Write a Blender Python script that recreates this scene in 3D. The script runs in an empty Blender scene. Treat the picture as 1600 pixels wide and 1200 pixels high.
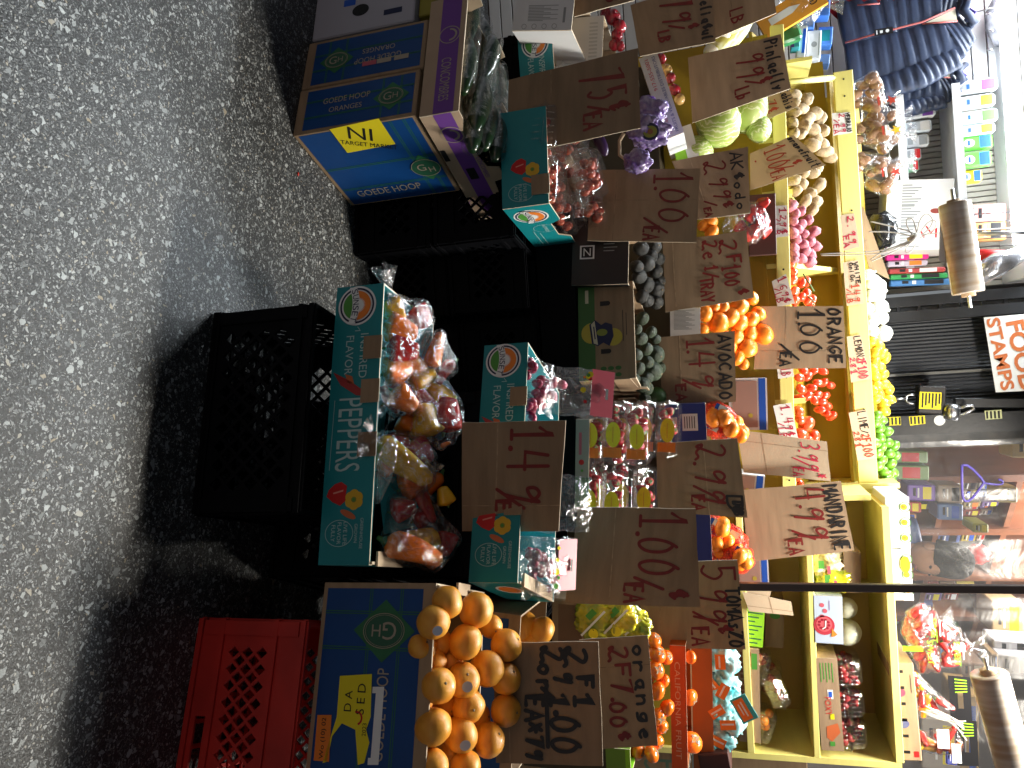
import bpy, math, random
from mathutils import Vector, Matrix, noise
from mathutils.geometry import tessellate_polygon
R = math.radians
rnd = random.Random(7)
SC = bpy.context.scene
COL = SC.collection
# ------------------------------------------------------------ camera, world, lamps, exposure
CAM_H, PITCH, ROLL, FPX = 1.18, R(16), R(3.7), 1200.0
_r0 = Vector((1, 0, 0)); _u0 = Vector((0, math.sin(PITCH), math.cos(PITCH)))
FWD = Vector((0, math.cos(PITCH), -math.sin(PITCH)))
RGT = _r0*math.cos(ROLL) - _u0*math.sin(ROLL)
UPV = _u0*math.cos(ROLL) + _r0*math.sin(ROLL)
CP = Vector((0, 0, CAM_H))
cam = bpy.data.cameras.new('camera'); cam.sensor_width = 36; cam.lens = 36*FPX/1600; cam.clip_end = 200; cam.clip_start = 0.02
co = bpy.data.objects.new('camera', cam); COL.objects.link(co)
# the phone was held turned a quarter: picture right = up, picture top = left
co.matrix_world = Matrix(((UPV.x, -RGT.x, -FWD.x, CP.x), (UPV.y, -RGT.y, -FWD.y, CP.y), (UPV.z, -RGT.z, -FWD.z, CP.z), (0, 0, 0, 1)))
SC.camera = co
w = bpy.data.worlds.new('World'); SC.world = w; w.use_nodes = True
bgn = w.node_tree.nodes['Background']
sky = w.node_tree.nodes.new('ShaderNodeTexSky'); sky.sky_type = 'NISHITA'; sky.sun_disc = False
sky.sun_elevation = R(1); sky.sun_rotation = R(200)
bgn.inputs[1].default_value = 0.30                       # night: a trace of sky, and a city-like horizon glow added to light upright fronts
_n = w.node_tree.nodes; _l = w.node_tree.links.new; _tc = _n.new('ShaderNodeTexCoord'); _sx = _n.new('ShaderNodeSeparateXYZ'); _l(_tc.outputs['Generated'], _sx.inputs[0])
_rp = _n.new('ShaderNodeValToRGB'); _e = _rp.color_ramp.elements; _e[0].position = 0.0; _e[0].color = (.55, .58, .64, 1); _e[1].position = 0.45; _e[1].color = (.02, .022, .03, 1); _l(_sx.outputs['Z'], _rp.inputs[0])
_sk = _n.new('ShaderNodeMixRGB'); _sk.blend_type = 'ADD'; _sk.inputs[0].default_value = 0.06; _l(_rp.outputs[0], _sk.inputs[1]); _l(sky.outputs[0], _sk.inputs[2]); _l(_sk.outputs[0], bgn.inputs[0])
vs = SC.view_settings; vs.view_transform = 'Standard'; vs.look = 'None'; vs.exposure = 1.0; vs.gamma = 1
SC.cycles.max_bounces = 10; SC.cycles.transparent_max_bounces = 24; SC.cycles.sample_clamp_indirect = 4
SC.cycles.caustics_reflective = False; SC.cycles.caustics_refractive = False
SC.cycles.use_denoising = True
def lamp(name, loc, target, sx, sy, watts, col):
    l = bpy.data.lights.new(name, 'AREA'); l.shape = 'RECTANGLE'; l.size = sx; l.size_y = sy; l.energy = watts; l.color = col
    o = bpy.data.objects.new(name, l); COL.objects.link(o); o.location = loc
    d = Vector(target)-Vector(loc); o.rotation_euler = d.to_track_quat('-Z', 'Y').to_euler(); return o
L_STALL = lamp('stall_lamp_light', (-0.46, 3.00, 2.36), (-0.46, 2.30, 0), 0.9, 0.40, 20, (0.90, 0.96, 1.0))
L_STALL2 = lamp('stall_lamp_light', (0.92, 2.74, 2.62), (0.75, 2.45, 0.6), 0.8, 0.14, 62, (1.0, 0.93, 0.82))
L_SHELF = lamp('shelf_lamp_light', (-1.0, 3.70, 2.72), (-0.5, 1.9, 0.5), 1.3, 0.10, 48, (0.88, 0.95, 1.0))
L_SHOP = lamp('shop_ceiling_light', (0.9, 4.9, 3.1), (0.9, 5.0, 0), 1.6, 0.5, 30, (1.0, 0.97, 0.93))
# ------------------------------------------------------------ helpers
def ray(x, y): return FWD + RGT*((y-600)/FPX) + UPV*((x-800)/FPX)
def P(x, y, Y):
    d = ray(x, y); return CP + d*(Y/d.y)
def G(x, y, z=0.0):
    d = ray(x, y); return CP + d*((z-CAM_H)/d.z)
def mpp(x, y, Y):                                        # metres per photo pixel at that depth
    return (P(x, y, Y)-CP).dot(FWD)/FPX
def mk(O, X, Y, Z): return Matrix(((X.x, Y.x, Z.x, O.x), (X.y, Y.y, Z.y, O.y), (X.z, Y.z, Z.z, O.z), (0, 0, 0, 1)))
def frame(A, B, lean=0.0):                               # A, B: front bottom corners; x along, y into depth, z up
    X = (B-A); wd = X.length; X.normalize(); up = Vector((0, 0, 1)); Z = (up-X*up.dot(X)).normalized(); Y = Z.cross(X)
    Z2 = Z*math.cos(lean)+Y*math.sin(lean); Y2 = Z2.cross(X)
    return mk(A, X, Y2, Z2), wd
def onp(M, x, y, off=0.0):                               # where the line of sight to (x, y) meets the plane y_local = off
    Mi = M.inverted(); o = Mi @ CP; d = Mi.to_3x3() @ ray(x, y); t = (off-o.y)/d.y; q = o+d*t; return (q.x, q.z)
def rot(M, rx=0, ry=0, rz=0): return M @ Matrix.Rotation(rz, 4, 'Z') @ Matrix.Rotation(ry, 4, 'Y') @ Matrix.Rotation(rx, 4, 'X')
TR = Matrix.Translation
_mats = {}
def mat(name, col, rough=0.5, spec=0.5, var=0.0, vs=20.0, col2=None, bump=0.0, bs=60.0, metal=0.0, stretch=None, coat=0.0, sss=0.0, emit=None, trans=0.0):
    if name in _mats: return _mats[name]
    m = bpy.data.materials.new(name); m.use_nodes = True; nt = m.node_tree; b = nt.nodes['Principled BSDF']
    c = (*col, 1); b.inputs['Base Color'].default_value = c; b.inputs['Roughness'].default_value = rough
    b.inputs['Specular IOR Level'].default_value = spec; b.inputs['Metallic'].default_value = metal
    b.inputs['Coat Weight'].default_value = coat; b.inputs['Transmission Weight'].default_value = trans
    if sss: b.inputs['Subsurface Weight'].default_value = sss; b.inputs['Subsurface Radius'].default_value = (0.01, 0.006, 0.003)
    if emit: b.inputs['Emission Color'].default_value = (*emit[:3], 1); b.inputs['Emission Strength'].default_value = emit[3]
    if var or bump:
        tc = nt.nodes.new('ShaderNodeTexCoord'); mp = nt.nodes.new('ShaderNodeMapping'); nt.links.new(tc.outputs['Object'], mp.inputs[0])
        if stretch: mp.inputs['Scale'].default_value = stretch
        oi = nt.nodes.new('ShaderNodeObjectInfo'); ad = nt.nodes.new('ShaderNodeVectorMath'); ad.operation = 'ADD'
        sc = nt.nodes.new('ShaderNodeVectorMath'); sc.operation = 'SCALE'; sc.inputs[0].default_value = (7, 13, 5); nt.links.new(oi.outputs['Random'], sc.inputs['Scale'])
        nt.links.new(mp.outputs[0], ad.inputs[0]); nt.links.new(sc.outputs[0], ad.inputs[1])
    if var:
        n = nt.nodes.new('ShaderNodeTexNoise'); n.inputs['Scale'].default_value = vs; n.inputs['Detail'].default_value = 5; nt.links.new(ad.outputs[0], n.inputs['Vector'])
        r = nt.nodes.new('ShaderNodeValToRGB'); r.color_ramp.elements[0].position = 0.3; r.color_ramp.elements[1].position = 0.7
        k2 = col2 or tuple(x*(1-var) for x in col)
        r.color_ramp.elements[0].color = (*k2, 1); r.color_ramp.elements[1].color = c
        nt.links.new(n.outputs['Fac'], r.inputs[0])
        hs = nt.nodes.new('ShaderNodeHueSaturation'); nt.links.new(r.outputs[0], hs.inputs['Color'])
        ma = nt.nodes.new('ShaderNodeMapRange'); ma.inputs['To Min'].default_value = 1-var*0.5; ma.inputs['To Max'].default_value = 1+var*0.35
        nt.links.new(oi.outputs['Random'], ma.inputs[0]); nt.links.new(ma.outputs[0], hs.inputs['Value'])
        nt.links.new(hs.outputs[0], b.inputs['Base Color'])
    if bump:
        n2 = nt.nodes.new('ShaderNodeTexNoise'); n2.inputs['Scale'].default_value = bs; n2.inputs['Detail'].default_value = 3; nt.links.new(ad.outputs[0], n2.inputs['Vector'])
        bp = nt.nodes.new('ShaderNodeBump'); bp.inputs['Strength'].default_value = bump; bp.inputs['Distance'].default_value = 0.004
        nt.links.new(n2.outputs['Fac'], bp.inputs['Height']); nt.links.new(bp.outputs[0], b.inputs['Normal'])
    _mats[name] = m; return m
def film(name, tint=(1, 1, 1), base=0.05, edge=0.55, wr=0.35, bump=1.0, bs=22.0, rough=0.1, milk=0.03):
    if name in _mats: return _mats[name]
    m = bpy.data.materials.new(name); m.use_nodes = True; nt = m.node_tree; N = nt.nodes; Lk = nt.links.new
    for n in list(N):
        if n.type == 'BSDF_PRINCIPLED': N.remove(n)
    out = N['Material Output']
    tr = N.new('ShaderNodeBsdfTransparent'); tr.inputs[0].default_value = (*tint, 1)
    gl = N.new('ShaderNodeBsdfGlossy'); gl.inputs['Roughness'].default_value = rough
    df = N.new('ShaderNodeBsdfDiffuse'); df.inputs[0].default_value = (0.85, 0.87, 0.9, 1)
    tl = N.new('ShaderNodeBsdfTranslucent'); tl.inputs[0].default_value = (0.85, 0.87, 0.9, 1)
    dt = N.new('ShaderNodeMixShader'); dt.inputs[0].default_value = 0.5; Lk(df.outputs[0], dt.inputs[1]); Lk(tl.outputs[0], dt.inputs[2])
    tc = N.new('ShaderNodeTexCoord'); oi = N.new('ShaderNodeObjectInfo'); ad = N.new('ShaderNodeVectorMath'); ad.operation = 'ADD'
    Lk(tc.outputs['Object'], ad.inputs[0]); Lk(oi.outputs['Random'], ad.inputs[1])
    nz = N.new('ShaderNodeTexNoise'); nz.inputs['Scale'].default_value = bs; nz.inputs['Detail'].default_value = 4; nz.inputs['Distortion'].default_value = 1.6; Lk(ad.outputs[0], nz.inputs['Vector'])
    rg = N.new('ShaderNodeMath'); rg.operation = 'SUBTRACT'; Lk(nz.outputs['Fac'], rg.inputs[0]); rg.inputs[1].default_value = 0.5
    ab = N.new('ShaderNodeMath'); ab.operation = 'ABSOLUTE'; Lk(rg.outputs[0], ab.inputs[0])
    bp = N.new('ShaderNodeBump'); bp.inputs['Strength'].default_value = bump; bp.inputs['Distance'].default_value = 0.02; Lk(ab.outputs[0], bp.inputs['Height'])
    Lk(bp.outputs[0], gl.inputs['Normal'])
    lw = N.new('ShaderNodeLayerWeight'); lw.inputs['Blend'].default_value = 0.35; Lk(bp.outputs[0], lw.inputs['Normal'])
    cr = N.new('ShaderNodeMapRange'); cr.inputs['From Min'].default_value = 0.0; cr.inputs['From Max'].default_value = 0.05; cr.inputs['To Min'].default_value = wr; cr.inputs['To Max'].default_value = 0.0; Lk(ab.outputs[0], cr.inputs[0])
    ml = N.new('ShaderNodeMath'); ml.operation = 'MULTIPLY_ADD'; Lk(lw.outputs['Facing'], ml.inputs[0]); ml.inputs[1].default_value = edge; ml.inputs[2].default_value = base
    sm = N.new('ShaderNodeMath'); sm.operation = 'ADD'; sm.use_clamp = True; Lk(ml.outputs[0], sm.inputs[0]); Lk(cr.outputs[0], sm.inputs[1])
    m1 = N.new('ShaderNodeMixShader'); Lk(sm.outputs[0], m1.inputs[0]); Lk(tr.outputs[0], m1.inputs[1]); Lk(gl.outputs[0], m1.inputs[2])
    m2 = N.new('ShaderNodeMixShader'); m2.inputs[0].default_value = milk; Lk(m1.outputs[0], m2.inputs[1]); Lk(dt.outputs[0], m2.inputs[2])
    Lk(m2.outputs[0], out.inputs[0]); _mats[name] = m; return m
_txt = {}
def text_geo(s):
    if s not in _txt:
        c = bpy.data.curves.new('glyphs', 'FONT'); c.body = s.lstrip('\x01'); c.offset = .028 if s[:1] == '\x01' else 0; c.resolution_u = 3; o = bpy.data.objects.new('glyphs', c)
        me = bpy.data.meshes.new_from_object(o); vs = [(v.co.x, v.co.y) for v in me.vertices]; fs = [tuple(p.vertices) for p in me.polygons]
        bpy.data.objects.remove(o); bpy.data.curves.remove(c); bpy.data.meshes.remove(me)
        if vs:
            x0 = min(v[0] for v in vs); x1 = max(v[0] for v in vs); y0 = min(v[1] for v in vs); y1 = max(v[1] for v in vs)
        else: x0 = x1 = y0 = y1 = 0
        _txt[s] = (vs, fs, x0, x1, y0, y1)
    return _txt[s]
FONT = {}
def _f(k, s): FONT[k] = s
for _l in '''0 ~39 17 03 10 30 52 56 38 28 39
1 06 39 30|10 50
2 ~17 38 57 45 22 10 02 12 30 51 60
3 ~18 39 57 35 24 35 53 41 11
4 19 04 54|49 40
5 59 19 15|~15 36 54 42 20 01
6 ~58 28 04 02 20 41 43 24 03
7 08 59 20
8 ~58 38 17 26 34 42 30 11 24 46 58
9 ~56 38 17 15 25 46 58 57 43 30
. 20 21 20
/ 58 01
- 14 54
c ~47 28 05 24 44|~28 20 53|39 32
A 00 39 60|13 53
B 00 09|~09 48 46 05|~05 54 51 00
C ~58 39 06 03 20 51
D 00 09|~09 49 56 53 30 00
E 59 09 00 50|05 45
F 59 09 00|05 45
G ~58 39 06 03 20 52 54 34
H 00 09|50 59|05 55
I 39 30
J ~59 52 30 01
K 00 09|59 04 50
L 09 00 50
M 00 09 34 69 60
N 00 09 50 59
O ~39 17 03 10 30 52 56 38 28 39
P 00 09|~09 58 55 04
R 00 09|~09 58 55 04|25 50
S ~58 39 07 35 53 40 01
T 09 69|39 30
U ~09 02 30 52 59
V 09 30 59
W 09 20 35 40 69
X 09 50|59 00
Y 09 34|69 34 30
Z 09 59 00 50
a ~45 15 03 20 43|45 40 50
b 09 00|~04 35 43 30 01
d ~44 15 02 20 42|49 40
e ~03 43 35 14 02 20 41
f ~48 28 17 10|05 35
g ~45 15 03 21 44|~45 41 20 00
h 09 00|~04 35 44 40
i 15 10|17 18
l ~29 18 10 20
m 05 00|~04 25 20|~24 45 50
n 05 00|~03 25 44 40
o ~25 04 02 20 42 44 25
p 05 00|~04 35 43 22 02
r 05 00|~03 25 44
s ~45 25 14 33 30 00
t 29 21 40|06 46
u ~05 02 20 42|45 40
y 05 22|45 10
k 09 00|45 03 40
* 02 48|08 42|25 55
_ 00 60'''.split('\n'): _f(_l[0], _l[2:])
def strokes(ch):
    out = []
    for s in FONT.get(ch, '').split('|'):
        if not s: continue
        cv = s[0] == '~'; pts = [(int(q[0])/6.0, int(q[1])/9.0) for q in s.lstrip('~').split()]
        if cv:
            for _ in range(3):
                n = [pts[0]]
                for a, b in zip(pts, pts[1:]): n += [(a[0]*.75+b[0]*.25, a[1]*.75+b[1]*.25), (a[0]*.25+b[0]*.75, a[1]*.25+b[1]*.75)]
                pts = n+[pts[-1]]
        out.append(pts)
    return out
class MB:
    def __init__(s): s.V = []; s.F = []; s.I = []; s.S = []; s.m = []; s.T = Matrix(); s.ly = 0
    def mi(s, m):
        if m not in s.m: s.m.append(m)
        return s.m.index(m)
    def add(s, vs, fs, m, smooth=False, T=None):
        T = s.T if T is None else s.T @ T
        n = len(s.V); s.V += [T @ Vector(v) for v in vs]; k = s.mi(m)
        for f in fs: s.F.append(tuple(i+n for i in f)); s.I.append(k); s.S.append(smooth)
    def box(s, a, b, m, T=None, bev=0.0):
        x0, y0, z0 = a; x1, y1, z1 = b
        if bev:
            e = bev; vs = []; rings = []
            for z, q in ((z0, e), (z0+e, 0), (z1-e, 0), (z1, e)):
                rings.append(len(vs))
                vs += [(x0+q+e*(q == 0)*0, y0+e, z), (x0+e, y0+q, z), (x1-e, y0+q, z), (x1-q, y0+e, z), (x1-q, y1-e, z), (x1-e, y1-q, z), (x0+e, y1-q, z), (x0+q, y1-e, z)]
            fs = [tuple(reversed(range(8))), tuple(range(24, 32))]
            for k in range(3):
                for i in range(8): j = (i+1) % 8; fs.append((k*8+i, k*8+j, k*8+8+j, k*8+8+i))
            s.add(vs, fs, m, False, T); return
        vs = [(x0, y0, z0), (x1, y0, z0), (x1, y1, z0), (x0, y1, z0), (x0, y0, z1), (x1, y0, z1), (x1, y1, z1), (x0, y1, z1)]
        s.add(vs, [(0, 3, 2, 1), (4, 5, 6, 7), (0, 1, 5, 4), (1, 2, 6, 5), (2, 3, 7, 6), (3, 0, 4, 7)], m, False, T)
    def loft(s, rings, m, smooth=True, caps=True, T=None):
        n = len(rings[0]); vs = [v for r in rings for v in r]; fs = []
        for k in range(len(rings)-1):
            for i in range(n): j = (i+1) % n; fs.append((k*n+i, k*n+j, k*n+n+j, k*n+n+i))
        if caps: fs += [tuple(reversed(range(n))), tuple(range((len(rings)-1)*n, len(rings)*n))]
        s.add(vs, fs, m, smooth, T)
    def tube(s, pts, r, m, n=8, T=None, caps=True):
        pts = [Vector(p) for p in pts]; rs = r if isinstance(r, (list, tuple)) else [r]*len(pts); rings = []
        d0 = (pts[1]-pts[0]).normalized(); a = Vector((0, 0, 1)) if abs(d0.z) < .9 else Vector((1, 0, 0)); u = d0.cross(a).normalized()
        for i, p in enumerate(pts):
            d = (pts[min(i+1, len(pts)-1)]-pts[max(i-1, 0)]).normalized(); u = (u-d*u.dot(d)).normalized(); v = d.cross(u)
            rings.append([p+(u*math.cos(t)+v*math.sin(t))*rs[i] for t in [2*math.pi*k/n for k in range(n)]])
        s.loft(rings, m, True, caps, T)
    def lathe(s, prof, m, n=16, T=None, wob=None):       # prof: (radius, z)
        rings = []
        for r_, z in prof: rings.append([(r_*math.cos(t)*(wob(t, z) if wob else 1), r_*math.sin(t)*(wob(t, z) if wob else 1), z) for t in [2*math.pi*k/n for k in range(n)]])
        s.loft(rings, m, True, True, T)
    def ball(s, c, r, m, n=16, k=10, fn=None, T=None):
        rx, ry, rz = r if isinstance(r, (tuple, list)) else (r, r, r); prof = []; vs = []
        for i in range(k+1):
            ph = -math.pi/2+math.pi*i/k
            for j in range(n):
                t = 2*math.pi*j/n; d = Vector((math.cos(ph)*math.cos(t), math.cos(ph)*math.sin(t), math.sin(ph))); q = fn(d) if fn else 1.0
                vs.append((c[0]+d.x*rx*q, c[1]+d.y*ry*q, c[2]+d.z*rz*q))
        fs = [(i*n+j, i*n+(j+1) % n, (i+1)*n+(j+1) % n, (i+1)*n+j) for i in range(k) for j in range(n)]
        s.add(vs, fs, m, True, T)
    def poly(s, pts, m, lay=1, T=None):                  # flat printed shape, lay = which layer of print
        y = -0.0006*lay; s.add([(p[0], y, p[1]) for p in pts], [tuple(range(len(pts)))], m, False, T)
    def rect(s, x0, z0, x1, z1, m, lay=1, T=None): s.poly([(x0, z0), (x1, z0), (x1, z1), (x0, z1)], m, lay, T)
    def disc(s, x, z, r, m, lay=1, a0=0, a1=360, rz=None, n=24, rt=0):
        rz = rz or r; c, q = math.cos(R(rt)), math.sin(R(rt)); pts = []
        for i in range(n+1):
            t = R(a0+(a1-a0)*i/n); X, Z = r*math.cos(t), rz*math.sin(t); pts.append((x+X*c-Z*q, z+X*q+Z*c))
        if a1-a0 >= 360: pts = pts[:-1]
        s.poly(pts, m, lay)
    def ring(s, x, z, r, wd, m, lay=1, rz=None, n=28, a0=0, a1=360):
        rz = rz or r; y = -0.0006*lay; vs = []
        for i in range(n+1):
            t = R(a0+(a1-a0)*i/n); vs += [(x+r*math.cos(t), y, z+rz*math.sin(t)), (x+(r-wd)*math.cos(t), y, z+(rz-wd)*math.sin(t))]
        s.add(vs, [(2*i, 2*i+1, 2*i+3, 2*i+2) for i in range(n)], m)
    def line(s, pts, wd, m, lay=1):                      # a printed or pen line
        s.ribbon([(p[0], p[1]) for p in pts], wd, m, -0.0006*lay, 0.0)
    def ribbon(s, pts, wd, m, y0, dy=2e-5):
        n = len(pts)
        if n < 2: return
        vs = []
        for i, p in enumerate(pts):
            a = pts[max(i-1, 0)]; b = pts[min(i+1, n-1)]; dx, dz = b[0]-a[0], b[1]-a[1]; l = math.hypot(dx, dz) or 1e-6; k = wd/2
            if 0 < i < n-1:
                ux, uz = p[0]-a[0], p[1]-a[1]; lu = math.hypot(ux, uz) or 1e-6; cs = (ux*dx+uz*dz)/(lu*l); k = min(wd/2/max(abs(cs), .5), wd)
            y = y0-dy*i; vs += [(p[0]-dz/l*k, y, p[1]+dx/l*k), (p[0]+dz/l*k, y, p[1]-dx/l*k)]
        s.add(vs, [(2*i, 2*i+1, 2*i+3, 2*i+2) for i in range(n-1)], m)
    def text(s, t, cx, cz, h, m, lay=2, rt=0, wd=None, shear=0.0, arch=0.0):
        vs, fs, x0, x1, y0, y1 = text_geo(t)
        if not vs: return
        k = h/(y1-y0); kx = (wd/(x1-x0)) if wd else k; c, q = math.cos(R(rt)), math.sin(R(rt)); y = -0.0006*lay; o = []
        for a, b in vs:
            X = (a-(x0+x1)/2)*kx; Z = (b-(y0+y1)/2)*k; X += Z*shear; Z += arch*(1-(2*X/((x1-x0)*kx))**2); o.append((cx+X*c-Z*q, y, cz+X*q+Z*c))
        s.add(o, fs, m)
    def panel(s, outline, holes, m, t, T=None, edge=None):
        loops = [outline]+list(holes); fl = [p for l in loops for p in l]; n = len(fl)
        tri = tessellate_polygon([[Vector((p[0], p[1], 0)) for p in l] for l in loops])
        s.add([(p[0], 0, p[1]) for p in fl]+[(p[0], t, p[1]) for p in fl], [tuple(f) for f in tri]+[tuple(reversed([i+n for i in f])) for f in tri], m, False, T)
        vs = []; fs = []
        for l in loops:
            b = len(vs); k = len(l); vs += [(p[0], 0, p[1]) for p in l]+[(p[0], t, p[1]) for p in l]
            fs += [(b+i, b+(i+1) % k, b+k+(i+1) % k, b+k+i) for i in range(k)]
        s.add(vs, fs, edge or m, False, T)
    def build(s, name, parent=None, M=None):
        me = bpy.data.meshes.new(name); me.from_pydata([tuple(v) for v in s.V], [], s.F)
        for m in s.m: me.materials.append(m)
        me.polygons.foreach_set('material_index', s.I); me.polygons.foreach_set('use_smooth', s.S); me.update()
        o = bpy.data.objects.new(name, me); COL.objects.link(o)
        if parent: o.parent = parent
        if M is not None: o.matrix_world = M
        return o
def tag(o, label=None, cat=None, group=None, kind=None):
    if label: o['label'] = label
    if cat: o['category'] = cat
    if group: o['group'] = group
    if kind: o['kind'] = kind
    return o
def empty(name, M, label, cat, group=None):
    o = bpy.data.objects.new(name, None); COL.objects.link(o); o.matrix_world = M; o.empty_display_size = 0.05; return tag(o, label, cat, group)
def inst(proto, M, label, group=None, cat=None):         # a copy of a thing with its parts and sub-parts
    r_ = proto.copy(); COL.objects.link(r_); r_.matrix_world = M; r_['label'] = label
    if group: r_['group'] = group
    if cat: r_['category'] = cat
    for ch in list(proto.children):
        c = ch.copy(); COL.objects.link(c); c.parent = r_
        for g in ch.children: d = g.copy(); COL.objects.link(d); d.parent = c
    return r_
def rmat(r_=rnd): return Matrix.Rotation(r_.uniform(0, 6.28), 4, 'Z') @ Matrix.Rotation(r_.uniform(-.9, .9), 4, 'X') @ Matrix.Rotation(r_.uniform(-.9, .9), 4, 'Y')
FR = lambda w_: Matrix(((0, -1, 0, w_), (1, 0, 0, 0), (0, 0, 1, 0), (0, 0, 0, 1)))        # right face of a box of width w
FL = lambda d_: Matrix(((0, 1, 0, 0), (-1, 0, 0, d_), (0, 0, 1, 0), (0, 0, 0, 1)))        # left face of a box of depth d
# ------------------------------------------------------------ materials
KRAFT = mat('kraft_cardboard', (0.40, 0.28, 0.175), 0.8, 0.2, 0.26, 6, bump=0.15, bs=180, stretch=(1, 1, 6))
KRAFT_D = mat('brown_cardboard', (0.345, 0.240, 0.150), 0.8, 0.2, 0.30, 5, bump=0.15, bs=160, stretch=(1, 1, 6))
KRAFT_L = mat('pale_cardboard', (0.52, 0.41, 0.29), 0.8, 0.2, 0.12, 12, bump=0.12, bs=150)
FOLD = mat('cardboard_fold', (0.43, 0.31, 0.20), 0.85, 0.1, 0.4, 60)
EDGE = mat('cut_cardboard_edge', (0.58, 0.50, 0.38), 0.9, 0.1, 0.3, 120)
WHITEB = mat('white_coated_board', (0.74, 0.76, 0.78), 0.5, 0.4, 0.06, 8)
TEAL = mat('teal_coated_board', (0.006, 0.235, 0.265), 0.42, 0.45, 0.10, 6, bump=0.05, bs=40)
NAVYB = mat('blue_coated_board', (0.004, 0.060, 0.24), 0.45, 0.4, 0.15, 9, bump=0.06, bs=60)
GRN_LN = mat('green_print', (0.03, 0.17, 0.07), 0.5, 0.4, 0.2, 30)
TAN_P = mat('tan_print', (0.38, 0.33, 0.26), 0.6, 0.3)
WHITE_P = mat('white_print', (0.78, 0.80, 0.80), 0.55, 0.3)
PALE_P = mat('pale_teal_print', (0.42, 0.60, 0.60), 0.55, 0.3)
BLACK_P = mat('black_print', (0.012, 0.012, 0.014), 0.5, 0.3)
NAVY_P = mat('navy_print', (0.015, 0.022, 0.07), 0.5, 0.3)
ORANGE_P = mat('orange_print', (0.80, 0.22, 0.03), 0.5, 0.3)
RED_P = mat('red_print', (0.55, 0.02, 0.02), 0.5, 0.3)
YEL_P = mat('yellow_print', (0.85, 0.72, 0.02), 0.45, 0.35, 0.06, 10)
YEL2_P = mat('pepper_yellow_print', (0.70, 0.42, 0.03), 0.45, 0.3)
GREEN_P = mat('leaf_green_print', (0.08, 0.30, 0.05), 0.5, 0.3)
LIME_P = mat('lime_green_print', (0.30, 0.66, 0.03), 0.5, 0.3, 0.1, 20)
PURPLE_P = mat('purple_print', (0.16, 0.055, 0.30), 0.55, 0.3)
PINK_P = mat('pink_print', (0.50, 0.10, 0.14), 0.4, 0.4)
GREY_P = mat('grey_print', (0.30, 0.32, 0.33), 0.6, 0.3)
BLUE_P = mat('blue_print', (0.02, 0.10, 0.52), 0.5, 0.3)
INK_R = mat('red_marker_ink', (0.21, 0.012, 0.010), 0.45, 0.4, 0.3, 60)
INK_B = mat('black_marker_ink', (0.015, 0.013, 0.013), 0.4, 0.4)
INK_O = mat('orange_red_marker_ink', (0.42, 0.05, 0.02), 0.5, 0.3, 0.3, 60)
INK_P = mat('pink_marker_ink', (0.52, 0.03, 0.07), 0.5, 0.3, 0.25, 60)
BLKPL = mat('black_crate_plastic', (0.003, 0.0033, 0.0046), 0.6, 0.08, 0.3, 18, bump=0.1, bs=50)
REDPL = mat('red_crate_plastic', (0.52, 0.022, 0.016), 0.48, 0.5, 0.3, 9, bump=0.1, bs=40)
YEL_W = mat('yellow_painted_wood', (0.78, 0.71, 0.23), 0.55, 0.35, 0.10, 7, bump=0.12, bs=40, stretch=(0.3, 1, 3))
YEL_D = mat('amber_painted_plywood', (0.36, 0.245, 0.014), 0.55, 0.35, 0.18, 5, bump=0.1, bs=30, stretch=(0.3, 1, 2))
YEL_LIT = mat('amber_plywood_lightened', (0.60, 0.44, 0.13), 0.55, 0.35, 0.22, 4, bump=0.1, bs=30, stretch=(0.3, 1, 2))  # the stand's amber paint, lightened in place of more light on this back
BAG = film('clear_bag_film', base=0.02, edge=0.38, wr=0.16, bump=0.6, bs=18, rough=0.10, milk=0.02)
BAGP = film('glossy_bag_film', base=0.02, edge=0.36, wr=0.30, bump=0.9, bs=26, rough=0.10, milk=0.012)
CLAM = film('clear_rigid_plastic', base=0.03, edge=0.45, wr=0.03, bump=0.25, bs=14, rough=0.06, milk=0.012)
SHEET = film('clear_curtain_film', base=0.03, edge=0.25, wr=0.05, bump=0.25, bs=3, rough=0.2, milk=0.07)
STEEL = mat('brushed_steel', (0.55, 0.56, 0.58), 0.3, 0.5, metal=1.0)
BLKMET = mat('black_painted_steel', (0.018, 0.019, 0.021), 0.4, 0.5, 0.3, 14, bump=0.12, bs=60)
BRNMET = mat('dark_brown_steel', (0.030, 0.016, 0.012), 0.35, 0.5, 0.2, 10)
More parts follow.
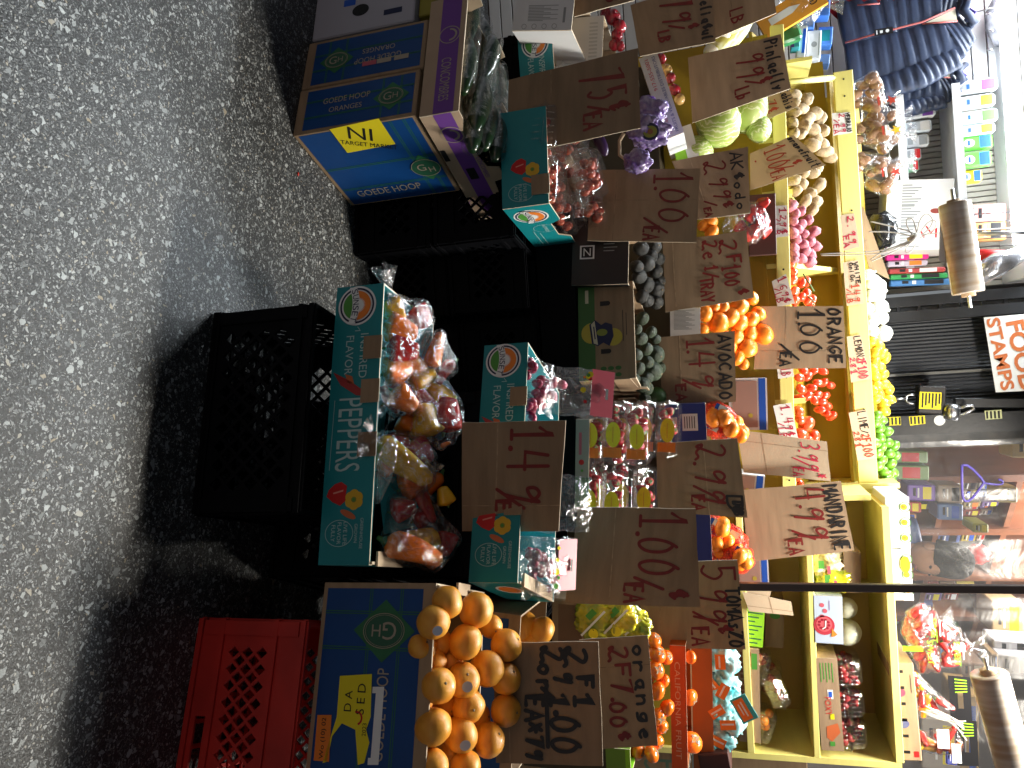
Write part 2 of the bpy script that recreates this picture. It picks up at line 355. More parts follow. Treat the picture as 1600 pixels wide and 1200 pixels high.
# ------------------------------------------------------------ ground
def asphalt():
    m = bpy.data.materials.new('asphalt_with_pale_stones'); m.use_nodes = True; nt = m.node_tree; N = nt.nodes; Lk = nt.links.new; b = N['Principled BSDF']
    tc = N.new('ShaderNodeTexCoord'); dn = N.new('ShaderNodeTexNoise'); dn.inputs['Scale'].default_value = 60; Lk(tc.outputs['Object'], dn.inputs['Vector'])
    dv = N.new('ShaderNodeVectorMath'); dv.operation = 'MULTIPLY_ADD'; Lk(dn.outputs['Color'], dv.inputs[0]); dv.inputs[1].default_value = (0.016, 0.016, 0); Lk(tc.outputs['Object'], dv.inputs[2])
    def layer(scale, thr, size, c0, c1):
        v = N.new('ShaderNodeTexVoronoi'); v.inputs['Scale'].default_value = scale; Lk(dv.outputs[0], v.inputs['Vector']); v.voronoi_dimensions = '2D'
        ve = N.new('ShaderNodeTexVoronoi'); ve.feature = 'DISTANCE_TO_EDGE'; ve.inputs['Scale'].default_value = scale; Lk(dv.outputs[0], ve.inputs['Vector']); ve.voronoi_dimensions = '2D'
        sp = N.new('ShaderNodeSeparateColor'); Lk(v.outputs['Color'], sp.inputs[0])
        g = N.new('ShaderNodeMath'); g.operation = 'GREATER_THAN'; Lk(sp.outputs[0], g.inputs[0]); g.inputs[1].default_value = thr
        sz = N.new('ShaderNodeMath'); sz.operation = 'MULTIPLY_ADD'; Lk(sp.outputs[1], sz.inputs[0]); sz.inputs[1].default_value = size; sz.inputs[2].default_value = .05
        l = N.new('ShaderNodeMath'); l.operation = 'GREATER_THAN'; Lk(ve.outputs['Distance'], l.inputs[0]); Lk(sz.outputs[0], l.inputs[1])
        k = N.new('ShaderNodeMath'); k.operation = 'MULTIPLY'; Lk(g.outputs[0], k.inputs[0]); Lk(l.outputs[0], k.inputs[1])
        r = N.new('ShaderNodeValToRGB'); r.color_ramp.elements[0].color = (*c0, 1); r.color_ramp.elements[1].color = (*c1, 1); e = r.color_ramp.elements.new(0.93); e.color = (*c1, 1)
        r.color_ramp.elements[-1].color = (0.30, 0.25, 0.17, 1); Lk(sp.outputs[2], r.inputs[0]); return k, r, v
    n1 = N.new('ShaderNodeTexNoise'); n1.inputs['Scale'].default_value = 220; n1.inputs['Detail'].default_value = 4; Lk(tc.outputs['Object'], n1.inputs['Vector'])
    n2 = N.new('ShaderNodeTexNoise'); n2.inputs['Scale'].default_value = 3; n2.inputs['Detail'].default_value = 3; Lk(tc.outputs['Object'], n2.inputs['Vector'])
    br = N.new('ShaderNodeValToRGB'); br.color_ramp.elements[0].position = .3; br.color_ramp.elements[1].position = .75
    br.color_ramp.elements[0].color = (0.024, 0.025, 0.0255, 1); br.color_ramp.elements[1].color = (0.080, 0.084, 0.083, 1); Lk(n1.outputs['Fac'], br.inputs[0])
    mx = N.new('ShaderNodeMixRGB'); mx.blend_type = 'MULTIPLY'; mx.inputs[0].default_value = 0.7; Lk(br.outputs[0], mx.inputs[1]); Lk(n2.outputs['Fac'], mx.inputs[2])
    cur = mx.outputs[0]; hs = []
    for sc, thr, size, c0, c1 in ((300, .60, .24, (.03, .032, .032), (.25, .265, .265)), (185, .70, .26, (.07, .078, .08), (.44, .455, .45)), (86, .87, .27, (.11, .12, .12), (.46, .49, .49))):
        k, r, v = layer(sc, thr, size, c0, c1); q = N.new('ShaderNodeMixRGB'); Lk(k.outputs[0], q.inputs[0]); Lk(cur, q.inputs[1]); Lk(r.outputs[0], q.inputs[2]); cur = q.outputs[0]; hs.append(k.outputs[0])
    Lk(cur, b.inputs['Base Color'])
    a1 = N.new('ShaderNodeMath'); a1.operation = 'ADD'; Lk(hs[1], a1.inputs[0]); Lk(hs[2], a1.inputs[1]); a2 = N.new('ShaderNodeMath'); a2.operation = 'ADD'; Lk(a1.outputs[0], a2.inputs[0]); Lk(n1.outputs['Fac'], a2.inputs[1])
    bp = N.new('ShaderNodeBump'); bp.inputs['Strength'].default_value = 0.9; bp.inputs['Distance'].default_value = 0.003; Lk(a2.outputs[0], bp.inputs['Height']); Lk(bp.outputs[0], b.inputs['Normal'])
    b.inputs['Roughness'].default_value = 0.42; b.inputs['Specular IOR Level'].default_value = 0.45
    return m
mb = MB(); mb.add([(-15, -12, 0), (15, -12, 0), (15, 20, 0), (-15, 20, 0)], [(0, 1, 2, 3)], asphalt()); tag(mb.build('ground'), kind='structure')
mb = MB(); mb.ball((0, 0, 0), (.006, .004, .002), mat('red_plastic_scrap', (0.7, 0.05, 0.03), 0.4), 8, 5, lambda d: 1+.5*noise.noise(d*3))
q = G(465, 272); tag(mb.build('litter_scrap', None, TR(q+Vector((0, 0, .002)))), 'tiny bright red scrap lying on the bare asphalt', 'litter')
# ------------------------------------------------------------ builders
def carton(name, label, M, wd, h, d, out, inn, t=.005, fo=None, fh=(), cat='produce box', group=None, cut=None, so=None):
    mb = MB(); cut = cut or EDGE; rc = lambda a, b: [(0, 0), (a, 0), (a, b), (0, b)]
    def wall(T, w_, o, hl=()):
        mb.panel(o or rc(w_, h), hl, out, t*.7, T, cut); mb.panel(o or rc(w_, h), hl, inn, t*.3, T @ TR((0, t*.7, 0)), inn)
    wall(Matrix(), wd, fo, fh); wall(Matrix(((-1, 0, 0, wd), (0, -1, 0, d), (0, 0, 1, 0), (0, 0, 0, 1))), wd, None)
    e = t+.0004
    wall(FR(wd) @ TR((e, 0, 0)), d-2*e, so); wall(FL(d) @ TR((e, 0, 0)), d-2*e, so)
    mb.box((e, e, 0), (wd-e, d-e, t), inn)
    return tag(mb.build(name, None, M), label, cat, group)
def crate(M, wd, h, d, m, label, group='black milk crates holding up the stall', dz=(.30, .74), slot=None, lat=True, p=.040):
    mb = MB(); t = .006
    def side(T, w_):
        hl = []
        z0, z1 = dz[0]*h, dz[1]*h
        if lat:
            r_ = 0; z = z0+p*.5; nx = int((w_-.10)/p)
            while z < z1-p*.2:
                for i in range(nx+1-(r_ % 2)):
                    x = w_/2+(i-(nx-(r_ % 2))/2)*p
                    if .045 < x < w_-.045: a, b = p*.36, p*.40; hl.append([(x-a, z), (x, z-b), (x+a, z), (x, z+b)])
                z += p*.52; r_ += 1
        if slot: a, b, c_, e = slot; hl.append([(w_*a, h*c_), (w_*b, h*c_), (w_*b, h*e), (w_*a, h*e)])
        mb.panel([(0, 0), (w_, 0), (w_, h), (0, h)], hl, m, t, T)
        for z in (0.004, z0-.022, z1+.012, h-.016): mb.box((-.003, -.006, z), (w_+.003, -.0005, z+.012), m, T)
        for x in (0, w_-.03): mb.box((x, -.005, .02), (x+.03, -.0006, h-.02), m, T)
    side(Matrix(), wd); side(Matrix(((-1, 0, 0, wd), (0, -1, 0, d), (0, 0, 1, 0), (0, 0, 0, 1))), wd)
    side(FR(wd) @ TR((.007, 0, 0)), d-.014); side(FL(d) @ TR((.007, 0, 0)), d-.014)
    nx, ny = int(wd/.05), int(d/.05)
    for i in range(nx): mb.box((.007+i*(wd-.02)/nx, .007, .004), (.016+i*(wd-.02)/nx, d-.007, .010), m)
    for i in range(ny): mb.box((.007, .007+i*(d-.02)/ny, .0103), (wd-.007, .016+i*(d-.02)/ny, .015), m)
    return tag(mb.build('milk_crate', None, M), label, 'milk crate', group)
def sign(c, Y, texts, label, m=KRAFT_D, YR=None, lean=0.10, group=None, wd=.0076, base=None, name='price_sign', t=.004):
    bl, br, tr, tl = c; M, _ = frame(P(*bl, Y), P(*br, YR or Y), lean)
    q = [Vector(onp(M, *k)) for k in (bl, br, tr, tl)]
    def uv(u, v): return (q[0]*(1-u)+q[1]*u)*(1-v)+(q[3]*(1-u)+q[2]*u)*v
    ol = []                                              # hand-cut outline: the edges wander a little
    for (a, b), n in zip(((0, 1), (1, 2), (2, 3), (3, 0)), (3, 5, 5, 5)):
        for i in range(n):
            k = q[a].lerp(q[b], i/n); j = 0 if i == 0 else .0012
            ol.append((k.x+rnd.uniform(-j, j), k.y+rnd.uniform(-j, j)))
    mb = MB(); mb.panel(ol, [], m, t, None, EDGE)
    o = tag(mb.build(name, None, M), label, 'price sign', group)
    if t > .003 and rnd.random() < .75:
        cr = MB(); v_ = rnd.uniform(.12, .62); cr.ribbon([tuple(uv(u_, v_+rnd.uniform(-.004, .004))) for u_ in (.004, .3, .6, .996)], .0028, FOLD, -.0004, 0)
        if rnd.random() < .5: u_ = rnd.uniform(.2, .8); cr.ribbon([tuple(uv(u_+rnd.uniform(-.004, .004), k_)) for k_ in (.004, .5, .996)], .002, FOLD, -.0005, 0)
        cr.build('fold_line', o)
    n_ = 0
    inks = {}
    for it in texts:
        s_, u0, v0, u1, hh, ink = it[:6]; sl = it[6] if len(it) > 6 else 0.0; k_ = it[7] if len(it) > 7 else 1.0
        mbk = inks.setdefault(ink, MB()); n = len(s_); cw = (u1-u0)/n
        for i, ch in enumerate(s_):
            for st in strokes(ch):
                jx, jy = rnd.uniform(-.03, .03), rnd.uniform(-.04, .04); pts = []
                for a, b in st:
                    u = u0+cw*(i+.06+.74*(a+jx)); v = v0+hh*(b+jy)+sl*(u-u0); pts.append(tuple(uv(u, v)))
                if ch == '.': n_ += 1; mbk.add([(pts[0][0]+wd*.85*math.cos(t_*.785), -.0006-.00004*n_, pts[0][1]+wd*.75*math.sin(t_*.785)) for t_ in range(8)], [tuple(range(8))], ink); continue
                n_ += 1; mbk.ribbon(pts, wd*k_, ink, -.0006-.00004*n_)
                for e_ in (pts[0], pts[-1]):
                    n_ += 1; yy = -.0006-.00004*n_; mbk.add([(e_[0]+wd*k_*.5*math.cos(t_*1.047), yy, e_[1]+wd*k_*.5*math.sin(t_*1.047)) for t_ in range(6)], [(0, 1, 2, 3, 4, 5)], ink)
    for ink, k in inks.items(): k.build('writing', o)
    return o
# ------------------------------------------------------------ printed fronts
def pepper_icons(p, x, z, k):
    p.poly([(x+k*a, z+k*b) for a, b in ((-.9, .1), (-.6, .55), (-.05, .5), (.35, .6), (.75, .1), (.5, -.5), (.1, -1), (-.35, -.85), (-.75, -.4))], RED_P, 2)
    p.poly([(x+k*(-.35+a), z+k*b) for a, b in ((0, .3), (.12, .28), (.3, -.45), (.2, -.5))], mat('pale_red_print', (.75, .28, .22), .5), 3)
    xx, zz = x+k*.35, z+k*1.15
    for i in range(6): p.disc(xx+k*.34*math.cos(i*1.047), zz+k*.34*math.sin(i*1.047), k*.38, YEL2_P, 2+i*.12, n=14)
    p.disc(xx, zz, k*.4, YEL2_P, 3, n=16); p.disc(xx, zz, k*.2, mat('olive_print', (.20, .24, .03), .5), 4, n=10); p.disc(xx, zz, k*.1, GREEN_P, 5, n=8)
    p.disc(x+k*1.35, z+k*.75, k*.22, mat('rust_print', (.55, .13, .04), .5), 2, rz=k*.65, rt=-25)
def sun_logo(p, x, z, r):
    p.disc(x, z, r, WHITE_P, 1, n=36); p.ring(x, z, r*.90, r*.09, NAVY_P, 2, n=36)
    p.disc(x, z, r*.72, GREEN_P, 3, a0=196, a1=344); p.disc(x, z, r*.74, ORANGE_P, 4, a0=0, a1=180)
    sp = []
    for i in range(34): a = math.pi*(i/33*1.0); k = r*(.42 if i % 2 else .30); sp.append((x+k*math.cos(a), z+r*.05+k*math.sin(a)))
    p.poly(sp, WHITE_P, 5)
    b = [(x+r*.98*math.cos(R(a)), z+r*.98*math.sin(R(a))*0) for a in ()]
    n = 12; top = []; bot = []
    for i in range(n+1):
        u = -1+2*i/n; top.append((x+u*r*.93, z+r*(.16-.20*u*u))); bot.append((x+u*r*.93, z+r*(-.22-.20*u*u)))
    p.poly(bot+top[::-1], WHITE_P, 6)
    for i, ch in enumerate('SUNSET'):
        u = -.70+1.40*i/5; p.text(ch, x+u*r, z+r*(-.03-.20*u*u), r*.31, NAVY_P, 7, rt=-math.degrees(math.atan(.4*u)), wd=r*.23)
def sunset_front(p, wd, h, big=True):
    sun_logo(p, wd*.078, h*.46, h*.40)
    p.text('INSPIRED', wd*.27, h*.66, h*.165, PALE_P, 2, wd=wd*.165); p.text('FLAVOR', wd*.265, h*.36, h*.165, PALE_P, 2, wd=wd*.145)
    p.line([(wd*.16, h*.50), (wd*.175, h*.56), (wd*.175, h*.45)], .0015, PALE_P, 2)
    p.poly([(wd*a, h*b) for a, b in ((.325, .04), (.36, .40), (.40, .70), (.42, .74), (.415, .55), (.375, .22))], mat('chili_print', (.36, .03, .03), .5), 2)
    p.poly([(wd*a, h*b) for a, b in ((.335, .30), (.345, .45), (.375, .50), (.37, .36))], mat('rust_print', (.55, .13, .04), .5), 2)
    p.text('PEPPERS', wd*.555, h*.46, h*.50, PALE_P, 2, wd=wd*.26)
    p.line([(wd*.43, h*.12), (wd*.68, h*.10)], .0012, PALE_P, 2)
    pepper_icons(p, wd*.765, h*.34, h*.26)
    p.ring(wd*.895, h*.38, wd*.045, .0012, PALE_P, 2, rz=h*.28)
    for i, s_ in enumerate(('LIVE LIFE', 'FLAVOR', 'FULLY')): p.text(s_, wd*.895, h*(.50-.12*i), h*.075, PALE_P, 2)
    for i, s_ in enumerate(('GREENHOUSE', 'GROWN')): p.text(s_, wd*.895, h*(.82-.11*i), h*.06, PALE_P, 2)
def plaid(p, x0, z0, x1, z1, diam, rt=0, lines=True, emb=True):
    p.rect(x0, z0, x1, z1, NAVYB, 1)
    wv = x1-x0; hv = z1-z0; cx, cz = x0+wv*diam[0], z0+hv*diam[1]; r = diam[2]
    for dx in (-.16, -.14, .14, .16): p.rect(x0, cz+r*dx*4.2-.001, x1, cz+r*dx*4.2+.001, GRN_LN, 2)
    for dx in (-.16, -.14, .14, .16): p.rect(cx+r*dx*4.2-.001, z0, cx+r*dx*4.2+.001, z1, GRN_LN, 2.4)
    if not emb: return
    p.poly([(cx-r*1.1, cz), (cx, cz-r*1.25), (cx+r*1.1, cz), (cx, cz+r*1.25)], GRN_LN, 3)
    a, b = (r*.62, r*.84) if rt in (90, 270) else (r*.84, r*.62)
    p.disc(cx, cz, a, mat('dark_green_print', (.02, .11, .06), .5), 4, rz=b); p.ring(cx, cz, a, .0015, TAN_P, 5, rz=b); p.ring(cx, cz, a*.9, .0008, TAN_P, 5, rz=b*.9)
    c_, s_ = math.cos(R(rt)), math.sin(R(rt)); p.text('G', cx-r*.24*c_, cz-r*.24*s_, r*.62, TAN_P, 6, rt); p.text('H', cx+r*.3*c_, cz+r*.3*s_, r*.42, TAN_P, 6, rt)
# ------------------------------------------------------------ front row: red crate, black crate and what stands on them
M, _ = frame(G(312, 968), G(275, 1199)); crate(M, .47, .277, .33, REDPL, 'red plastic milk crate standing on the asphalt under the blue orange box', None, (.30, .66), (.42, .66, .10, .19), p=.034)
M, _ = frame(G(335, 492), G(300, 800)); crate(M, .47, .275, .33, BLKPL, 'black milk crate on the asphalt under the front teal box, its lattice lit from behind', None, (.12, .80), p=.043)
# peppers box
PEPM, PEPW = frame(G(527, 450, .283), G(497, 883, .283)); PEPH = onp(PEPM, 600, 443)[1]
pb = carton('pepper_box', 'long teal printed pepper box in front, heaped with bagged mixed peppers', PEPM, PEPW, PEPH, .31, TEAL, mat('teal_inner_board', (.05, .33, .37), .5))
p = MB(); sunset_front(p, PEPW, PEPH); p.build('printing', pb)
for u in (.20, .36, .55): p = MB(); p.panel([(PEPW*u, PEPH-.042), (PEPW*u+.055, PEPH-.042), (PEPW*u+.055, PEPH+.004), (PEPW*u, PEPH+.004)], [], KRAFT_D, .003, TR((0, -.0045, 0)), EDGE); p.build('folded_tab', pb)
p = MB(); p.box((PEPW-.008, .004, PEPH), (PEPW-.002, .12, PEPH+.005), EDGE); p.box((PEPW-.03, .02, PEPH+.006), (PEPW+.002, .15, PEPH+.011), KRAFT_L); p.build('top_flap', pb)
p = MB(); p.T = TR((PEPW*.25, .31, PEPH)); p.panel([(0, -.05), (.16, -.05), (.16, .045), (.13, .06), (.02, .06), (0, .045)], [], TEAL, .004, None, EDGE); p.T = TR((PEPW*.62, .31, PEPH)); p.panel([(0, -.05), (.2, -.05), (.2, .03), (.0, .03)], [], TEAL, .004, None, EDGE); p.build('back_flap', pb)
# blue orange box on the red crate
ORM, _ = frame(G(508, 910, .283), G(478, 1200, .283), -.04); ORW = .385; ORH = onp(ORM, 682, 906)[1]
ob = carton('orange_box', 'dark blue plaid orange carton on the red crate, oranges piled over its rim', ORM, ORW, ORH, .29, KRAFT, KRAFT_D, cat='fruit box',
            fo=[(0, 0), (ORW, 0), (ORW, ORH), (ORW*.80, ORH), (ORW*.79, ORH-.02), (ORW*.72, ORH-.02), (ORW*.71, ORH), (ORW*.22, ORH), (ORW*.21, ORH-.02), (ORW*.13, ORH-.02), (ORW*.12, ORH), (0, ORH)])
p = MB(); plaid(p, .012, .010, ORW-.012, ORH-.028, (.24, .63, .058), 270)
p.text('GOEDE HOOP', ORW*.68, ORH*.60, ORH*.10, TAN_P, 3, 180, wd=ORW*.46)
p.poly([onp(ORM, *k) for k in ((532, 1056), (582, 1053), (580, 1120), (573, 1140), (578, 1160), (570, 1192), (560, 1195), (556, 1140), (535, 1130), (520, 1150), (512, 1190), (505, 1192), (527, 1120))], YEL_P, 4)
x, z = onp(ORM, 545, 1095); p.text('D A', x, z, .017, BLACK_P, 5, 180); x, z = onp(ORM, 565, 1092); p.text('S E D', x, z, .019, BLACK_P, 5, 180)
x, z = onp(ORM, 570, 1140); p.text('2023', x, z, .009, BLACK_P, 5, 180); x, z = onp(ORM, 558, 1122); p.ring(x, z, .014, .004, RED_P, 5, a0=20, a1=200)
p.poly([onp(ORM, *k) for k in ((497, 1117), (519, 1117), (515, 1190), (491, 1188))], ORANGE_P, 4); x, z = onp(ORM, 506, 1153); p.text('Wo (10) 02', x, z, .013, BLACK_P, 5, 181, wd=.078)
a = [onp(ORM, *k) for k in ((583, 1073), (601, 1073), (592, 1195), (575, 1195))]; p.poly(a, WHITE_P, 3.4); a = [onp(ORM, *k) for k in ((581, 1083), (588, 1083), (580, 1184), (573, 1184))]; p.poly(a, NAVYB, 3.8)
p.build('printing', ob)
p = MB(); p.T = TR((0, 0, ORH)); p.box((.004, .004, .001), (.02, .10, .006), KRAFT_L); p.box((-.008, .09, .008), (.018, .16, .014), KRAFT_L); p.box((.006, .15, .018), (.03, .22, .024), KRAFT_L); p.build('top_flap', ob)
# second blue orange box, behind
M2, _ = frame(P(808, 946, 1.83)+Vector((0, 0, -.22)), P(795, 1150, 1.80)+Vector((0, 0, -.22)))
ob2 = carton('orange_box', 'second blue orange carton half hidden behind the front one', M2, .40, .23, .28, KRAFT, KRAFT_D, cat='fruit box')
p = MB(); p.rect(.012, .01, .388, .20, NAVYB, 1); p.build('printing', ob2)
crate(M2 @ TR((-.02, -.01, -.005-.275)), .47, .275, .33, BLKPL, 'black milk crate hidden in the shade behind the oranges')
# teal box with radishes
S2M, S2W = frame(G(757, 540, .562), G(732, 910, .562)); S2H = onp(S2M, 825, 538)[1]
sb = carton('pepper_box', 'teal printed box behind the peppers, packed with pink radish bags', S2M, S2W, S2H, .36, TEAL, mat('teal_inner_board', (.05, .33, .37), .5))
p = MB(); sunset_front(p, S2W, S2H); p.T = FR(S2W); p.disc(.12, S2H*.55, .05, ORANGE_P, 1, rz=.025); p.disc(.12, S2H*.55, .062, WHITE_P, .6, rz=.032); p.build('printing', sb)
for u in (.205, .55, .66): p = MB(); p.panel([(S2W*u, S2H-.04), (S2W*u+.05, S2H-.04), (S2W*u+.05, S2H+.004), (S2W*u, S2H+.004)], [], KRAFT_D, .003, TR((0, -.0045, 0)), EDGE); p.build('folded_tab', sb)
p = MB(); p.box((S2W-.006, .01, S2H), (S2W, .12, S2H+.004), EDGE); p.box((S2W-.025, .02, S2H+.006), (S2W+.006, .30, S2H+.011), KRAFT_L); p.build('top_flap', sb)
for k, z in enumerate((.003, .281)): crate(S2M @ TR((.12, .03, z-.562)), .47, .275, .33, BLKPL, 'black milk crate in the dark stack under the radish box')
# left stack: two closed blue cartons standing on end, cucumber box on top
a, b = G(482, 70), G(457, 212); STM, STW = frame(a, b); STH = .385
x = onp(STM, 600, 118)[0]
def plaid_carton(M, wd, h, d, label, flipped):
    mb = MB(); mb.box((0, 0, 0), (wd, d, h), KRAFT, None, .003); o = tag(mb.build('orange_carton', None, M), label, 'fruit box')
    p = MB(); plaid(p, .012, .03, wd-.010, h-.012, ((.5, .22, .045) if flipped else (.5, .80, .045)), 90)
    rt = 270 if flipped else 90
    k = -1 if flipped else 1
    p.text('GOEDE HOOP', wd*.5+k*-.022, h*(.62 if flipped else .42), .020, TAN_P, 3, rt, wd=.15); p.text('ORANGES', wd*.5+k*.012, h*(.62 if flipped else .42), .018, TAN_P, 3, rt, wd=.105)
    if flipped:
        for i, (c_, m_) in enumerate(((.50, PINK_P), (.62, TAN_P), (.76, TAN_P))): p.rect(wd*.5+.028, h*c_, wd*.5+.045, h*c_+.045, m_, 3+i*.2)
    p.build('printing', o); return o
o1 = plaid_carton(STM @ TR((STW*.52, 0, 0)), STW*.48, STH, .365, 'blue plaid carton standing on end, yellow NI sticker on its side', False)
plaid_carton(STM @ TR((STW*-.02, .002, 0)), STW*.53, STH+.008, .365, 'blue plaid carton with upside-down lettering, left of the NI sticker one', True)
p = MB(); p.T = FR(STW*.48); d_ = .365
p.rect(.008, .015, d_-.008, STH-.012, NAVYB, 1)
for z in (.30, .306, .342, .348): p.rect(.008, z-.001, d_-.008, z+.001, GRN_LN, 2)
for y in (.17, .176, .275, .281): p.rect(y-.001, .015, y+.001, STH-.012, GRN_LN, 2.3)
p.poly([(.225-.062, .325), (.225, .325-.052), (.225+.062, .325), (.225, .325+.052)], GRN_LN, 3); p.disc(.225, .325, .040, mat('dark_green_print', (.02, .11, .06), .5), 4, rz=.046); p.ring(.225, .325, .040, .0015, TAN_P, 5, rz=.046)
p.text('G', .221, .312, .030, TAN_P, 6, 90); p.text('H', .234, .342, .022, TAN_P, 6, 90); p.text('GOEDE HOOP', .305, .165, .030, TAN_P, 3, 90, wd=.22)
p.build('side_printing', o1)
p = MB(); p.T = FR(STW*.48); Mr = STM @ TR((STW*.52, 0, 0)) @ FR(STW*.48)
st = [onp(Mr, *k) for k in ((515, 201), (592, 184), (618, 224), (543, 238))]; p.poly(st, YEL_P, 4)
x, z = onp(Mr, 563, 208); p.text('NI', x, z, .052, BLACK_P, 5, 68, wd=.070); x, z = onp(Mr, 577, 225); p.text('TARGET MARKET', x, z, .018, BLACK_P, 5, 68, wd=.165)
p.build('sticker', o1)
a, b = G(655, 183, .397), G(757, 290, .397); dX = (STM.to_3x3() @ Vector((1, 0, 0)))
CUM, _ = frame(a-dX*.42+Vector((0, 0, .0)), a); CUW, CUH, CUD = .42, .115, .52
CUB = mat('tan_printed_board', (.46, .34, .24), .7, .2, .12, 10, bump=.1, bs=150)
ls = [(0, 0), (CUD-.011, 0), (CUD-.011, CUH+.03), (CUD*.90, CUH+.03), (CUD*.88, CUH-.01), (CUD*.62, CUH), (CUD*.60, CUH+.035), (CUD*.5, CUH+.035), (CUD*.48, CUH), (CUD*.22, CUH-.03), (CUD*.06, CUH), (0, CUH)]
cb = carton('cucumber_box', 'tan cucumber box with purple stripe, on top of the blue cartons', CUM, CUW, CUH, CUD, CUB, KRAFT_L, so=ls)
p = MB(); p.rect(.002, CUH*.34, CUW-.002, CUH*.86, PURPLE_P, 1); p.text('CONCOMBRES', CUW*.72, CUH*.58, CUH*.26, TAN_P, 2, 0, wd=CUW*.36); p.ring(CUW*.34, CUH*.6, CUH*.28, .003, TAN_P, 2); p.ring(CUW*.34, CUH*.6, CUH*.2, .006, TAN_P, 2, a0=0, a1=180)
p.T = FR(CUW); p.rect(.002, CUH*.34, CUD-.012, CUH*.80, PURPLE_P, 1); p.ring(.09, CUH*.55, CUH*.30, .003, TAN_P, 2); p.ring(.09, CUH*.55, CUH*.20, .007, TAN_P, 2, a0=0, a1=180); p.text('CONCOMBRES', .25, CUH*.90, CUH*.12, PURPLE_P, 2, 0, wd=.10)
p.rect(.245, CUH*.42, .30, CUH*.66, BLACK_P, 2.5); p.rect(.15, CUH*.02, .20, CUH*.16, BLACK_P, 2.5); p.ring(.42, CUH*.12, .014, .0015, PURPLE_P, 2)
p.build('printing', cb)
p = MB(); p.T = TR((.0, .25, CUH)) ; p.panel([(.22, 0), (.30, 0), (.32, .06), (.26, .075), (.21, .05)], [], KRAFT_L, .004, Matrix.Rotation(.5, 4, 'X')); p.T = TR((0, .35, CUH)); p.panel([(.05, 0), (.16, 0), (.15, .07), (.08, .075), (.04, .05)], [], KRAFT_L, .004, Matrix.Rotation(.4, 4, 'X')); p.build('top_flap', cb)
# pale carton at the far left of the stack
M, _ = frame(G(500, -40), G(487, 62)); mb = MB(); PL = mat('pale_lilac_board', (.40, .40, .46), .6); mb.box((0, 0, 0), (.26, .3, .34), PL, None, .004)
o = tag(mb.build('pale_carton', None, M), 'pale grey carton with round hand hole beside the blue cartons at the left edge', 'fruit box')
p = MB(); p.disc(.18, .16, .022, BLACK_P, 1, rz=.028); p.rect(.13, .10, .155, .14, BLUE_P, 1); p.rect(.2, .24, .22, .30, NAVY_P, 1); p.build('printing', o)
mb = MB(); M3 = M @ TR((-.02, .02, .345)); mb.box((0, 0, 0), (.25, .25, .05), mat('olive_board', (.25, .22, .02), .6), None, .003); tag(mb.build('olive_carton', None, M3), 'small olive yellow carton on the pale grey one at the left edge', 'box')
# black crates between and behind (in deep shade), one with white lettering
Mw, _ = frame(P(640, 250, 2.42)*1, P(640, 470, 2.42)); Mw = mk(Vector((-.72, 2.42, .003)), Vector((1, 0, 0)), Vector((0, 1, 0)), Vector((0, 0, 1)))
for i, (x_, y_, z_) in enumerate(((-.72, 2.44, .003), (-.72, 2.44, .281), (-.22, 2.52, .003), (-.22, 2.52, .281), (.27, 2.46, .003), (.27, 2.46, .281), (.76, 2.40, .003), (.76, 2.40, .281), (-1.22, 2.62, .003), (-1.22, 2.62, .281))):
    crate(TR((x_, y_, z_)), .47, .275, .33, BLKPL, 'black milk crate in the dark row under the back boxes')
cw = [o for o in COL.objects if o.name.startswith('milk_crate') and (o.matrix_world.translation-Vector((-.72, 2.44, .281))).length < .001][0]
cw['label'] = 'black milk crate with worn white lettering beside the cucumber box'; del cw['group']
p = MB(); x, z = onp(cw.matrix_world, 690, 296)
for i, s_ in enumerate(('LOVES TEGA DAIRY', '1-855-999-1', 'RETURN TO OWNER', 'NO DEPOSIT')): p.text(s_, x+.004*i, z+.05-.028*i, .019 if i < 2 else .011, WHITE_P, 12, 180)
p.build('lettering', cw)
# ------------------------------------------------------------ hand-lettered cardboard price signs
SG = dict()
sign([(795, 125), (793, 245), (1001, 200), (997, 75)], 2.22, [('7', .18, .56, .36, .34, INK_R), ('5', .40, .60, .58, .30, INK_R), ('c', .60, .76, .76, .17, INK_R), ('/', .58, .60, .74, .20, INK_R), ('EA', .68, .58, .90, .13, INK_R)], 'brown 75 cents sign standing in the cucumber box')
sign([(925, 266), (918, 376), (1088, 379), (1094, 263)], 2.50, [('1', .05, .60, .25, .34, INK_R), ('.', .24, .60, .32, .1, INK_R), ('00', .26, .64, .80, .26, INK_R, .03), ('/', .66, .48, .98, .28, INK_R), ('EA', .80, .52, .99, .14, INK_R)], 'brown 1.00 sign behind the clamshells of tomatoes')
sign([(1050, 252), (1090, 343), (1172, 333), (1169, 229)], 2.78, [('AKcodo', .04, .76, .98, .16, INK_B), ('2', .10, .36, .36, .36, INK_R), ('99', .38, .40, .78, .32, INK_R), ('c', .76, .52, .92, .2, INK_R), ('/', .72, .2, .86, .24, INK_R), ('EA', .84, .18, .99, .12, INK_R)], 'dark brown sign lettered Akcodo above its price', wd=.006)
sign([(1035, 378), (1040, 488), (1178, 465), (1166, 360)], 2.76, [('2', .08, .66, .34, .24, INK_R), ('F', .34, .74, .50, .16, INK_R), ('1', .48, .68, .56, .22, INK_R), ('00', .58, .70, .80, .16, INK_R), ('c', .84, .82, .96, .13, INK_R), ('2e', .06, .46, .40, .20, INK_R), ('1', .44, .48, .52, .16, INK_R), ('/', .52, .44, .66, .22, INK_R), ('TRAY', .60, .42, .97, .14, INK_R)], 'dark brown 2 for 1.00 tray sign behind the dark avocados', wd=.007)
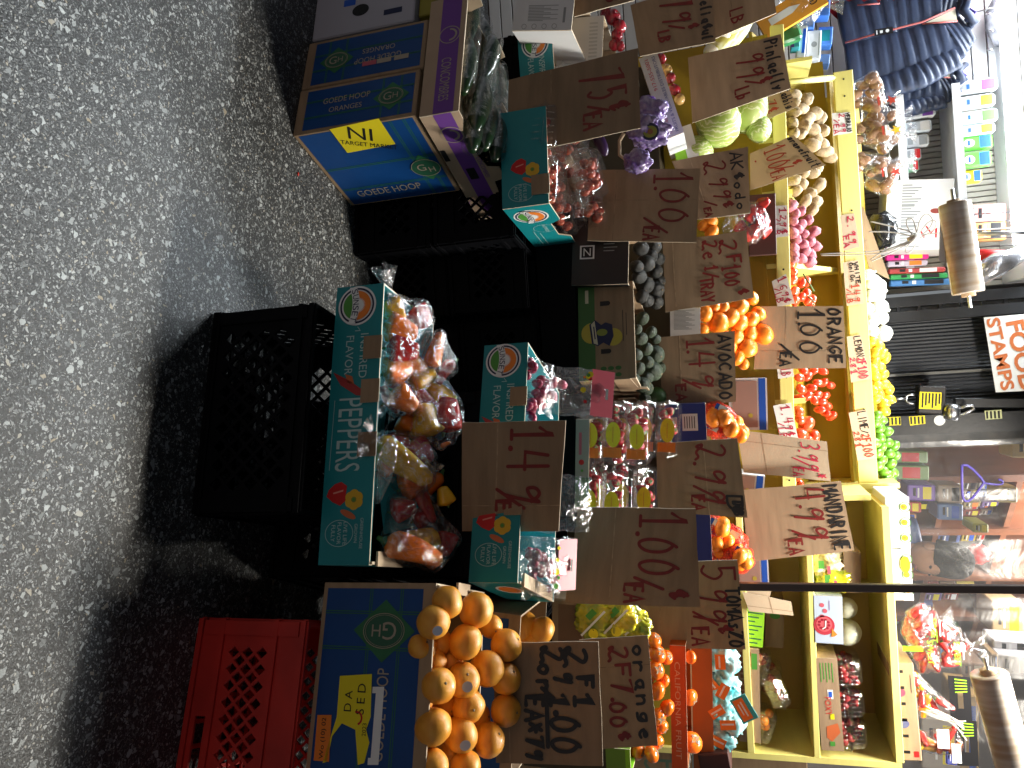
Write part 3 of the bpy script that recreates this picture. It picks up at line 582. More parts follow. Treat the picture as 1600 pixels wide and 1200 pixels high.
sign([(1185, 479), (1178, 577), (1322, 575), (1318, 478)], 2.98, [('ORANGE', .04, .82, .96, .14, INK_B), ('1', .06, .48, .26, .30, INK_B), ('.', .26, .48, .34, .1, INK_B), ('00', .28, .50, .84, .24, INK_B, .0), ('/', .58, .26, .98, .26, INK_B), ('EA', .74, .28, .97, .12, INK_B)], 'lit brown orange sign lettered in black', KRAFT, wd=.0075)
sign([(1030, 527), (1035, 636), (1150, 628), (1148, 517)], 2.74, [('AVOCADO', .04, .78, .98, .16, INK_B), ('1', .06, .36, .24, .36, INK_R), ('.', .22, .38, .30, .1, INK_R), ('4', .26, .38, .56, .34, INK_R), ('9', .56, .42, .84, .32, INK_R), ('/', .62, .26, .84, .30, INK_R), ('EA', .70, .20, .95, .13, INK_R)], 'brown avocado sign with black heading')
sign([(722, 660), (722, 830), (873, 830), (884, 657)], 1.738, [('1', .05, .48, .22, .40, INK_R), ('.', .22, .48, .30, .1, INK_R), ('4', .26, .46, .52, .40, INK_R), ('9', .56, .46, .82, .40, INK_R), ('/', .60, .32, .88, .36, INK_R), ('EA', .72, .36, .98, .14, INK_R)], 'brown 1.49 sign standing at the back of the front pepper box', lean=.06, wd=.0085)
sign([(1025, 693), (1028, 800), (1168, 809), (1152, 685)], 2.55, [('2', .02, .48, .30, .42, INK_R), ('.', .28, .46, .36, .1, INK_R), ('9', .36, .46, .66, .40, INK_R), ('9', .64, .44, .92, .40, INK_R), ('/', .60, .38, .84, .34, INK_R), ('EA', .74, .40, .96, .14, INK_R), ('DOB', .80, .86, .99, .10, INK_B), ('D', .72, .80, .99, .17, INK_B), ('8', .86, .84, .98, .12, INK_B)], 'brown 2.99 sign behind the strawberries, black scribble in its corner', wd=.0082)
sign([(1152, 672), (1162, 738), (1298, 752), (1292, 690)], 2.90, [('3', .06, .68, .34, .24, INK_P), ('.', .3, .68, .38, .1, INK_P), ('99', .36, .66, .86, .24, INK_P), ('/', .5, .58, .72, .22, INK_P), ('EA', .74, .58, .98, .12, INK_P), ('*', .84, .84, .98, .12, INK_P)], 'pale grey card 3.99 sign', KRAFT_L, wd=.005)
sign([(1158, 766), (1170, 878), (1335, 860), (1314, 752)], 2.86, [('MANDARINE', .04, .82, .99, .14, INK_B), ('4', .06, .54, .28, .28, INK_R), ('.', .28, .56, .36, .1, INK_R), ('9', .32, .50, .60, .32, INK_R), ('9', .58, .50, .86, .32, INK_R), ('/', .62, .42, .86, .26, INK_R), ('EA', .76, .40, .98, .13, INK_R)], 'large brown mandarine sign with a fold across it', KRAFT, wd=.008)
sign([(903, 792), (883, 942), (1094, 949), (1087, 795)], 2.02, [('1', .04, .54, .26, .38, INK_R), ('.', .24, .52, .32, .1, INK_R), ('00', .30, .54, .74, .30, INK_R, .05), ('/', .70, .48, .88, .28, INK_R), ('EA', .78, .44, .99, .14, INK_R), ('c', .82, .76, .96, .16, INK_R)], 'big brown 1.00 sign behind the radish bags', wd=.0085)
sign([(1000, 880), (1000, 1012), (1165, 1015), (1152, 875)], 2.42, [('5', .04, .62, .30, .34, INK_R), ('99', .30, .54, .76, .36, INK_R), ('/', .56, .50, .80, .30, INK_R), ('EA', .76, .50, .98, .16, INK_R), ('c', .72, .74, .86, .16, INK_R), ('TOMAsZO', .30, .86, .99, .13, INK_B), ], 'brown tomaszo sign half covered by the 1.00 sign', KRAFT, wd=.0075)
sign([(905, 1000), (915, 1172), (1028, 1165), (1012, 993)], 1.97, [('orange', .08, .76, .98, .20, INK_B), ('2', .06, .40, .24, .32, INK_R), ('F', .24, .50, .40, .20, INK_R), ('7', .38, .42, .54, .30, INK_R), ('.', .54, .42, .60, .1, INK_R), ('00', .58, .38, .84, .22, INK_R), ('c', .84, .46, .97, .18, INK_R)], 'brown orange sign with red 2 for 7.00', KRAFT)
sign([(770, 1004), (775, 1192), (942, 1197), (935, 1003)], 1.66, [('2', .03, .68, .24, .24, INK_B), ('F', .28, .80, .40, .14, INK_B), ('1', .42, .76, .56, .18, INK_B), ('2', .02, .46, .20, .24, INK_B), ('9', .24, .58, .36, .18, INK_B), ('or', .18, .42, .44, .16, INK_B), ('1', .42, .54, .56, .16, INK_B), ('.', .56, .58, .62, .1, INK_B), ('00', .60, .54, .94, .26, INK_B), ('/', .36, .44, .50, .14, INK_B), ('EA', .44, .30, .66, .16, INK_B), ('*79', .66, .30, .98, .16, INK_B), ('_', .36, .50, .98, .02, INK_B)], 'brown sign with thick black 2 for 1.00 lettering at the front oranges', wd=.0095)
sign([(1075, 90), (1082, 192), (1236, 138), (1220, 53)], 2.80, [('Pinlaelly', .06, .82, .98, .13, INK_B), ('99', .20, .50, .66, .32, INK_R), ('c', .66, .70, .78, .14, INK_R), ('/', .62, .54, .80, .2, INK_R), ('Lb', .72, .46, .94, .14, INK_R)], 'brown pinlaelly sign between the cabbages', KRAFT, wd=.0065)
sign([(985, 8), (1000, 88), (1118, 65), (1112, -30)], 2.62, [('peliacul', .20, .84, .98, .13, INK_B), ('79', .1, .36, .62, .4, INK_R), ('c', .62, .66, .74, .14, INK_R), ('/', .56, .40, .72, .24, INK_R), ('LB', .64, .28, .86, .14, INK_R)], 'brown peliacul sign at the top left', KRAFT, wd=.007)
sign([(893, -40), (897, 26), (992, 0), (985, -60)], 2.36, [('75', .1, .2, .6, .4, INK_R), ('B', .78, .55, .9, .2, INK_R)], 'dark brown sign corner over the white apple carton')
sign([(1105, -30), (1118, 60), (1213, 20), (1206, -50)], 2.84, [('1', .2, .4, .4, .4, INK_R), ('/', .42, .4, .62, .34, INK_R), ('LB', .62, .28, .92, .2, INK_R)], 'brown per pound sign above the napa cabbage', KRAFT, wd=.006)
sign([(1172, 240), (1172, 297), (1290, 258), (1240, 211)], 2.98, [('grapefruit', .02, .84, .98, .13, INK_B), ('1', .08, .30, .26, .44, INK_O), ('.', .26, .1, .32, .1, INK_O), ('00', .28, .30, .70, .34, INK_O), ('c', .62, .64, .78, .16, INK_O), ('/', .66, .34, .80, .34, INK_O), ('EA', .74, .30, .98, .2, INK_O)], 'torn kraft paper grapefruit sign', mat('kraft_paper', (.52, .36, .19), .8, .2, .1, 10), wd=.0045, t=.002)
sign([(1186, 150), (1192, 190), (1246, 166), (1232, 138)], 3.0, [('Cabbig', .02, .68, .98, .28, INK_B), ('7c', .3, .1, .9, .4, INK_O)], 'torn kraft paper cabbage sign', mat('kraft_paper', (.52, .36, .19), .8, .2, .1, 10), wd=.004, t=.002)
# ------------------------------------------------------------ yellow stand, left half: two sloping tiers
YL, YU = 3.08, 3.38
LM, LW = frame(P(1203, 40, YL), P(1223, 772, YL)); UM, UW = frame(P(1302, 113, YU), P(1343, 772, YU))
zl, zu = LM.translation.z, UM.translation.z
xe = P(1300, 772, YL+.1).x
st = empty('produce_stand', TR((0, YL, 0)), 'yellow painted wooden stand of two sloping tiers holding the loose vegetables', 'market stand')
mb = MB(); hL = onp(LM, 1232, 320)[1]; mb.box((0, 0, 0), (LW, .022, hL), YEL_W, None, .002)
o = mb.build('lower_rail', st); o.matrix_world = LM
for u in (.08, .3, .52, .55, .75, .97): p = MB(); p.disc(LW*u, hL*.5, .004, BLACK_P, 4, n=8); p.build('screw', o)
mb = MB(); hU = onp(UM, 1333, 120)[1]; mb.box((0, 0, 0), (UW, .024, hU), YEL_W, None, .002); o = mb.build('upper_rail', st); o.matrix_world = UM
for u in (.02, .06, .33, .55, .80, .98): p = MB(); p.disc(UW*u, hU*.5, .004, BLACK_P, 4, n=8); p.build('screw', o)
zlr = zl+.02
mb = MB(); lx0 = LM.translation.x
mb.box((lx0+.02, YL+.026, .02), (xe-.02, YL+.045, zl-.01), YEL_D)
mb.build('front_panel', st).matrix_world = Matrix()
mb = MB(); q0 = UM.to_3x3() @ Vector((1, 0, 0)); sl = q0.z/q0.x
def slab(x0, x1, ya, za, yb, zb, t, m):                  # board from (ya, za) up to (yb, zb), tilted like the rails
    X = x1-x0; f0 = (x0-0)*sl; f1 = (x1-0)*sl
    mb.add([(x0, ya, za+f0), (x1, ya, za+f1), (x1, yb, zb+f1), (x0, yb, zb+f0), (x0, ya, za+f0-t), (x1, ya, za+f1-t), (x1, yb, zb+f1-t), (x0, yb, zb+f0-t)], [(0, 1, 2, 3), (7, 6, 5, 4), (4, 5, 1, 0), (5, 6, 2, 1), (6, 7, 3, 2), (7, 4, 0, 3)], m)
zl0 = P(1214, 600, YL).z; zu0 = P(1335, 600, YU).z
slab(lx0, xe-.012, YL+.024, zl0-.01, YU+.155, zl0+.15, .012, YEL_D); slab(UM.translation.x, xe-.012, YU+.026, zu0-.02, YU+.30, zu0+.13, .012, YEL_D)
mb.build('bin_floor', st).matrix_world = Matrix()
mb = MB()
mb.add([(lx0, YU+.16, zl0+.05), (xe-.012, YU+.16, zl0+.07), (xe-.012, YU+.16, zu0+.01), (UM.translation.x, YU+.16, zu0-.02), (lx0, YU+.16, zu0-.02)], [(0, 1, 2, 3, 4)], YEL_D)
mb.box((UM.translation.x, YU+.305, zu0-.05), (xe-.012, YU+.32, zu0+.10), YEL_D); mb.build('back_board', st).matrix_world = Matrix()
def divider(u, x, Y0, Y1, zf, zb, zbase, full=False):
    b = MB(); c = P(x, u, Y0).x; t = .009; k = c*sl
    pts = [(Y0+.024, zbase+k-.01), (Y1-.008, zbase+k+.06), (Y1-.008, zb+k), (Y0+.08, zf+k), (Y0+.024, zf+k)] if not full else [(Y0+.024, zbase+k-.01), (Y1-.008, zbase+k+.06), (Y1-.008, zb+k), (Y0+.024, zf+k)]
    b.add([(c-t, y, z) for y, z in pts]+[(c+t, y, z) for y, z in pts], [(4, 3, 2, 1, 0)[-len(pts):] if len(pts) == 5 else (3, 2, 1, 0), tuple(range(len(pts), 2*len(pts)))]+[(i, (i+1) % len(pts), len(pts)+(i+1) % len(pts), len(pts)+i) for i in range(len(pts))], YEL_W)
    b.build('divider', st).matrix_world = Matrix()
for u, f, bk in ((212, .10, .06), (297, .10, .06), (412, .10, .235), (628, .10, .06)): divider(u, 1235, YL, YU+.15, zl0+f, zl0+bk+.10, zl0, False)
for u in (424, 615, 770): divider(u, 1350, YU, YU+.30, zu0+.07, zu0+.16, zu0)
mb = MB(); mb.box((xe-.010, YL, .01), (xe+.010, YU+.32, zu0-.01), YEL_W)
mb.box((xe-.010, YU-.02, zu0-.01), (xe+.010, YU+.33, zu0+.14), YEL_W); mb.build('end_panel', st).matrix_world = Matrix()
mb = MB(); x0_ = UM.translation.x; mb.box((x0_-.014, YL+.12, .01), (x0_, YU+.32, zu0-.10), YEL_W); mb.build('end_panel', st).matrix_world = Matrix()
mb = MB(); fs = TR((0, 0, 0)); a, b = P(1228, 128, YL+.06), P(1302, 122, YU-.01); mb.tube([a, b], .012, YEL_W, 4); mb.build('brace', st).matrix_world = Matrix()
# ------------------------------------------------------------ yellow stand, right half: open shelves
YR = 3.05
sh = empty('produce_shelf', TR((1.0, YR, 0)), 'yellow wooden shelf unit on the right with amber plywood back', 'market stand')
a0, a1 = P(1148, 790, YR), P(1168, 1172, YR); b0, b1 = P(1262, 868, YR), P(1272, 1180, YR); c0, c1 = P(1376, 778, YR), P(1400, 1192, YR)
xL, xR = xe+.03, c1.x
def shelf_board(A, B, h, dpt, nm):
    M, wd = frame(A, B); mb = MB(); mb.box((0, 0, 0), (wd, dpt, h), YEL_W, None, .002); o = mb.build(nm, sh); o.matrix_world = M; return M, wd
BM, BW = shelf_board(Vector((xL, YR, a0.z)), Vector((xR, YR, a1.z)), .026, .40, 'bottom_shelf')
MM, MW = shelf_board(Vector((xL, YR, P(1262, 868, YR).z)), Vector((xR, YR, b1.z)), .022, .40, 'middle_shelf')
TM, TW = shelf_board(Vector((xL, YR, c0.z)), Vector((xR, YR, c1.z)), .028, .42, 'top_shelf')
mb = MB(); mb.box((xL, YR+.421, .6), (xR-.0, YR+.43, max(c0.z, c1.z)+.02), YEL_LIT); mb.build('back_board', sh).matrix_world = Matrix()
mb = MB(); mb.add([(xR, YR+y, z) for y, z in ((0, .02), (.43, .02), (.43, c1.z+.02), (0, c1.z+.02))]+[(xR+.022, YR+y, z) for y, z in ((0, .02), (.43, .02), (.43, c1.z+.02), (0, c1.z+.02))], [(3, 2, 1, 0), (4, 5, 6, 7), (0, 1, 5, 4), (1, 2, 6, 5), (2, 3, 7, 6), (3, 0, 4, 7)], YEL_W); mb.build('end_panel', sh).matrix_world = Matrix()
mb = MB(); mb.box((xL, YR+.02, .02), (xR, YR+.035, a0.z-.004), YEL_D); mb.build('front_panel', sh).matrix_world = Matrix()
mb = MB(); k = P(1330, 905, YR+.02).x; mb.box((k+.10, YR+.28, b0.z+.024), (k+.115, YR+.40, c0.z-.002), YEL_W); mb.build('divider', sh).matrix_world = Matrix()
# post and lamps hanging over the stall
mb = MB(); A, B = P(1040, 915, 2.62), P(1660, 922, 2.62); A.x = B.x = (A.x+B.x)/2; mb.box((A.x-.012, 2.61, .004), (A.x+.012, 2.634, 2.9), BRNMET, None, .002); tag(mb.build('awning_post', None), 'thin dark brown steel post rising in front of the right shelves', 'post')
def fixture(L, lx, ly):
    f = MB(); c = L.location; f.box((c.x-lx/2-.03, c.y-ly*2.3-.03, c.z+.012), (c.x+lx/2+.03, c.y+ly*2.3+.03, c.z+.06), WHITEB, None, .004); f.tube([(c.x, c.y, c.z+.06), (c.x, c.y, c.z+.5)], .008, STEEL)
    o = tag(f.build('hanging_lamp', None), ('warm' if ly > .1 else 'bright')+' white lamp hanging above the '+('right shelves' if ly > .1 else 'left stand')+', out of the picture', 'lamp'); return o
fixture(L_STALL, .9, .0999); fixture(L_STALL2, .8, .121)
# ------------------------------------------------------------ shop front: floor step, slat wall, shutter, curtain, interior
YB = 4.05
SLAT = mat('white_slat_board', (.66, .67, .68), .45, .4, .05, 5); GROOVE = mat('brown_groove', (.07, .05, .04), .8)
def wall_rect(x0, x1, u0, u1, Y): a = P(x0, u0, Y); b = P(x1, u1, Y); return a.x, b.x, min(a.z, b.z), max(a.z, b.z)
sx0, sx1, sz0, sz1 = wall_rect(1180, 1572, -140, 150, YB)
mb = MB(); mb.box((sx0-.4, YB, .02), (sx1-.05, YB+.03, sz1), GROOVE); k = 0; z = .03
while z < sz1-.02: mb.box((sx0-.4, YB-.012, z), (sx1-.05, YB-.0005, min(z+.060, sz1-.005)), SLAT, None, .002); z += .066
tag(mb.build('slat_wall'), 'white slatted display wall behind the padded jackets', 'wall')
mb = MB(); BEI = mat('beige_shelf_back', (.36, .34, .29), .6, .3, .08, 6); gx0, gx1 = sx1-.05, P(1480, 452, YB+.1).x
n = 34
for i in range(n): a = gx0+(gx1-gx0)*i/n; b = gx0+(gx1-gx0)*(i+1)/n; mb.box((a+.003, YB+.10, .02), (b-.003, YB+.12, 3.1), BEI); 
mb.box((gx0, YB+.121, .02), (gx1, YB+.13, 3.1), mat('dark_gap', (.10, .09, .08), .8)); tag(mb.build('ribbed_wall'), 'beige ribbed wall panel behind the goods shelves', 'wall')
# white goods shelf with bright strip
WSH = mat('white_enamel', (.80, .82, .84), .35, .5)
gs = empty('goods_shelf', TR((gx0, YB, 0)), 'white enamel shelf unit of packaged household goods, upper left', 'shelf')
for v, nm in ((1497, 'shelf_board'), (1408, 'shelf_board')):
    a = P(v, 150, YB-.18); mb = MB(); mb.box((gx0+.02, YB-.20, a.z-.012), (gx0+.86, YB+.095, a.z), WSH, None, .003); mb.box((gx0+.02, YB-.205, a.z-.03), (gx0+.86, YB-.2005, a.z+.004), WSH); mb.build(nm, gs).matrix_world = Matrix()
mb = MB(); zt = P(1590, 250, YB-.2).z; mb.box((sx0-.3, YB-.30, zt), (gx1, YB+.095, zt+.10), WSH, None, .004); mb.build('canopy', gs).matrix_world = Matrix()
mb = MB(); mb.box((sx0-.2, YB-.22, zt-.026), (gx1-.15, YB-.16, zt-.001), mat('lit_tube', (1, 1, 1), .5, emit=(.90, .96, 1, 14))); mb.build('light_strip', gs).matrix_world = Matrix()
# shutter and its frame
ga, gb = P(1440, 500, YB).x, P(1440, 650, YB).x
SHUT = mat('black_shutter_paint', (.055, .062, .075), .42, .5, .4, 7, col2=(.026, .030, .038), bump=.15, bs=60, stretch=(4, 1, .7))
sg = empty('roll_shutter', TR(((ga+gb)/2, YB, 0)), 'scuffed black corrugated shutter panel below the food stamps sign', 'shutter')
mb = MB(); z = ga; n = 0; rings = []
while z < gb: rings.append([(z, YB+.05+(.005 if n % 2 else 0), .02), (z, YB+.05+(.005 if n % 2 else 0), 3.2)]); z += .0085; n += 1
vs = [v for r_ in rings for v in r_]; mb.add(vs, [(2*i, 2*i+1, 2*i+3, 2*i+2) for i in range(len(rings)-1)], SHUT); mb.build('corrugated_sheet', sg).matrix_world = Matrix()
k = P(1460, 583, YB).x; mb = MB(); mb.box((k-.006, YB+.036, .02), (k+.006, YB+.049, 3.2), mat('grey_seam', (.16, .16, .15), .5)); mb.build('seam_strip', sg).matrix_world = Matrix()
fr = empty('shutter_frame', TR((ga, YB, 0)), 'black steel shutter frame with perforated track left of the shutter', 'frame')
mb = MB(); k0 = P(1440, 462, YB).x
mb.box((k0, YB-.04, .02), (k0+.05, YB+.05, 3.2), BLKMET); mb.box((ga-.045, YB-.05, .02), (ga+.005, YB+.06, 3.2), BLKMET); mb.box((k0+.05, YB+.03, .02), (ga-.045, YB+.045, 3.2), mat('pale_gap', (.5, .52, .54), .6)); mb.build('channel', fr).matrix_world = Matrix()
mb = MB(); z = 1.5
while z < 3.1: mb.box((k0+.048, YB-.03, z), (ga-.043, YB-.02, z+.014), BLKMET); z += .09
mb.build('cross_bar', fr).matrix_world = Matrix()
fj = empty('door_jamb', TR((gb, YB, 0)), 'black steel jamb with yellow stickers between shutter and shop window', 'frame')
g2 = P(1440, 690, YB).x; mb = MB(); mb.box((gb-.005, YB-.03, .02), (gb+.085, YB+.06, 3.2), BLKMET); mb.box((gb+.085, YB+.02, .02), (g2+.03, YB+.08, 3.2), mat('dirty_black_metal', (.05, .053, .06), .5, .4, .6, 18, col2=(.10, .10, .10))); mb.build('channel', fj).matrix_world = Matrix()
JM = mk(Vector((0, YB-.031, 0)), Vector((1, 0, 0)), Vector((0, 1, 0)), Vector((0, 0, 1)))
def pane(ob_name, pts, m, M=JM, lay=1, parent=None): p = MB(); p.poly([onp(M, *q) for q in pts], m, lay); return p.build(ob_name, parent, M) if not parent else p
p = MB()
for pts, m in ((((1387, 652), (1407, 651), (1408, 664), (1389, 665)), YEL_P), (((1420, 651), (1445, 649), (1446, 662), (1422, 665)), YEL_P), (((1538, 642), (1565, 640), (1566, 654), (1540, 656)), mat('pale_yellow_print', (.62, .66, .35), .5))):
    q = [onp(JM, *k) for k in pts]; p.poly(q, m, 1); cx = sum(k[0] for k in q)/4; cz = sum(k[1] for k in q)/4
    for i in range(4): p.rect(cx-.017, cz-.03+.016*i, cx+.017, cz-.022+.016*i, BLACK_P, 2)
x, z = onp(JM, 1468, 657); p.disc(x, z, .024, WHITE_P, 1); o = p.build('sticker', fj); o.matrix_world = JM
# food stamps sign
FM, FW = frame(P(1533, 497, YB-.06), P(1556, 614, YB-.06)); mb = MB(); q = [onp(FM, *k) for k in ((1537, 496), (1556, 613), (1700, 606), (1680, 484))]
mb.panel(q, [], WHITE_P, .004); fs = tag(mb.build('food_stamps_sign', None, FM), 'white hanging sign reading FOOD STAMPS in rust orange letters', 'sign')
RUST = mat('rust_orange_letters', (.56, .15, .04), .5); p = MB(); x, z = onp(FM, 1563, 553); p.text('\x01STAMPS', x, z, .056, RUST, 2, 1, wd=.335); x, z = onp(FM, 1597, 556); p.text('\x01FOOD', x, z, .075, RUST, 2, 1, wd=.325); p.build('lettering', fs)
# lock box and padlocks
KM, KW = frame(P(1432, 602, YB-.05), P(1430, 645, YB-.05)); hK = onp(KM, 1474, 622)[1]
mb = MB(); mb.box((0, -.05, 0), (KW, .02, hK), mat('dark_lock_steel', (.045, .042, .042), .4, .5, .4, 20, metal=.4), None, .006); o = tag(mb.build('lock_box', None, KM), 'dark steel lock box with torn yellow sticker on the shutter', 'lock box')
p = MB(); p.T = TR((0, -.051, 0)); a = onp(KM, 1437, 612, -.05); b = onp(KM, 1470, 640, -.05); p.rect(a[0], a[1], b[0], b[1], YEL_P, 1)
for i in range(7): p.rect(a[0]+.005, a[1]+.010+i*.014, b[0]-.006-.01*(i % 3), a[1]+.017+i*.014, BLACK_P, 2)
p.build('sticker', o)
p = MB(); x, z = KW/2, 0; p.tube([(x-.02, -.02, 0), (x-.02, -.02, -.03), (x-.012, -.02, -.045), (x+.012, -.02, -.045), (x+.02, -.02, -.03), (x+.02, -.02, 0)], .006, STEEL); p.tube([(x, -.02, -.045), (x+.004, -.02, -.11)], .007, STEEL); p.build('shackle', o)
C = P(1487, 643, YB-.10); mb = MB(); mb.T = TR(C) @ Matrix.Rotation(R(-80), 4, 'Y'); mb.lathe([(.012, -.04), (.030, -.036), (.036, -.01), (.036, .01), (.028, .032), (.010, .036)], STEEL, 16); o = tag(mb.build('padlock', None), 'round steel padlock hanging beside the lock box', 'padlock')
p = MB(); p.tube([P(1498, 638, YB-.10), P(1512, 634, YB-.10), P(1520, 634, YB-.10), P(1522, 639, YB-.10), P(1514, 643, YB-.10), P(1500, 649, YB-.10)], .007, STEEL); p.build('shackle', o)
mb = MB(); M, wd = frame(P(1492, 622, YB-.04), P(1492, 634, YB-.04)); mb.box((0, 0, 0), (.045, .03, .5), BLKMET, None, .004); tag(mb.build('latch_bar', None, M), 'black latch bar above the padlock at the jamb', 'latch')
# clear plastic curtain in front of the shop
cx0, cx1 = g2+.0, P(1500, 1215, 3.62).x+.4; n = 60; vs = []
for i in range(n+1):
    u = i/n; x = cx0+(cx1-cx0)*u; y = YB-.02-(.40)*min(1, u*1.4)+.012*math.sin(u*44)+.006*math.sin(u*97)
    vs += [(x, y, .6), (x+.01*math.sin(u*20), y+.01*math.sin(u*31), 3.2)]
mb = MB(); mb.add(vs, [(2*i, 2*i+1, 2*i+3, 2*i+2) for i in range(n)], SHEET, True); tag(mb.build('plastic_curtain'), 'clear hazy plastic curtain hanging across the shop interior on the right', 'curtain')
# interior shell
IW = mat('shop_wall_paint', (.45, .42, .38), .7, .3, .15, 3)
mb = MB(); mb.box((g2+.02, 7.4, 0), (4.5, 7.5, 3.4), IW); tag(mb.build('back_wall'), 'plain far wall of the shop seen through the plastic', 'wall')
mb = MB(); mb.box((sx0-1.5, YB+.14, 3.2), (4.5, 7.5, 3.3), IW); tag(mb.build('shop_ceiling'), kind='structure')
mb = MB(); mb.box((g2-.02, YB+.14, 0), (g2+.02, 7.4, 3.2), mat('brown_partition', (.20, .12, .07), .6, .3, .3, 4, stretch=(4, 4, 1))); tag(mb.build('side_wall'), 'brown partition wall just inside the shop', 'wall')
WD = mat('red_brown_wood', (.30, .11, .045), .5, .4, .3, 6, stretch=(3, 3, .6))
SA, SB = P(1400, 752, 4.75), P(1400, 1020, 6.1); SMx, SWd = frame(Vector((SA.x, SA.y, 0)), Vector((SB.x, SB.y, 0)))
us = empty('shop_shelving', SMx, 'red brown wooden shelving inside the shop, crowded with packets', 'shelf')
lv = [1.20, 1.56, 1.92, 2.28, 2.64]
mb = MB()
for z in lv: b = MB(); b.box((.03, .01, z), (SWd-.03, .34, z+.03), WD); b.build('shelf_board', us)
for u in (0, .25, .5, .75, 1): b = MB(); b.box((SWd*u-.03, 0, .01), (SWd*u+.03, .36, 3.0), WD); b.build('upright', us)
b = MB(); b.box((.03, .345, .5), (SWd-.03, .36, 2.95), mat('dark_shelf_back', (.06, .035, .022), .7)); b.build('back_board', us)
r2 = random.Random(11)
GC = [(.40, .34, .28), (.42, .32, .05), (.26, .05, .04), (.50, .48, .46), (.10, .14, .32), (.30, .24, .10), (.34, .20, .07), (.44, .46, .44), (.16, .09, .05), (.10, .08, .06), (.13, .22, .10), (.16, .10, .28), (.05, .045, .05)]
def pack(M, wd, h, d, col, label, cat='packet', group=None, name='packet', m2=None):
    mb = MB(); m = mat('packet_%d_%d_%d' % tuple(int(c*100) for c in col), col, .45, .4, .12, 14); mb.box((0, 0, 0), (wd, d, h), m, None, min(.006, h*.15)); o = mb.build(name, None, M); tag(o, label, cat, group)
    p = MB(); c2 = m2 or r2.choice([WHITE_P, YEL_P, RED_P, BLUE_P, BLACK_P, ORANGE_P]); p.rect(wd*.12, h*.55, wd*.88, h*.85, c2, 1); p.rect(wd*.2, h*.2, wd*.7, h*.30, BLACK_P, 1); p.rect(wd*.2, h*.36, wd*.8, h*.42, WHITE_P, 1); p.build('printing', o); return o
for z in lv[:-1]:
    x = .04
    while x < SWd-.10:
        wd = r2.uniform(.04, .10); h = r2.uniform(.06, .15); y_ = r2.uniform(.02, .10); zz = z+.031; top = z+.33
        while zz+h < top and r2.random() < .9:
            pack(SMx @ TR((x+r2.uniform(0, .006), y_, zz)), wd, h, .15, r2.choice(GC), 'small packet on the red brown shelving inside the shop', group='packets on the shop shelving'); zz += h+.002; h = r2.uniform(.03, .12); wd *= r2.uniform(.85, 1.0)
        x += wd+r2.uniform(.004, .02)
# ------------------------------------------------------------ fruit and vegetables
def fm(name, c, c2, rough=.4, vs_=6, bump=.25, bs=260, spec=.45, sss=.0, var=.18, coat=0): return mat(name, c, rough, spec, var, max(1.2, vs_*.3), c2, min(1.0, bump*.7), bs*.085, sss=sss, coat=coat)
M_OR = fm('orange_peel', (.82, .40, .05), (.76, .29, .025), .38, 3, .35, 300, coat=.1)
M_TG = fm('tangerine_peel', (.88, .28, .02), (.85, .22, .01), .35, 4, .3, 300, coat=.1)
M_AV = fm('avocado_skin', (.038, .066, .030), (.010, .018, .010), .42, 30, 1.6, 190, var=.4); M_AVD = fm('dark_avocado_skin', (.007, .007, .007), (.018, .020, .018), .36, 30, 1.4, 190, var=.4); M_AVG = fm('green_avocado_skin', (.05, .13, .025), (.03, .08, .02), .4, 30, .5, 160)
M_CU = fm('cucumber_skin', (.005, .018, .007), (.014, .038, .013), .28, 30, .5, 90, coat=.5)
M_PY = fm('yellow_pepper_skin', (.82, .48, .02), (.75, .36, .01), .22, 3, .1, 40, coat=.4); M_PO = fm('orange_pepper_skin', (.80, .20, .015), (.72, .13, .01), .22, 3, .1, 40, coat=.4); M_PR = fm('red_pepper_skin', (.45, .025, .02), (.30, .012, .012), .22, 3, .1, 40, coat=.4)
M_STEM = fm('green_stem', (.07, .16, .035), (.04, .09, .02), .6, 20, .3, 80)
M_TOM = fm('tomato_skin', (.72, .10, .035), (.62, .05, .02), .22, 4, .05, 30, coat=.4); M_ROM = fm('plum_tomato_skin', (.68, .065, .02), (.55, .03, .012), .22, 4, .05, 30, coat=.4)
M_POT = fm('potato_skin', (.42, .32, .19), (.30, .21, .11), .75, 14, .5, 60); M_RPO = fm('red_potato_skin', (.42, .13, .16), (.28, .07, .10), .6, 14, .4, 60)
M_ON = fm('white_onion_skin', (.80, .80, .74), (.70, .72, .60), .3, 6, .1, 40, coat=.3); M_LI = fm('lime_skin', (.14, .32, .02), (.07, .22, .012), .35, 5, .3, 220, coat=.2); M_LE = fm('lemon_skin', (.72, .50, .03), (.64, .40, .015), .35, 5, .35, 200, coat=.2)
M_CAB = fm('cabbage_leaf', (.46, .56, .17), (.30, .44, .07), .45, 5, .5, 26); M_NAPA = fm('pale_cabbage_leaf', (.62, .60, .16), (.45, .46, .08), .5, 7, .7, 30)
M_APP = fm('apple_skin', (.36, .02, .035), (.24, .012, .02), .2, 8, .0, 40, coat=.5); M_APY = fm('yellow_apple_skin', (.60, .45, .14), (.45, .20, .08), .25, 6, 0, 40, coat=.4)
M_PER = fm('persimmon_skin', (.84, .20, .015), (.74, .13, .01), .22, 4, .05, 30, coat=.5); M_CAL = fm('dry_calyx', (.30, .24, .14), (.16, .10, .06), .8, 20, .4, 60)
M_STR = fm('strawberry_skin', (.40, .014, .018), (.26, .008, .012), .25, 8, .6, 130, coat=.3); M_RAD = fm('radish_skin', (.34, .014, .07), (.22, .008, .04), .3, 8, .1, 40, coat=.3)
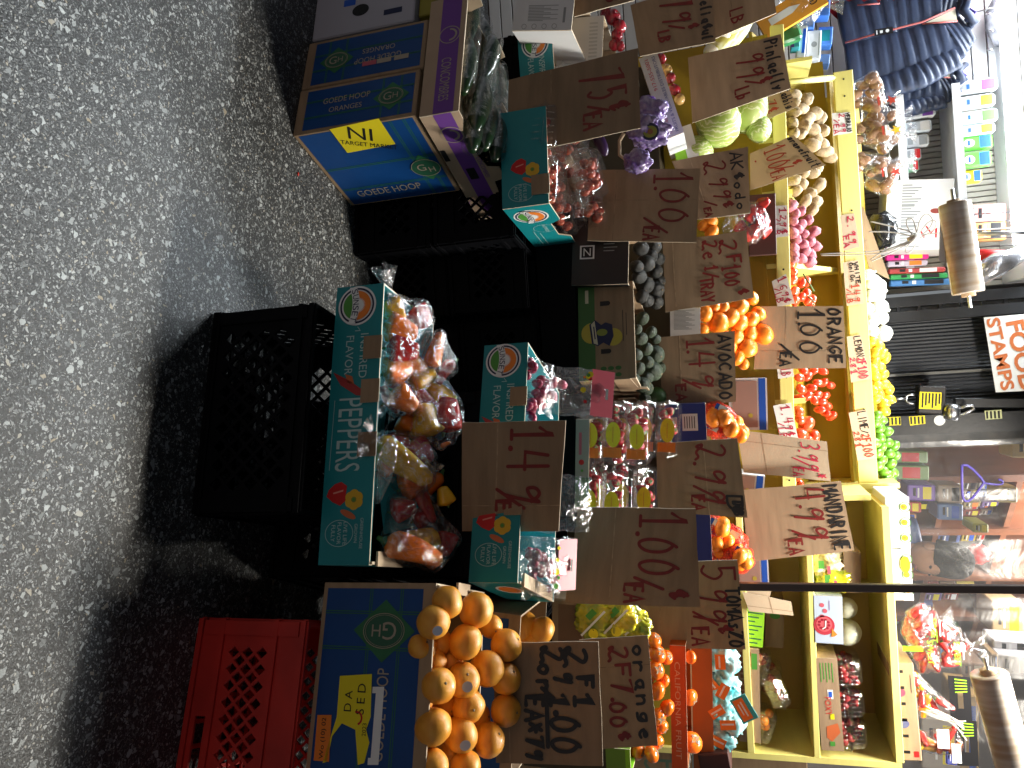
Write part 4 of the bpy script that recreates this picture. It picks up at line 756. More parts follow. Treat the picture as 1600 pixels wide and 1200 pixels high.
M_CTOM = fm('brown_red_tomato_skin', (.42, .09, .045), (.28, .04, .025), .22, 6, .05, 30, coat=.4); M_MEL = fm('pale_melon_skin', (.76, .78, .62), (.66, .68, .48), .4, 6, .15, 40)
M_BRN = fm('brown_root_skin', (.34, .18, .09), (.22, .10, .05), .6, 20, .5, 50)
def vein(m):
    nt = m.node_tree; N = nt.nodes; Lk = nt.links.new; b = N['Principled BSDF']; src = b.inputs['Base Color'].links[0].from_socket
    tc = N.new('ShaderNodeTexCoord'); w_ = N.new('ShaderNodeTexWave'); w_.inputs['Scale'].default_value = 1.6; w_.inputs['Distortion'].default_value = 9; w_.inputs['Detail'].default_value = 3; w_.inputs['Detail Scale'].default_value = 1.4; Lk(tc.outputs['Object'], w_.inputs['Vector'])
    r_ = N.new('ShaderNodeValToRGB'); r_.color_ramp.elements[0].position = .72; r_.color_ramp.elements[1].position = .97; r_.color_ramp.elements[0].color = (0, 0, 0, 1); r_.color_ramp.elements[1].color = (.8, .8, .8, 1); Lk(w_.outputs['Fac'], r_.inputs[0])
    mx = N.new('ShaderNodeMixRGB'); Lk(r_.outputs[0], mx.inputs[0]); Lk(src, mx.inputs[1]); mx.inputs[2].default_value = (.74, .78, .52, 1); Lk(mx.outputs[0], b.inputs['Base Color'])
vein(M_CAB); vein(M_NAPA)
def crum(seed, a=.2):
    s0 = Vector((seed*3.1, seed*1.7, seed*.9))
    return lambda d: 1+a*noise.noise(d*1.8+s0)+a*.7*(.5-abs(noise.noise(d*3.6+s0))*2)+a*.4*(.5-abs(noise.noise(d*8+s0))*2)
import bmesh
from mathutils.kdtree import KDTree
def hullbag(name, objs, label, seed=0, knot=None, extra=.006, cat='plastic bag', tail=.09, m=None):
    pts = []
    for o in objs:
        me = o.data; pts += [o.matrix_world @ v.co for v in list(me.vertices)[::2]]
    C = sum(pts, Vector())/len(pts); kd = KDTree(len(pts))
    for i, p_ in enumerate(pts): kd.insert(p_, i)
    kd.balance(); bm = bmesh.new()
    for p_ in pts: bm.verts.new(p_+(p_-C).normalized()*extra)
    r_ = bmesh.ops.convex_hull(bm, input=bm.verts); dead = [g for g in r_['geom_interior'] if isinstance(g, bmesh.types.BMVert)]+[g for g in r_['geom_unused'] if isinstance(g, bmesh.types.BMVert)]
    bmesh.ops.delete(bm, geom=list(set(dead)), context='VERTS'); bmesh.ops.remove_doubles(bm, verts=bm.verts, dist=.010)
    for _ in range(3):
        lg = [x for x in bm.edges if x.calc_length() > .012]
        if lg: bmesh.ops.subdivide_edges(bm, edges=lg, cuts=1, use_grid_fill=True)
    bmesh.ops.triangulate(bm, faces=bm.faces); bm.normal_update(); s0 = Vector((seed*3.7, seed*1.3, seed))
    mv = []
    for v in bm.verts:
        q, i_, dst = kd.find(v.co); rg = .5-abs(noise.noise(v.co*26+s0))*2; r2_ = .5-abs(noise.noise(v.co*60+s0))*2
        mv.append(v.co-v.normal*max(0, min(dst-.006, .33*dst, .018))+v.normal*(.007*rg+.003*r2_))
    for v, q in zip(bm.verts, mv): v.co = q
    for _ in range(1): bmesh.ops.smooth_vert(bm, verts=bm.verts, factor=.35, use_axis_x=True, use_axis_y=True, use_axis_z=True)
    for v in bm.verts: v.co -= C
    me = bpy.data.meshes.new(name); bm.to_mesh(me); bm.free(); me.materials.append(m or BAG)
    for p_ in me.polygons: p_.use_smooth = True
    o = bpy.data.objects.new(name, me); COL.objects.link(o); o.matrix_world = TR(C); tag(o, label, cat)
    if knot is not None:
        k = Vector(knot).normalized(); far = max((v.co.dot(k), v.index) for v in me.vertices); k0 = me.vertices[far[1]].co*1.0; a = k.cross(Vector((.3, .5, .8))).normalized(); c_ = k.cross(a); t = MB(); rings = []
        for i in range(12):
            u = i/11; q = .010+.042*abs(u-.28)**1.1+(.022 if u < .08 else 0); n = 26
            rings.append([k0-k*.012+k*tail*u+(a*math.cos(w_)*(1+.5*math.sin(5*w_+seed))+c_*math.sin(w_)*(.45+.4*math.sin(4*w_+seed*2)))*q for w_ in [6.2832*j/n for j in range(n)]])
        t.loft(rings, m or BAG, True, False); t.build('twisted_neck', o)
    return o
def netmat():
    m = bpy.data.materials.new('red_net'); m.use_nodes = True; nt = m.node_tree; N = nt.nodes; Lk = nt.links.new; b = N['Principled BSDF']; b.inputs['Base Color'].default_value = (.62, .04, .015, 1); b.inputs['Roughness'].default_value = .35
    tc = N.new('ShaderNodeTexCoord'); v = N.new('ShaderNodeTexVoronoi'); v.feature = 'DISTANCE_TO_EDGE'; v.inputs['Scale'].default_value = 150; Lk(tc.outputs['Object'], v.inputs['Vector']); l = N.new('ShaderNodeMath'); l.operation = 'LESS_THAN'; l.inputs[1].default_value = .16; Lk(v.outputs['Distance'], l.inputs[0]); Lk(l.outputs[0], b.inputs['Alpha']); return m
NET = netmat()
HID = []
def proto(name, build, cat):
    out = []
    for i in range(3): b = MB(); build(b, i); o = b.build(name); COL.objects.unlink(o); o['category'] = cat; out.append(o)
    return out
def part_of(protos, name, build):
    for i, o in enumerate(protos): b = MB(); build(b, i); c = b.build(name, o); COL.objects.unlink(c)
def nz(i, f, a, g=2.3): return lambda d: 1+a*noise.noise(d*f+Vector((i*g, i*1.7, i*3.1)))
def p_round(m, sq=.94, f=2, a=.05, dimple=.08):
    def bl(b, i):
        q = nz(i, f, a)
        b.ball((0, 0, 0), (1, 1, sq), m, 24, 16, lambda d: q(d)-dimple*math.exp(-((1-abs(d.z))/.03)) if d.z > 0 else q(d)-.5*dimple*math.exp(-((1-abs(d.z))/.03)))
    return bl
OR = proto('orange', p_round(M_OR, .95, 1.6, .05), 'orange'); part_of(OR, 'stem_end', lambda b, i: b.ball((0, 0, .885), (.085, .085, .03), M_CAL, 8, 4))
TG = proto('tangerine', p_round(M_TG, .84, 2.0, .06, .1), 'tangerine'); part_of(TG, 'stem_end', lambda b, i: b.ball((0, 0, .77), (.07, .07, .03), M_STEM, 8, 4))
AV = proto('avocado', lambda b, i: b.ball((0, 0, 0), (.80, .80, 1.06), M_AV, 22, 14, lambda d: (1-.24*max(0, d.z)**1.3)*nz(i, 2, .05)(d)), 'avocado')
AVD = proto('avocado', lambda b, i: b.ball((0, 0, 0), (.80, .80, 1.08), M_AVD, 22, 14, lambda d: (1-.28*max(0, d.z)**1.3)*nz(i, 2, .05)(d)), 'avocado')
AVG = proto('avocado', lambda b, i: b.ball((0, 0, 0), (.80, .80, 1.10), M_AVG, 22, 14, lambda d: (1-.30*max(0, d.z)**1.3)*nz(i, 2, .04)(d)), 'avocado')
for A_ in (AV, AVD, AVG): part_of(A_, 'stem_end', lambda b, i: b.ball((0, 0, .80), (.09, .09, .04), M_CAL, 8, 4))
TOM = proto('tomato', p_round(M_TOM, .80, 2, .05, .12), 'tomato'); part_of(TOM, 'calyx', lambda b, i: [b.add([(0, 0, .74), (.10*math.cos(t-.3), .10*math.sin(t-.3), .76), (.5*math.cos(t), .5*math.sin(t), .72+.12*(i % 2)), (.10*math.cos(t+.3), .10*math.sin(t+.3), .76)], [(0, 1, 2, 3)], M_STEM) for t in [k*1.2566 for k in range(5)]])
ROM = proto('plum_tomato', lambda b, i: b.ball((0, 0, 0), (.72, .72, 1.1), M_ROM, 18, 12, nz(i, 1.6, .06)), 'tomato')
POT = proto('potato', lambda b, i: b.ball((0, 0, 0), (1.02, .95, 1.25+.15*i), M_POT, 20, 14, nz(i, 1.5, .20)), 'potato')
RPO = proto('red_potato', lambda b, i: b.ball((0, 0, 0), (1.0, .95, 1.15), M_RPO, 20, 14, nz(i, 1.6, .20)), 'potato')
ON = proto('white_onion', lambda b, i: b.lathe([(.02, -.95), (.14, -.93), (.50, -.78), (.86, -.36), (.95, .1), (.78, .52), (.44, .80), (.18, .98), (.12, 1.12), (.17, 1.25)], M_ON, 20, None, lambda t, z: 1+.03*math.sin(7*t)), 'onion')
part_of(ON, 'root_end', lambda b, i: [b.tube([(0, 0, -.93), (.1*math.cos(k), .1*math.sin(k), -1.02)], .015, M_CAL, 4) for k in range(6)])
LIM = proto('lime', lambda b, i: b.ball((0, 0, 0), (.90, .90, 1.08), M_LI, 18, 12, lambda d: 1+.10*math.exp(-(1-abs(d.z))/.03)), 'lime'); LEM = proto('lemon', lambda b, i: b.ball((0, 0, 0), (.86, .86, 1.10), M_LE, 18, 12, lambda d: (1+.16*math.exp(-(1-abs(d.z))/.03))*nz(i, 2, .05)(d)), 'lemon')
for A_ in (LIM, LEM): part_of(A_, 'stem_end', lambda b, i: b.ball((0, 0, 1.16), (.09, .09, .05), M_STEM, 8, 4))
APP = proto('apple', p_round(M_APP, .90, 1.5, .06, .25), 'apple'); APY = proto('apple', p_round(M_APY, .90, 1.5, .06, .25), 'apple')
for A_ in (APP, APY): part_of(A_, 'stalk', lambda b, i: b.tube([(0, 0, .62), (.03, 0, .8), (.1, .02, 1.0)], .03, M_CAL, 5))
PER = proto('persimmon', p_round(M_PER, .78, 2, .04, .10), 'persimmon'); part_of(PER, 'calyx', lambda b, i: [b.add([(0, 0, .72), (.30*math.cos(t-.6), .30*math.sin(t-.6), .75), (.58*math.cos(t), .58*math.sin(t), .74), (.30*math.cos(t+.6), .30*math.sin(t+.6), .75)], [(0, 1, 2, 3)], M_CAL) for t in [k*1.5708 for k in range(4)]])
STR = proto('strawberry', lambda b, i: b.lathe([(.02, -1.1), (.30, -.95), (.62, -.45), (.80, .1), (.72, .5), (.40, .68), (.05, .66)], M_STR, 14), 'strawberry')
part_of(STR, 'leaf_crown', lambda b, i: [b.add([(0, 0, .66), (.25*math.cos(t-.4), .25*math.sin(t-.4), .74), (.75*math.cos(t), .75*math.sin(t), .60+.15*(k % 2)), (.25*math.cos(t+.4), .25*math.sin(t+.4), .74)], [(0, 1, 2, 3)], M_STEM) for k, t in enumerate([k*.9 for k in range(7)])])
RAD = proto('radish', lambda b, i: b.ball((0, 0, 0), (.8, .8, 1), M_RAD, 14, 10, nz(i, 2, .1)), 'radish'); part_of(RAD, 'root', lambda b, i: b.tube([(0, 0, -.95), (.05, 0, -1.3), (.2, 0, -1.7)], [.12, .05, .02], M_ON, 5))
CT = proto('small_tomato', lambda b, i: b.ball((0, 0, 0), (.8, .8, 1), M_CTOM, 14, 10, nz(i, 2, .08)), 'tomato')
ROOT = proto('root_vegetable', lambda b, i: b.ball((0, 0, 0), (.8, .75, 1.25), M_BRN, 16, 10, nz(i, 2, .25)), 'root vegetable')
def cab(b, i):
    m = M_CAB; b.ball((0, 0, 0), (1, 1, .86), m, 26, 18, lambda d: 1+.04*noise.noise(d*3+Vector((i, 0, 0)))+.035*abs(math.sin(5*math.atan2(d.y, d.x)+3*d.z)))
CAB = proto('cabbage', cab, 'cabbage')
def cab_leaf(b, i):
    for k in range(5):
        t0 = k*1.2566+i; vs = []; n = 9
        for a in range(n):
            for c in range(n):
                u = (a/(n-1)-.5)*1.5; v = -.9+1.55*c/(n-1); r_ = math.sqrt(max(.04, 1-min(.98, v*v*.95)))*(1.05+.05*noise.noise(Vector((u*3+k, v*3, i))))+.10*max(0, v-.3)
                vs.append((r_*math.cos(t0+u), r_*math.sin(t0+u), v*.88))
        b.add(vs, [(a*n+c, a*n+c+1, (a+1)*n+c+1, (a+1)*n+c) for a in range(n-1) for c in range(n-1)], M_CAB, True)
part_of(CAB, 'outer_leaf', cab_leaf)
def pep(m, lob, fat, bend):
    def bl(b, i):
        n = 24; rings = []; K = 14
        for k in range(K+1):
            u = k/K; r_ = fat*(math.sin(min(1, u*5+.12)*1.57))*(1-.55*u**1.7)*(1 if u < .93 else math.sqrt(max(.02, 1-((u-.93)/.072)**2))); x = bend*math.sin(u*2.6+i)*.5
            rings.append([(x+r_*math.cos(t)*(1+.10*math.cos(lob*t+i)), r_*math.sin(t)*(1+.10*math.cos(lob*t+i)), u) for t in [6.2832*j/n for j in range(n)]])
        b.loft(rings, m, True)
    return bl
def pstem(b, i): b.tube([(0, 0, .03), (.0, 0, -.03), (.02, 0, -.12)], [.10, .05, .035], M_STEM, 8)
PY, PO, PR = (proto('pepper', pep(m_, 3, .23, .16), 'pepper') for m_ in (M_PY, M_PO, M_PR)); BY, BO, BRr = (proto('bell_pepper', pep(m_, 4, .50, .02), 'pepper') for m_ in (M_PY, M_PO, M_PR))
for A_ in (PY, PO, PR, BY, BO, BRr): part_of(A_, 'stem', pstem)
def put(ps, x, y, Y, r_, label, group=None, rm=None, name=None):
    M = TR(P(x, y, Y)) @ (rm if rm is not None else rmat()) @ Matrix.Scale(r_, 4); return inst(rnd.choice(ps), M, label, group)
def along(A, B, roll=0):
    Z = (B-A); l = Z.length; Z.normalize(); a = Vector((0, 0, 1)) if abs(Z.z) < .9 else Vector((0, 1, 0)); X = a.cross(Z).normalized(); Y = Z.cross(X)
    return mk(A, X, Y, Z) @ Matrix.Rotation(roll, 4, 'Z') @ Matrix.Scale(l, 4)
def rr(s=.06): return 1+rnd.uniform(-s, s)
def bagm(name, C, rad, label, ax=Matrix(), knot=None, seed=0, cat='plastic bag', group=None, m=None, tail=.09, parts=True):
    b = MB(); s0 = Vector((seed*3.7, seed*1.3, seed*2.1))
    def fn(d): return 1+.16*noise.noise(d*1.6+s0)+.07*(1-abs(noise.noise(d*3.3+s0))*2)+.045*(1-abs(noise.noise(d*7+s0))*3)
    b.ball((0, 0, 0), rad, m or BAG, 44, 28, fn); o = tag(b.build(name, None, TR(C) @ ax), label, cat, group)
    if knot is not None:
        k = ax.to_3x3().inverted() @ Vector(knot); k.normalize(); k0 = Vector((k.x*rad[0], k.y*rad[1], k.z*rad[2])); a = k.cross(Vector((.3, .5, .8))).normalized(); c = k.cross(a); t = MB(); rings = []
        for i in range(10):
            u = i/9; q = .012+.035*abs(u-.3)**1.2+(.02 if u < .1 else 0); n = 22
            rings.append([k0*(.96)+k*tail*u+(a*math.cos(w_)*(1+.5*math.sin(5*w_+seed))+c*math.sin(w_)*(.5+.4*math.sin(4*w_+seed*2)))*q for w_ in [6.2832*j/n for j in range(n)]])
        t.loft(rings, m or BAG, True, False); t.build('twisted_neck', o)
    return o
# --- front pepper box
def Yp(x, y): return 1.668-(y-450)/433*.168+.055+max(0, x-590)/130*.12
GP = 'peppers bagged in the front teal box'
PEPS = []
def pepper(ps, a, b, label, roll=0, dy=0):
    A, B = P(*a, Yp(*a)+dy*.5), P(*b, Yp(*b)+dy*.5); o = inst(rnd.choice(ps), along(A, B, roll), label, None); PEPS.append(o); return o
for ps, a, b, lb, dy in ((BY, (603, 470), (628, 505), 'yellow bell pepper at the top left corner of the front pepper box', .0), (BO, (600, 508), (652, 525), 'orange bell pepper in the leftmost bag of the front pepper box', 0), (BRr, (603, 545), (655, 550), 'dark red bell pepper beside the folded tab of the front pepper box', 0),
        (BO, (598, 585), (645, 572), 'brownish orange bell pepper low against the front rim', .02), (PO, (672, 575), (690, 520), 'orange pepper pointing up in the leftmost bag', .03), (PR, (712, 565), (682, 600), 'red pepper in the leftmost bag near its back edge', .05),
        (BO, (612, 610), (650, 640), 'orange bell pepper in the small front bag by the second tab', -.02), (BRr, (600, 630), (640, 605), 'red bell pepper in the small front bag by the second tab', .03),
        (BY, (672, 682), (660, 630), 'yellow pepper with green stem in the back middle bag', .02), (BRr, (693, 676), (700, 620), 'red pepper with green stem in the back middle bag', .04), (PO, (690, 700), (704, 690), 'little orange pepper tip under the back middle bag', .0),
        (PY, (586, 682), (668, 760), 'long yellow pepper lying across the middle bag', -.03), (BO, (590, 735), (622, 715), 'orange pepper with stem facing out under the long yellow one', .0), (BRr, (640, 690), (672, 725), 'red pepper behind the long yellow one', .04),
        (BRr, (640, 620), (690, 650), 'red pepper deep between the middle bags', .09), (BO, (625, 650), (660, 680), 'orange pepper deep between the middle bags', .07), (BY, (700, 640), (670, 600), 'yellow pepper at the back edge of the front box', .08),
        (PO, (600, 845), (690, 880), 'long orange pepper with stem facing out in the rightmost bag', -.03), (BY, (640, 860), (685, 835), 'yellow pepper in the rightmost bag', .01), (PR, (650, 770), (682, 815), 'red pepper standing in the rightmost bag', .04), (BRr, (645, 815), (675, 800), 'dark red pepper deep in the rightmost bag', .07), (PO, (690, 740), (655, 790), 'orange pepper lying at the back between the two right bags', .08), (BRr, (700, 830), (690, 870), 'red pepper at the back right corner of the front box', .06),
        (BRr, (645, 480), (670, 510), 'dark red bell pepper behind the leftmost orange one', .04), (BO, (620, 560), (665, 585), 'orange bell pepper behind the second folded tab', .05), (BY, (640, 600), (680, 580), 'yellow bell pepper in the gap behind the small front bag', .06), (BRr, (600, 700), (640, 690), 'red bell pepper under the stem of the long yellow pepper', .02),
        (BO, (625, 765), (665, 745), 'orange bell pepper beyond the tip of the long yellow pepper', .05), (BRr, (610, 800), (650, 790), 'red bell pepper low in the rightmost bag', .03), (BO, (660, 880), (690, 850), 'orange bell pepper behind the long orange one', .05), (BY, (700, 790), (690, 760), 'yellow pepper end at the foot of the 1.49 sign', .05)):
    pepper(ps, a, b, lb, rnd.uniform(0, 6), dy)
mb = MB(); mb.T = TR((0, 0, 0)); M, wd = frame(P(590, 745, 1.66), P(600, 835, 1.63), .5); mb.panel([(0, 0), (wd, 0), (wd*.9, .12), (wd*.1, .11)], [], TEAL, .003); tag(mb.build('teal_card', None, M), 'teal printed card slipped among the bags of the front box', 'card')
for ids, lb, s_, kn, tl in (((0, 1, 2, 3, 23, 24), 'clear wrinkled bag of peppers against the left end of the front box', 1, (-.7, -.35, .05), .08), ((4, 5), 'clear bag with orange and red peppers at the left back', 6, None, 0), ((6, 7), 'small clear bag of orange and red peppers over the front rim', 2, (-.1, -.8, -.1), .05), ((8, 9, 10, 16, 25), 'clear bag with a red and a yellow pepper at the back middle', 3, (-.6, .1, .3), .07), ((11, 12, 13, 26, 27), 'clear bag around the long yellow pepper hanging over the rim', 4, (-.35, -.75, -.1), .07), ((17, 18, 19, 20, 22, 28, 29), 'clear bag of orange and yellow peppers at the right end of the front box', 5, (-.8, .0, .35), .08)):
    hullbag('pepper_bag', [PEPS[i] for i in ids], lb, s_, kn, .012, tail=tl, m=BAGP)
bagm('bag_tail', P(600, 735, 1.565), (.022, .012, .070), 'long twisted clear bag tail hanging down over the front rim', Matrix.Rotation(R(-68), 4, 'Y'), seed=9)
# --- oranges in the blue boxes
for i, (x, y, r_) in enumerate(((699, 941, 25), (677, 972, 26), (744, 953, 27), (767, 979, 18), (727, 1003, 27), (687, 1003, 20), (791, 1008, 25), (677, 1032, 22), (702, 1035, 22), (761, 1044, 27), (685, 1071, 27), (723, 1063, 27), (695, 1101, 22), (731, 1103, 26), (677, 1136, 29), (719, 1147, 28), (763, 1156, 26), (644, 1163, 18), (655, 1182, 18), (677, 1196, 25), (727, 1198, 25), (745, 1120, 22), (660, 1010, 22), (660, 1090, 22), (705, 1170, 22), (790, 1060, 24), (790, 1110, 24))):
    Y = 1.475+(x-677)/85*.135+(.05 if r_ < 24 else 0)-(y-940)/260*.05; o = put(OR, x, y, Y, r_*mpp(x, y, Y)*1.03, 'loose orange heaped in the front blue box', 'oranges heaped in the front blue box')
    if i in (1, 11, 15, 17): s = MB(); s.disc(0, 0, .30, mat('fruit_sticker', (.55, .60, .72), .3), 1, n=12); q = s.build('sticker', o); q.matrix_parent_inverse = Matrix(); q.matrix_basis = (o.matrix_world.to_3x3().normalized().inverted().to_4x4() @ Matrix.Rotation(rnd.uniform(-.3, .3)+.1, 4, 'Z') @ Matrix.Rotation(-.5, 4, 'X') @ TR((.1, -1.0, .1)))
for x, y, r_ in ((816, 977, 24), (847, 984, 21), (835, 1004, 21)): Y = 1.90; put(OR, x, y, Y, r_*mpp(x, y, Y), 'loose orange showing behind the front heap in the second blue box', 'oranges in the second blue box')
# --- radish bags
GR = 'radishes in clear bags in the second teal box'
def Yr(x): return 1.86+(x-810)/80*.16
for k in range(84):
    s = rnd.choice(((830, 580), (845, 600), (870, 610), (838, 880), (860, 890), (850, 910), (825, 900), (845, 620), (830, 640), (830, 860), (845, 760), (840, 800))); x = s[0]+rnd.uniform(-9, 9); y = s[1]+rnd.uniform(-16, 16); Y = Yr(x)+rnd.uniform(.0, .05)-.07*(y > 700)
    put(RAD, x, y, Y, rnd.uniform(.012, .017), 'pink radish inside a clear bag in the second teal box', GR)
def pouch(A, B, h, lean, label, seed, face=True, col=PINK_P, cat='produce bag', txt='IZMU', wf=.03):
    M, wd = frame(A, B, lean); b = MB(); n = 14; vs = []
    for s in (0, 1):
        for i in range(n+1):
            for j in range(n+1):
                u, v = i/n, j/n; bul = 4*u*(1-u)*4*v*(1-v)*wf; wr_ = .006*noise.noise(Vector((u*7+seed, v*7, s*3)))+.004*noise.noise(Vector((u*17, v*15+seed, s)))
                vs.append((u*wd+.01*noise.noise(Vector((v*4, seed, u))), (-bul if s == 0 else bul)+wr_, v*h+.012*noise.noise(Vector((u*4, seed+4, 0)))))
    N = (n+1)**2; fs = []
    for s in (0, 1): fs += [(s*N+i*(n+1)+j, s*N+(i+1)*(n+1)+j, s*N+(i+1)*(n+1)+j+1, s*N+i*(n+1)+j+1) for i in range(n) for j in range(n)]
    b.add(vs, fs, BAG, True); o = tag(b.build('produce_bag', None, M), label, cat)
    if face:
        p = MB(); p.T = TR((0, -.004, 0)); z0 = h*.66; y_ = -.003
        p.add([(wd*.03, -wf*.75, h*.60), (wd*.97, -wf*.75, h*.60), (wd*.97, -.006, h*.985), (wd*.03, -.006, h*.985)], [(0, 1, 2, 3)], col)
        p.add([(wd*.40, -wf*.45-.004, h*.84), (wd*.62, -wf*.45-.004, h*.84), (wd*.62, -wf*.30-.004, h*.89), (wd*.40, -wf*.30-.004, h*.89)], [(0, 1, 2, 3)], BLACK_P)
        p.T = TR((0, -wf*.62, 0)) @ Matrix.Rotation(-math.atan2(wf*.7, h*.38), 4, 'X'); p.text(txt, wd*.5, h*.70, h*.07, WHITE_P, 3, wd=wd*.55); p.build('header_label', o)
        p = MB()
        for k in range(7): p.disc(wd*rnd.uniform(.1, .9), h*rnd.uniform(.45, .60), h*rnd.uniform(.02, .05), rnd.choice((RED_P, GREEN_P, YEL_P, ORANGE_P)), 60+k, n=8)
        p.build('picture_print', o)
    return o
pouch(P(868, 572, 1.93), P(862, 648, 1.90), .155, .35, 'clear radish bag with pink header leaning at the left of the second teal box', 3)
pouch(P(825, 555, 1.95), P(822, 640, 1.88), .09, .9, 'clear bag of radishes lying flat at the front of the second teal box', 4, False)
pouch(P(822, 740, 1.80), P(818, 830, 1.78), .17, .55, 'clear bag with printed corner rising beside the 1.49 sign', 5, False)
pouch(P(812, 838, 1.79), P(808, 925, 1.77), .16, .75, 'clear radish bag with pink header and slanted lettering below the big 1.00 sign', 6, True)
pouch(P(812, 860, 1.76), P(812, 935, 1.74), .11, .8, 'clear bag of radishes at the right end of the second teal box', 7, False)
# --- clamshell packs
def clam(M, wd, d, h, label, group, fill, nf, rf, lab=None, fl='small tomato inside a clear pack', fg='tomatoes in clear packs', name='clamshell_pack'):
    b = MB(); n = 20
    def rrect(x0, y0, x1, y1, r_, z):
        pts = []
        for cx, cy, a0 in ((x1-r_, y1-r_, 0), (x0+r_, y1-r_, 90), (x0+r_, y0+r_, 180), (x1-r_, y0+r_, 270)):
            for k in range(5): a = R(a0+22.5*k); pts.append((cx+r_*math.cos(a), cy+r_*math.sin(a), z))
        return pts
    b.loft([rrect(.008, .008, wd-.008, d-.008, .014, 0), rrect(.002, .002, wd-.002, d-.002, .014, h*.5), rrect(-.004, -.004, wd+.004, d+.004, .014, h*.52), rrect(-.004, -.004, wd+.004, d+.004, .014, h*.56), rrect(.002, .002, wd-.002, d-.002, .014, h*.58), rrect(.006, .006, wd-.006, d-.006, .02, h*.92), rrect(.014, .014, wd-.014, d-.014, .02, h)], CLAM, True)
    for k in range(1, 7):
        x = wd*k/7; b.tube([(x, -.001, h*.1), (x, -.003, h*.45)], .0025, CLAM, 5); b.tube([(x, .001, h*.62), (x, .006, h*.9)], .0025, CLAM, 5)
    o = tag(b.build(name, None, M), label, 'clear pack', group)
    if lab:
        p = MB(); p.T = TR((0, 0, h+.0015)) @ Matrix.Rotation(-math.pi/2, 4, 'X'); p.T = TR((0, -.002, 0)); p.disc(wd*.5, h*.52, wd*.20, YEL_P, 3, rz=h*.33); p.rect(wd*.70, h*.08, wd*.86, h*.9, ORANGE_P, 2); p.rect(wd*.38, h*.49, wd*.62, h*.53, YEL2_P, 4); p.build('label', o)
    for k in range(nf):
        q = Vector((rnd.uniform(rf, wd-rf), rnd.uniform(rf, d-rf), rf*.9+(h-2*rf)*rnd.random())); inst(rnd.choice(fill), M @ TR(q) @ rmat() @ Matrix.Scale(rf*rr(.1), 4), fl, fg)
    return o
# teal box with clamshells, turned on the stand
a, b_ = G(783, 240, .562), G(785, 327, .562); c_ = G(848, 440, .562); Xd = (b_-a).normalized(); CW_ = .30
CLM, _ = frame(b_-Xd*CW_, b_); CLH = onp(CLM, 858, 325)[1]; CLD = (c_-b_).length
clb = carton('tomato_box', 'teal printed box set cornerwise, holding clear packs of small tomatoes', CLM, CW_, CLH, CLD, TEAL, KRAFT_D, so=[(0, 0), (CLD-.011, 0), (CLD-.011, CLH), (CLD*.62, CLH), (CLD*.56, CLH-.035), (CLD*.34, CLH-.035), (CLD*.28, CLH), (0, CLH)])
p = MB(); pepper_icons(p, CW_*.60, CLH*.42, CLH*.22); p.ring(CW_*.86, CLH*.42, CW_*.09, .0012, PALE_P, 2, rz=CLH*.28)
for i, s_ in enumerate(('LIVE LIFE', 'FLAVOR', 'FULLY')): p.text(s_, CW_*.86, CLH*(.5-.1*i), CLH*.07, PALE_P, 2)
p.T = FR(CW_); sun_logo(p, .085, CLH*.46, CLH*.38); p.ring(.20, CLH*.55, .035, .0012, PALE_P, 2); p.text('INSPIRED', .20, CLH*.58, .011, PALE_P, 2); p.rect(CLD*.765, 0, CLD*.775, CLH, BLACK_P, 1); p.disc(CLD*.88, CLH*.5, .045, ORANGE_P, 2); p.ring(CLD*.88, CLH*.5, .054, .0015, PALE_P, 2)
p.line([(.24, CLH*.38), (.36, CLH*.38)], .002, PALE_P, 2); p.line([(.22, CLH*.26), (.36, CLH*.26)], .002, PALE_P, 2); p.build('printing', clb)
p = MB(); p.panel([(CW_*.70, CLH-.05), (CW_*.90, CLH-.05), (CW_*.90, CLH+.004), (CW_*.70, CLH+.004)], [], KRAFT, .003, TR((0, -.0045, 0)), EDGE); p.build('folded_tab', clb)
for k in (0, .281): crate(CLM @ TR((.0, .15, k+.002-.562)), .33, .275, .47, BLKPL, 'black milk crate in the dark stack under the tomato packs')
GT = 'clear packs of small tomatoes in the teal box'
for i, (u, v, dz, rz, tx, lb) in enumerate(((.13, .02, .0, .1, .10, 'clear tomato pack at the near corner of the cornerwise teal box'), (.135, .20, -.01, -.08, -.05, 'clear tomato pack in the middle of the right side of the teal box'), (.13, .35, .0, .12, -.12, 'clear tomato pack at the far right corner of the teal box'), (-.03, .01, .01, -.1, .08, 'clear tomato pack left of the near corner, under the 75 cents sign'), (-.04, .20, .0, .05, .0, 'clear tomato pack buried in the middle of the teal box'), (.10, .12, .075, .25, -.28, 'uppermost clear tomato pack, its lid sloping towards the ground'), (.12, .30, .07, -.3, -.22, 'clear tomato pack tilted against the brown 1.00 sign'), (-.06, .04, .09, .2, .22, 'clear tomato pack propped up under the 75 cents sign'), (.02, .24, .09, -.1, .1, 'clear tomato pack at the top back of the heap'))):
    clam(CLM @ TR((u, v, CLH-.055+dz)) @ Matrix.Rotation(rz, 4, 'Z') @ Matrix.Rotation(tx, 4, 'Y'), .15, .165, .08, lb, None, CT, 11, .019, None, 'small brownish tomato inside a clear pack of the teal box', 'small tomatoes in the clear packs of the teal box')
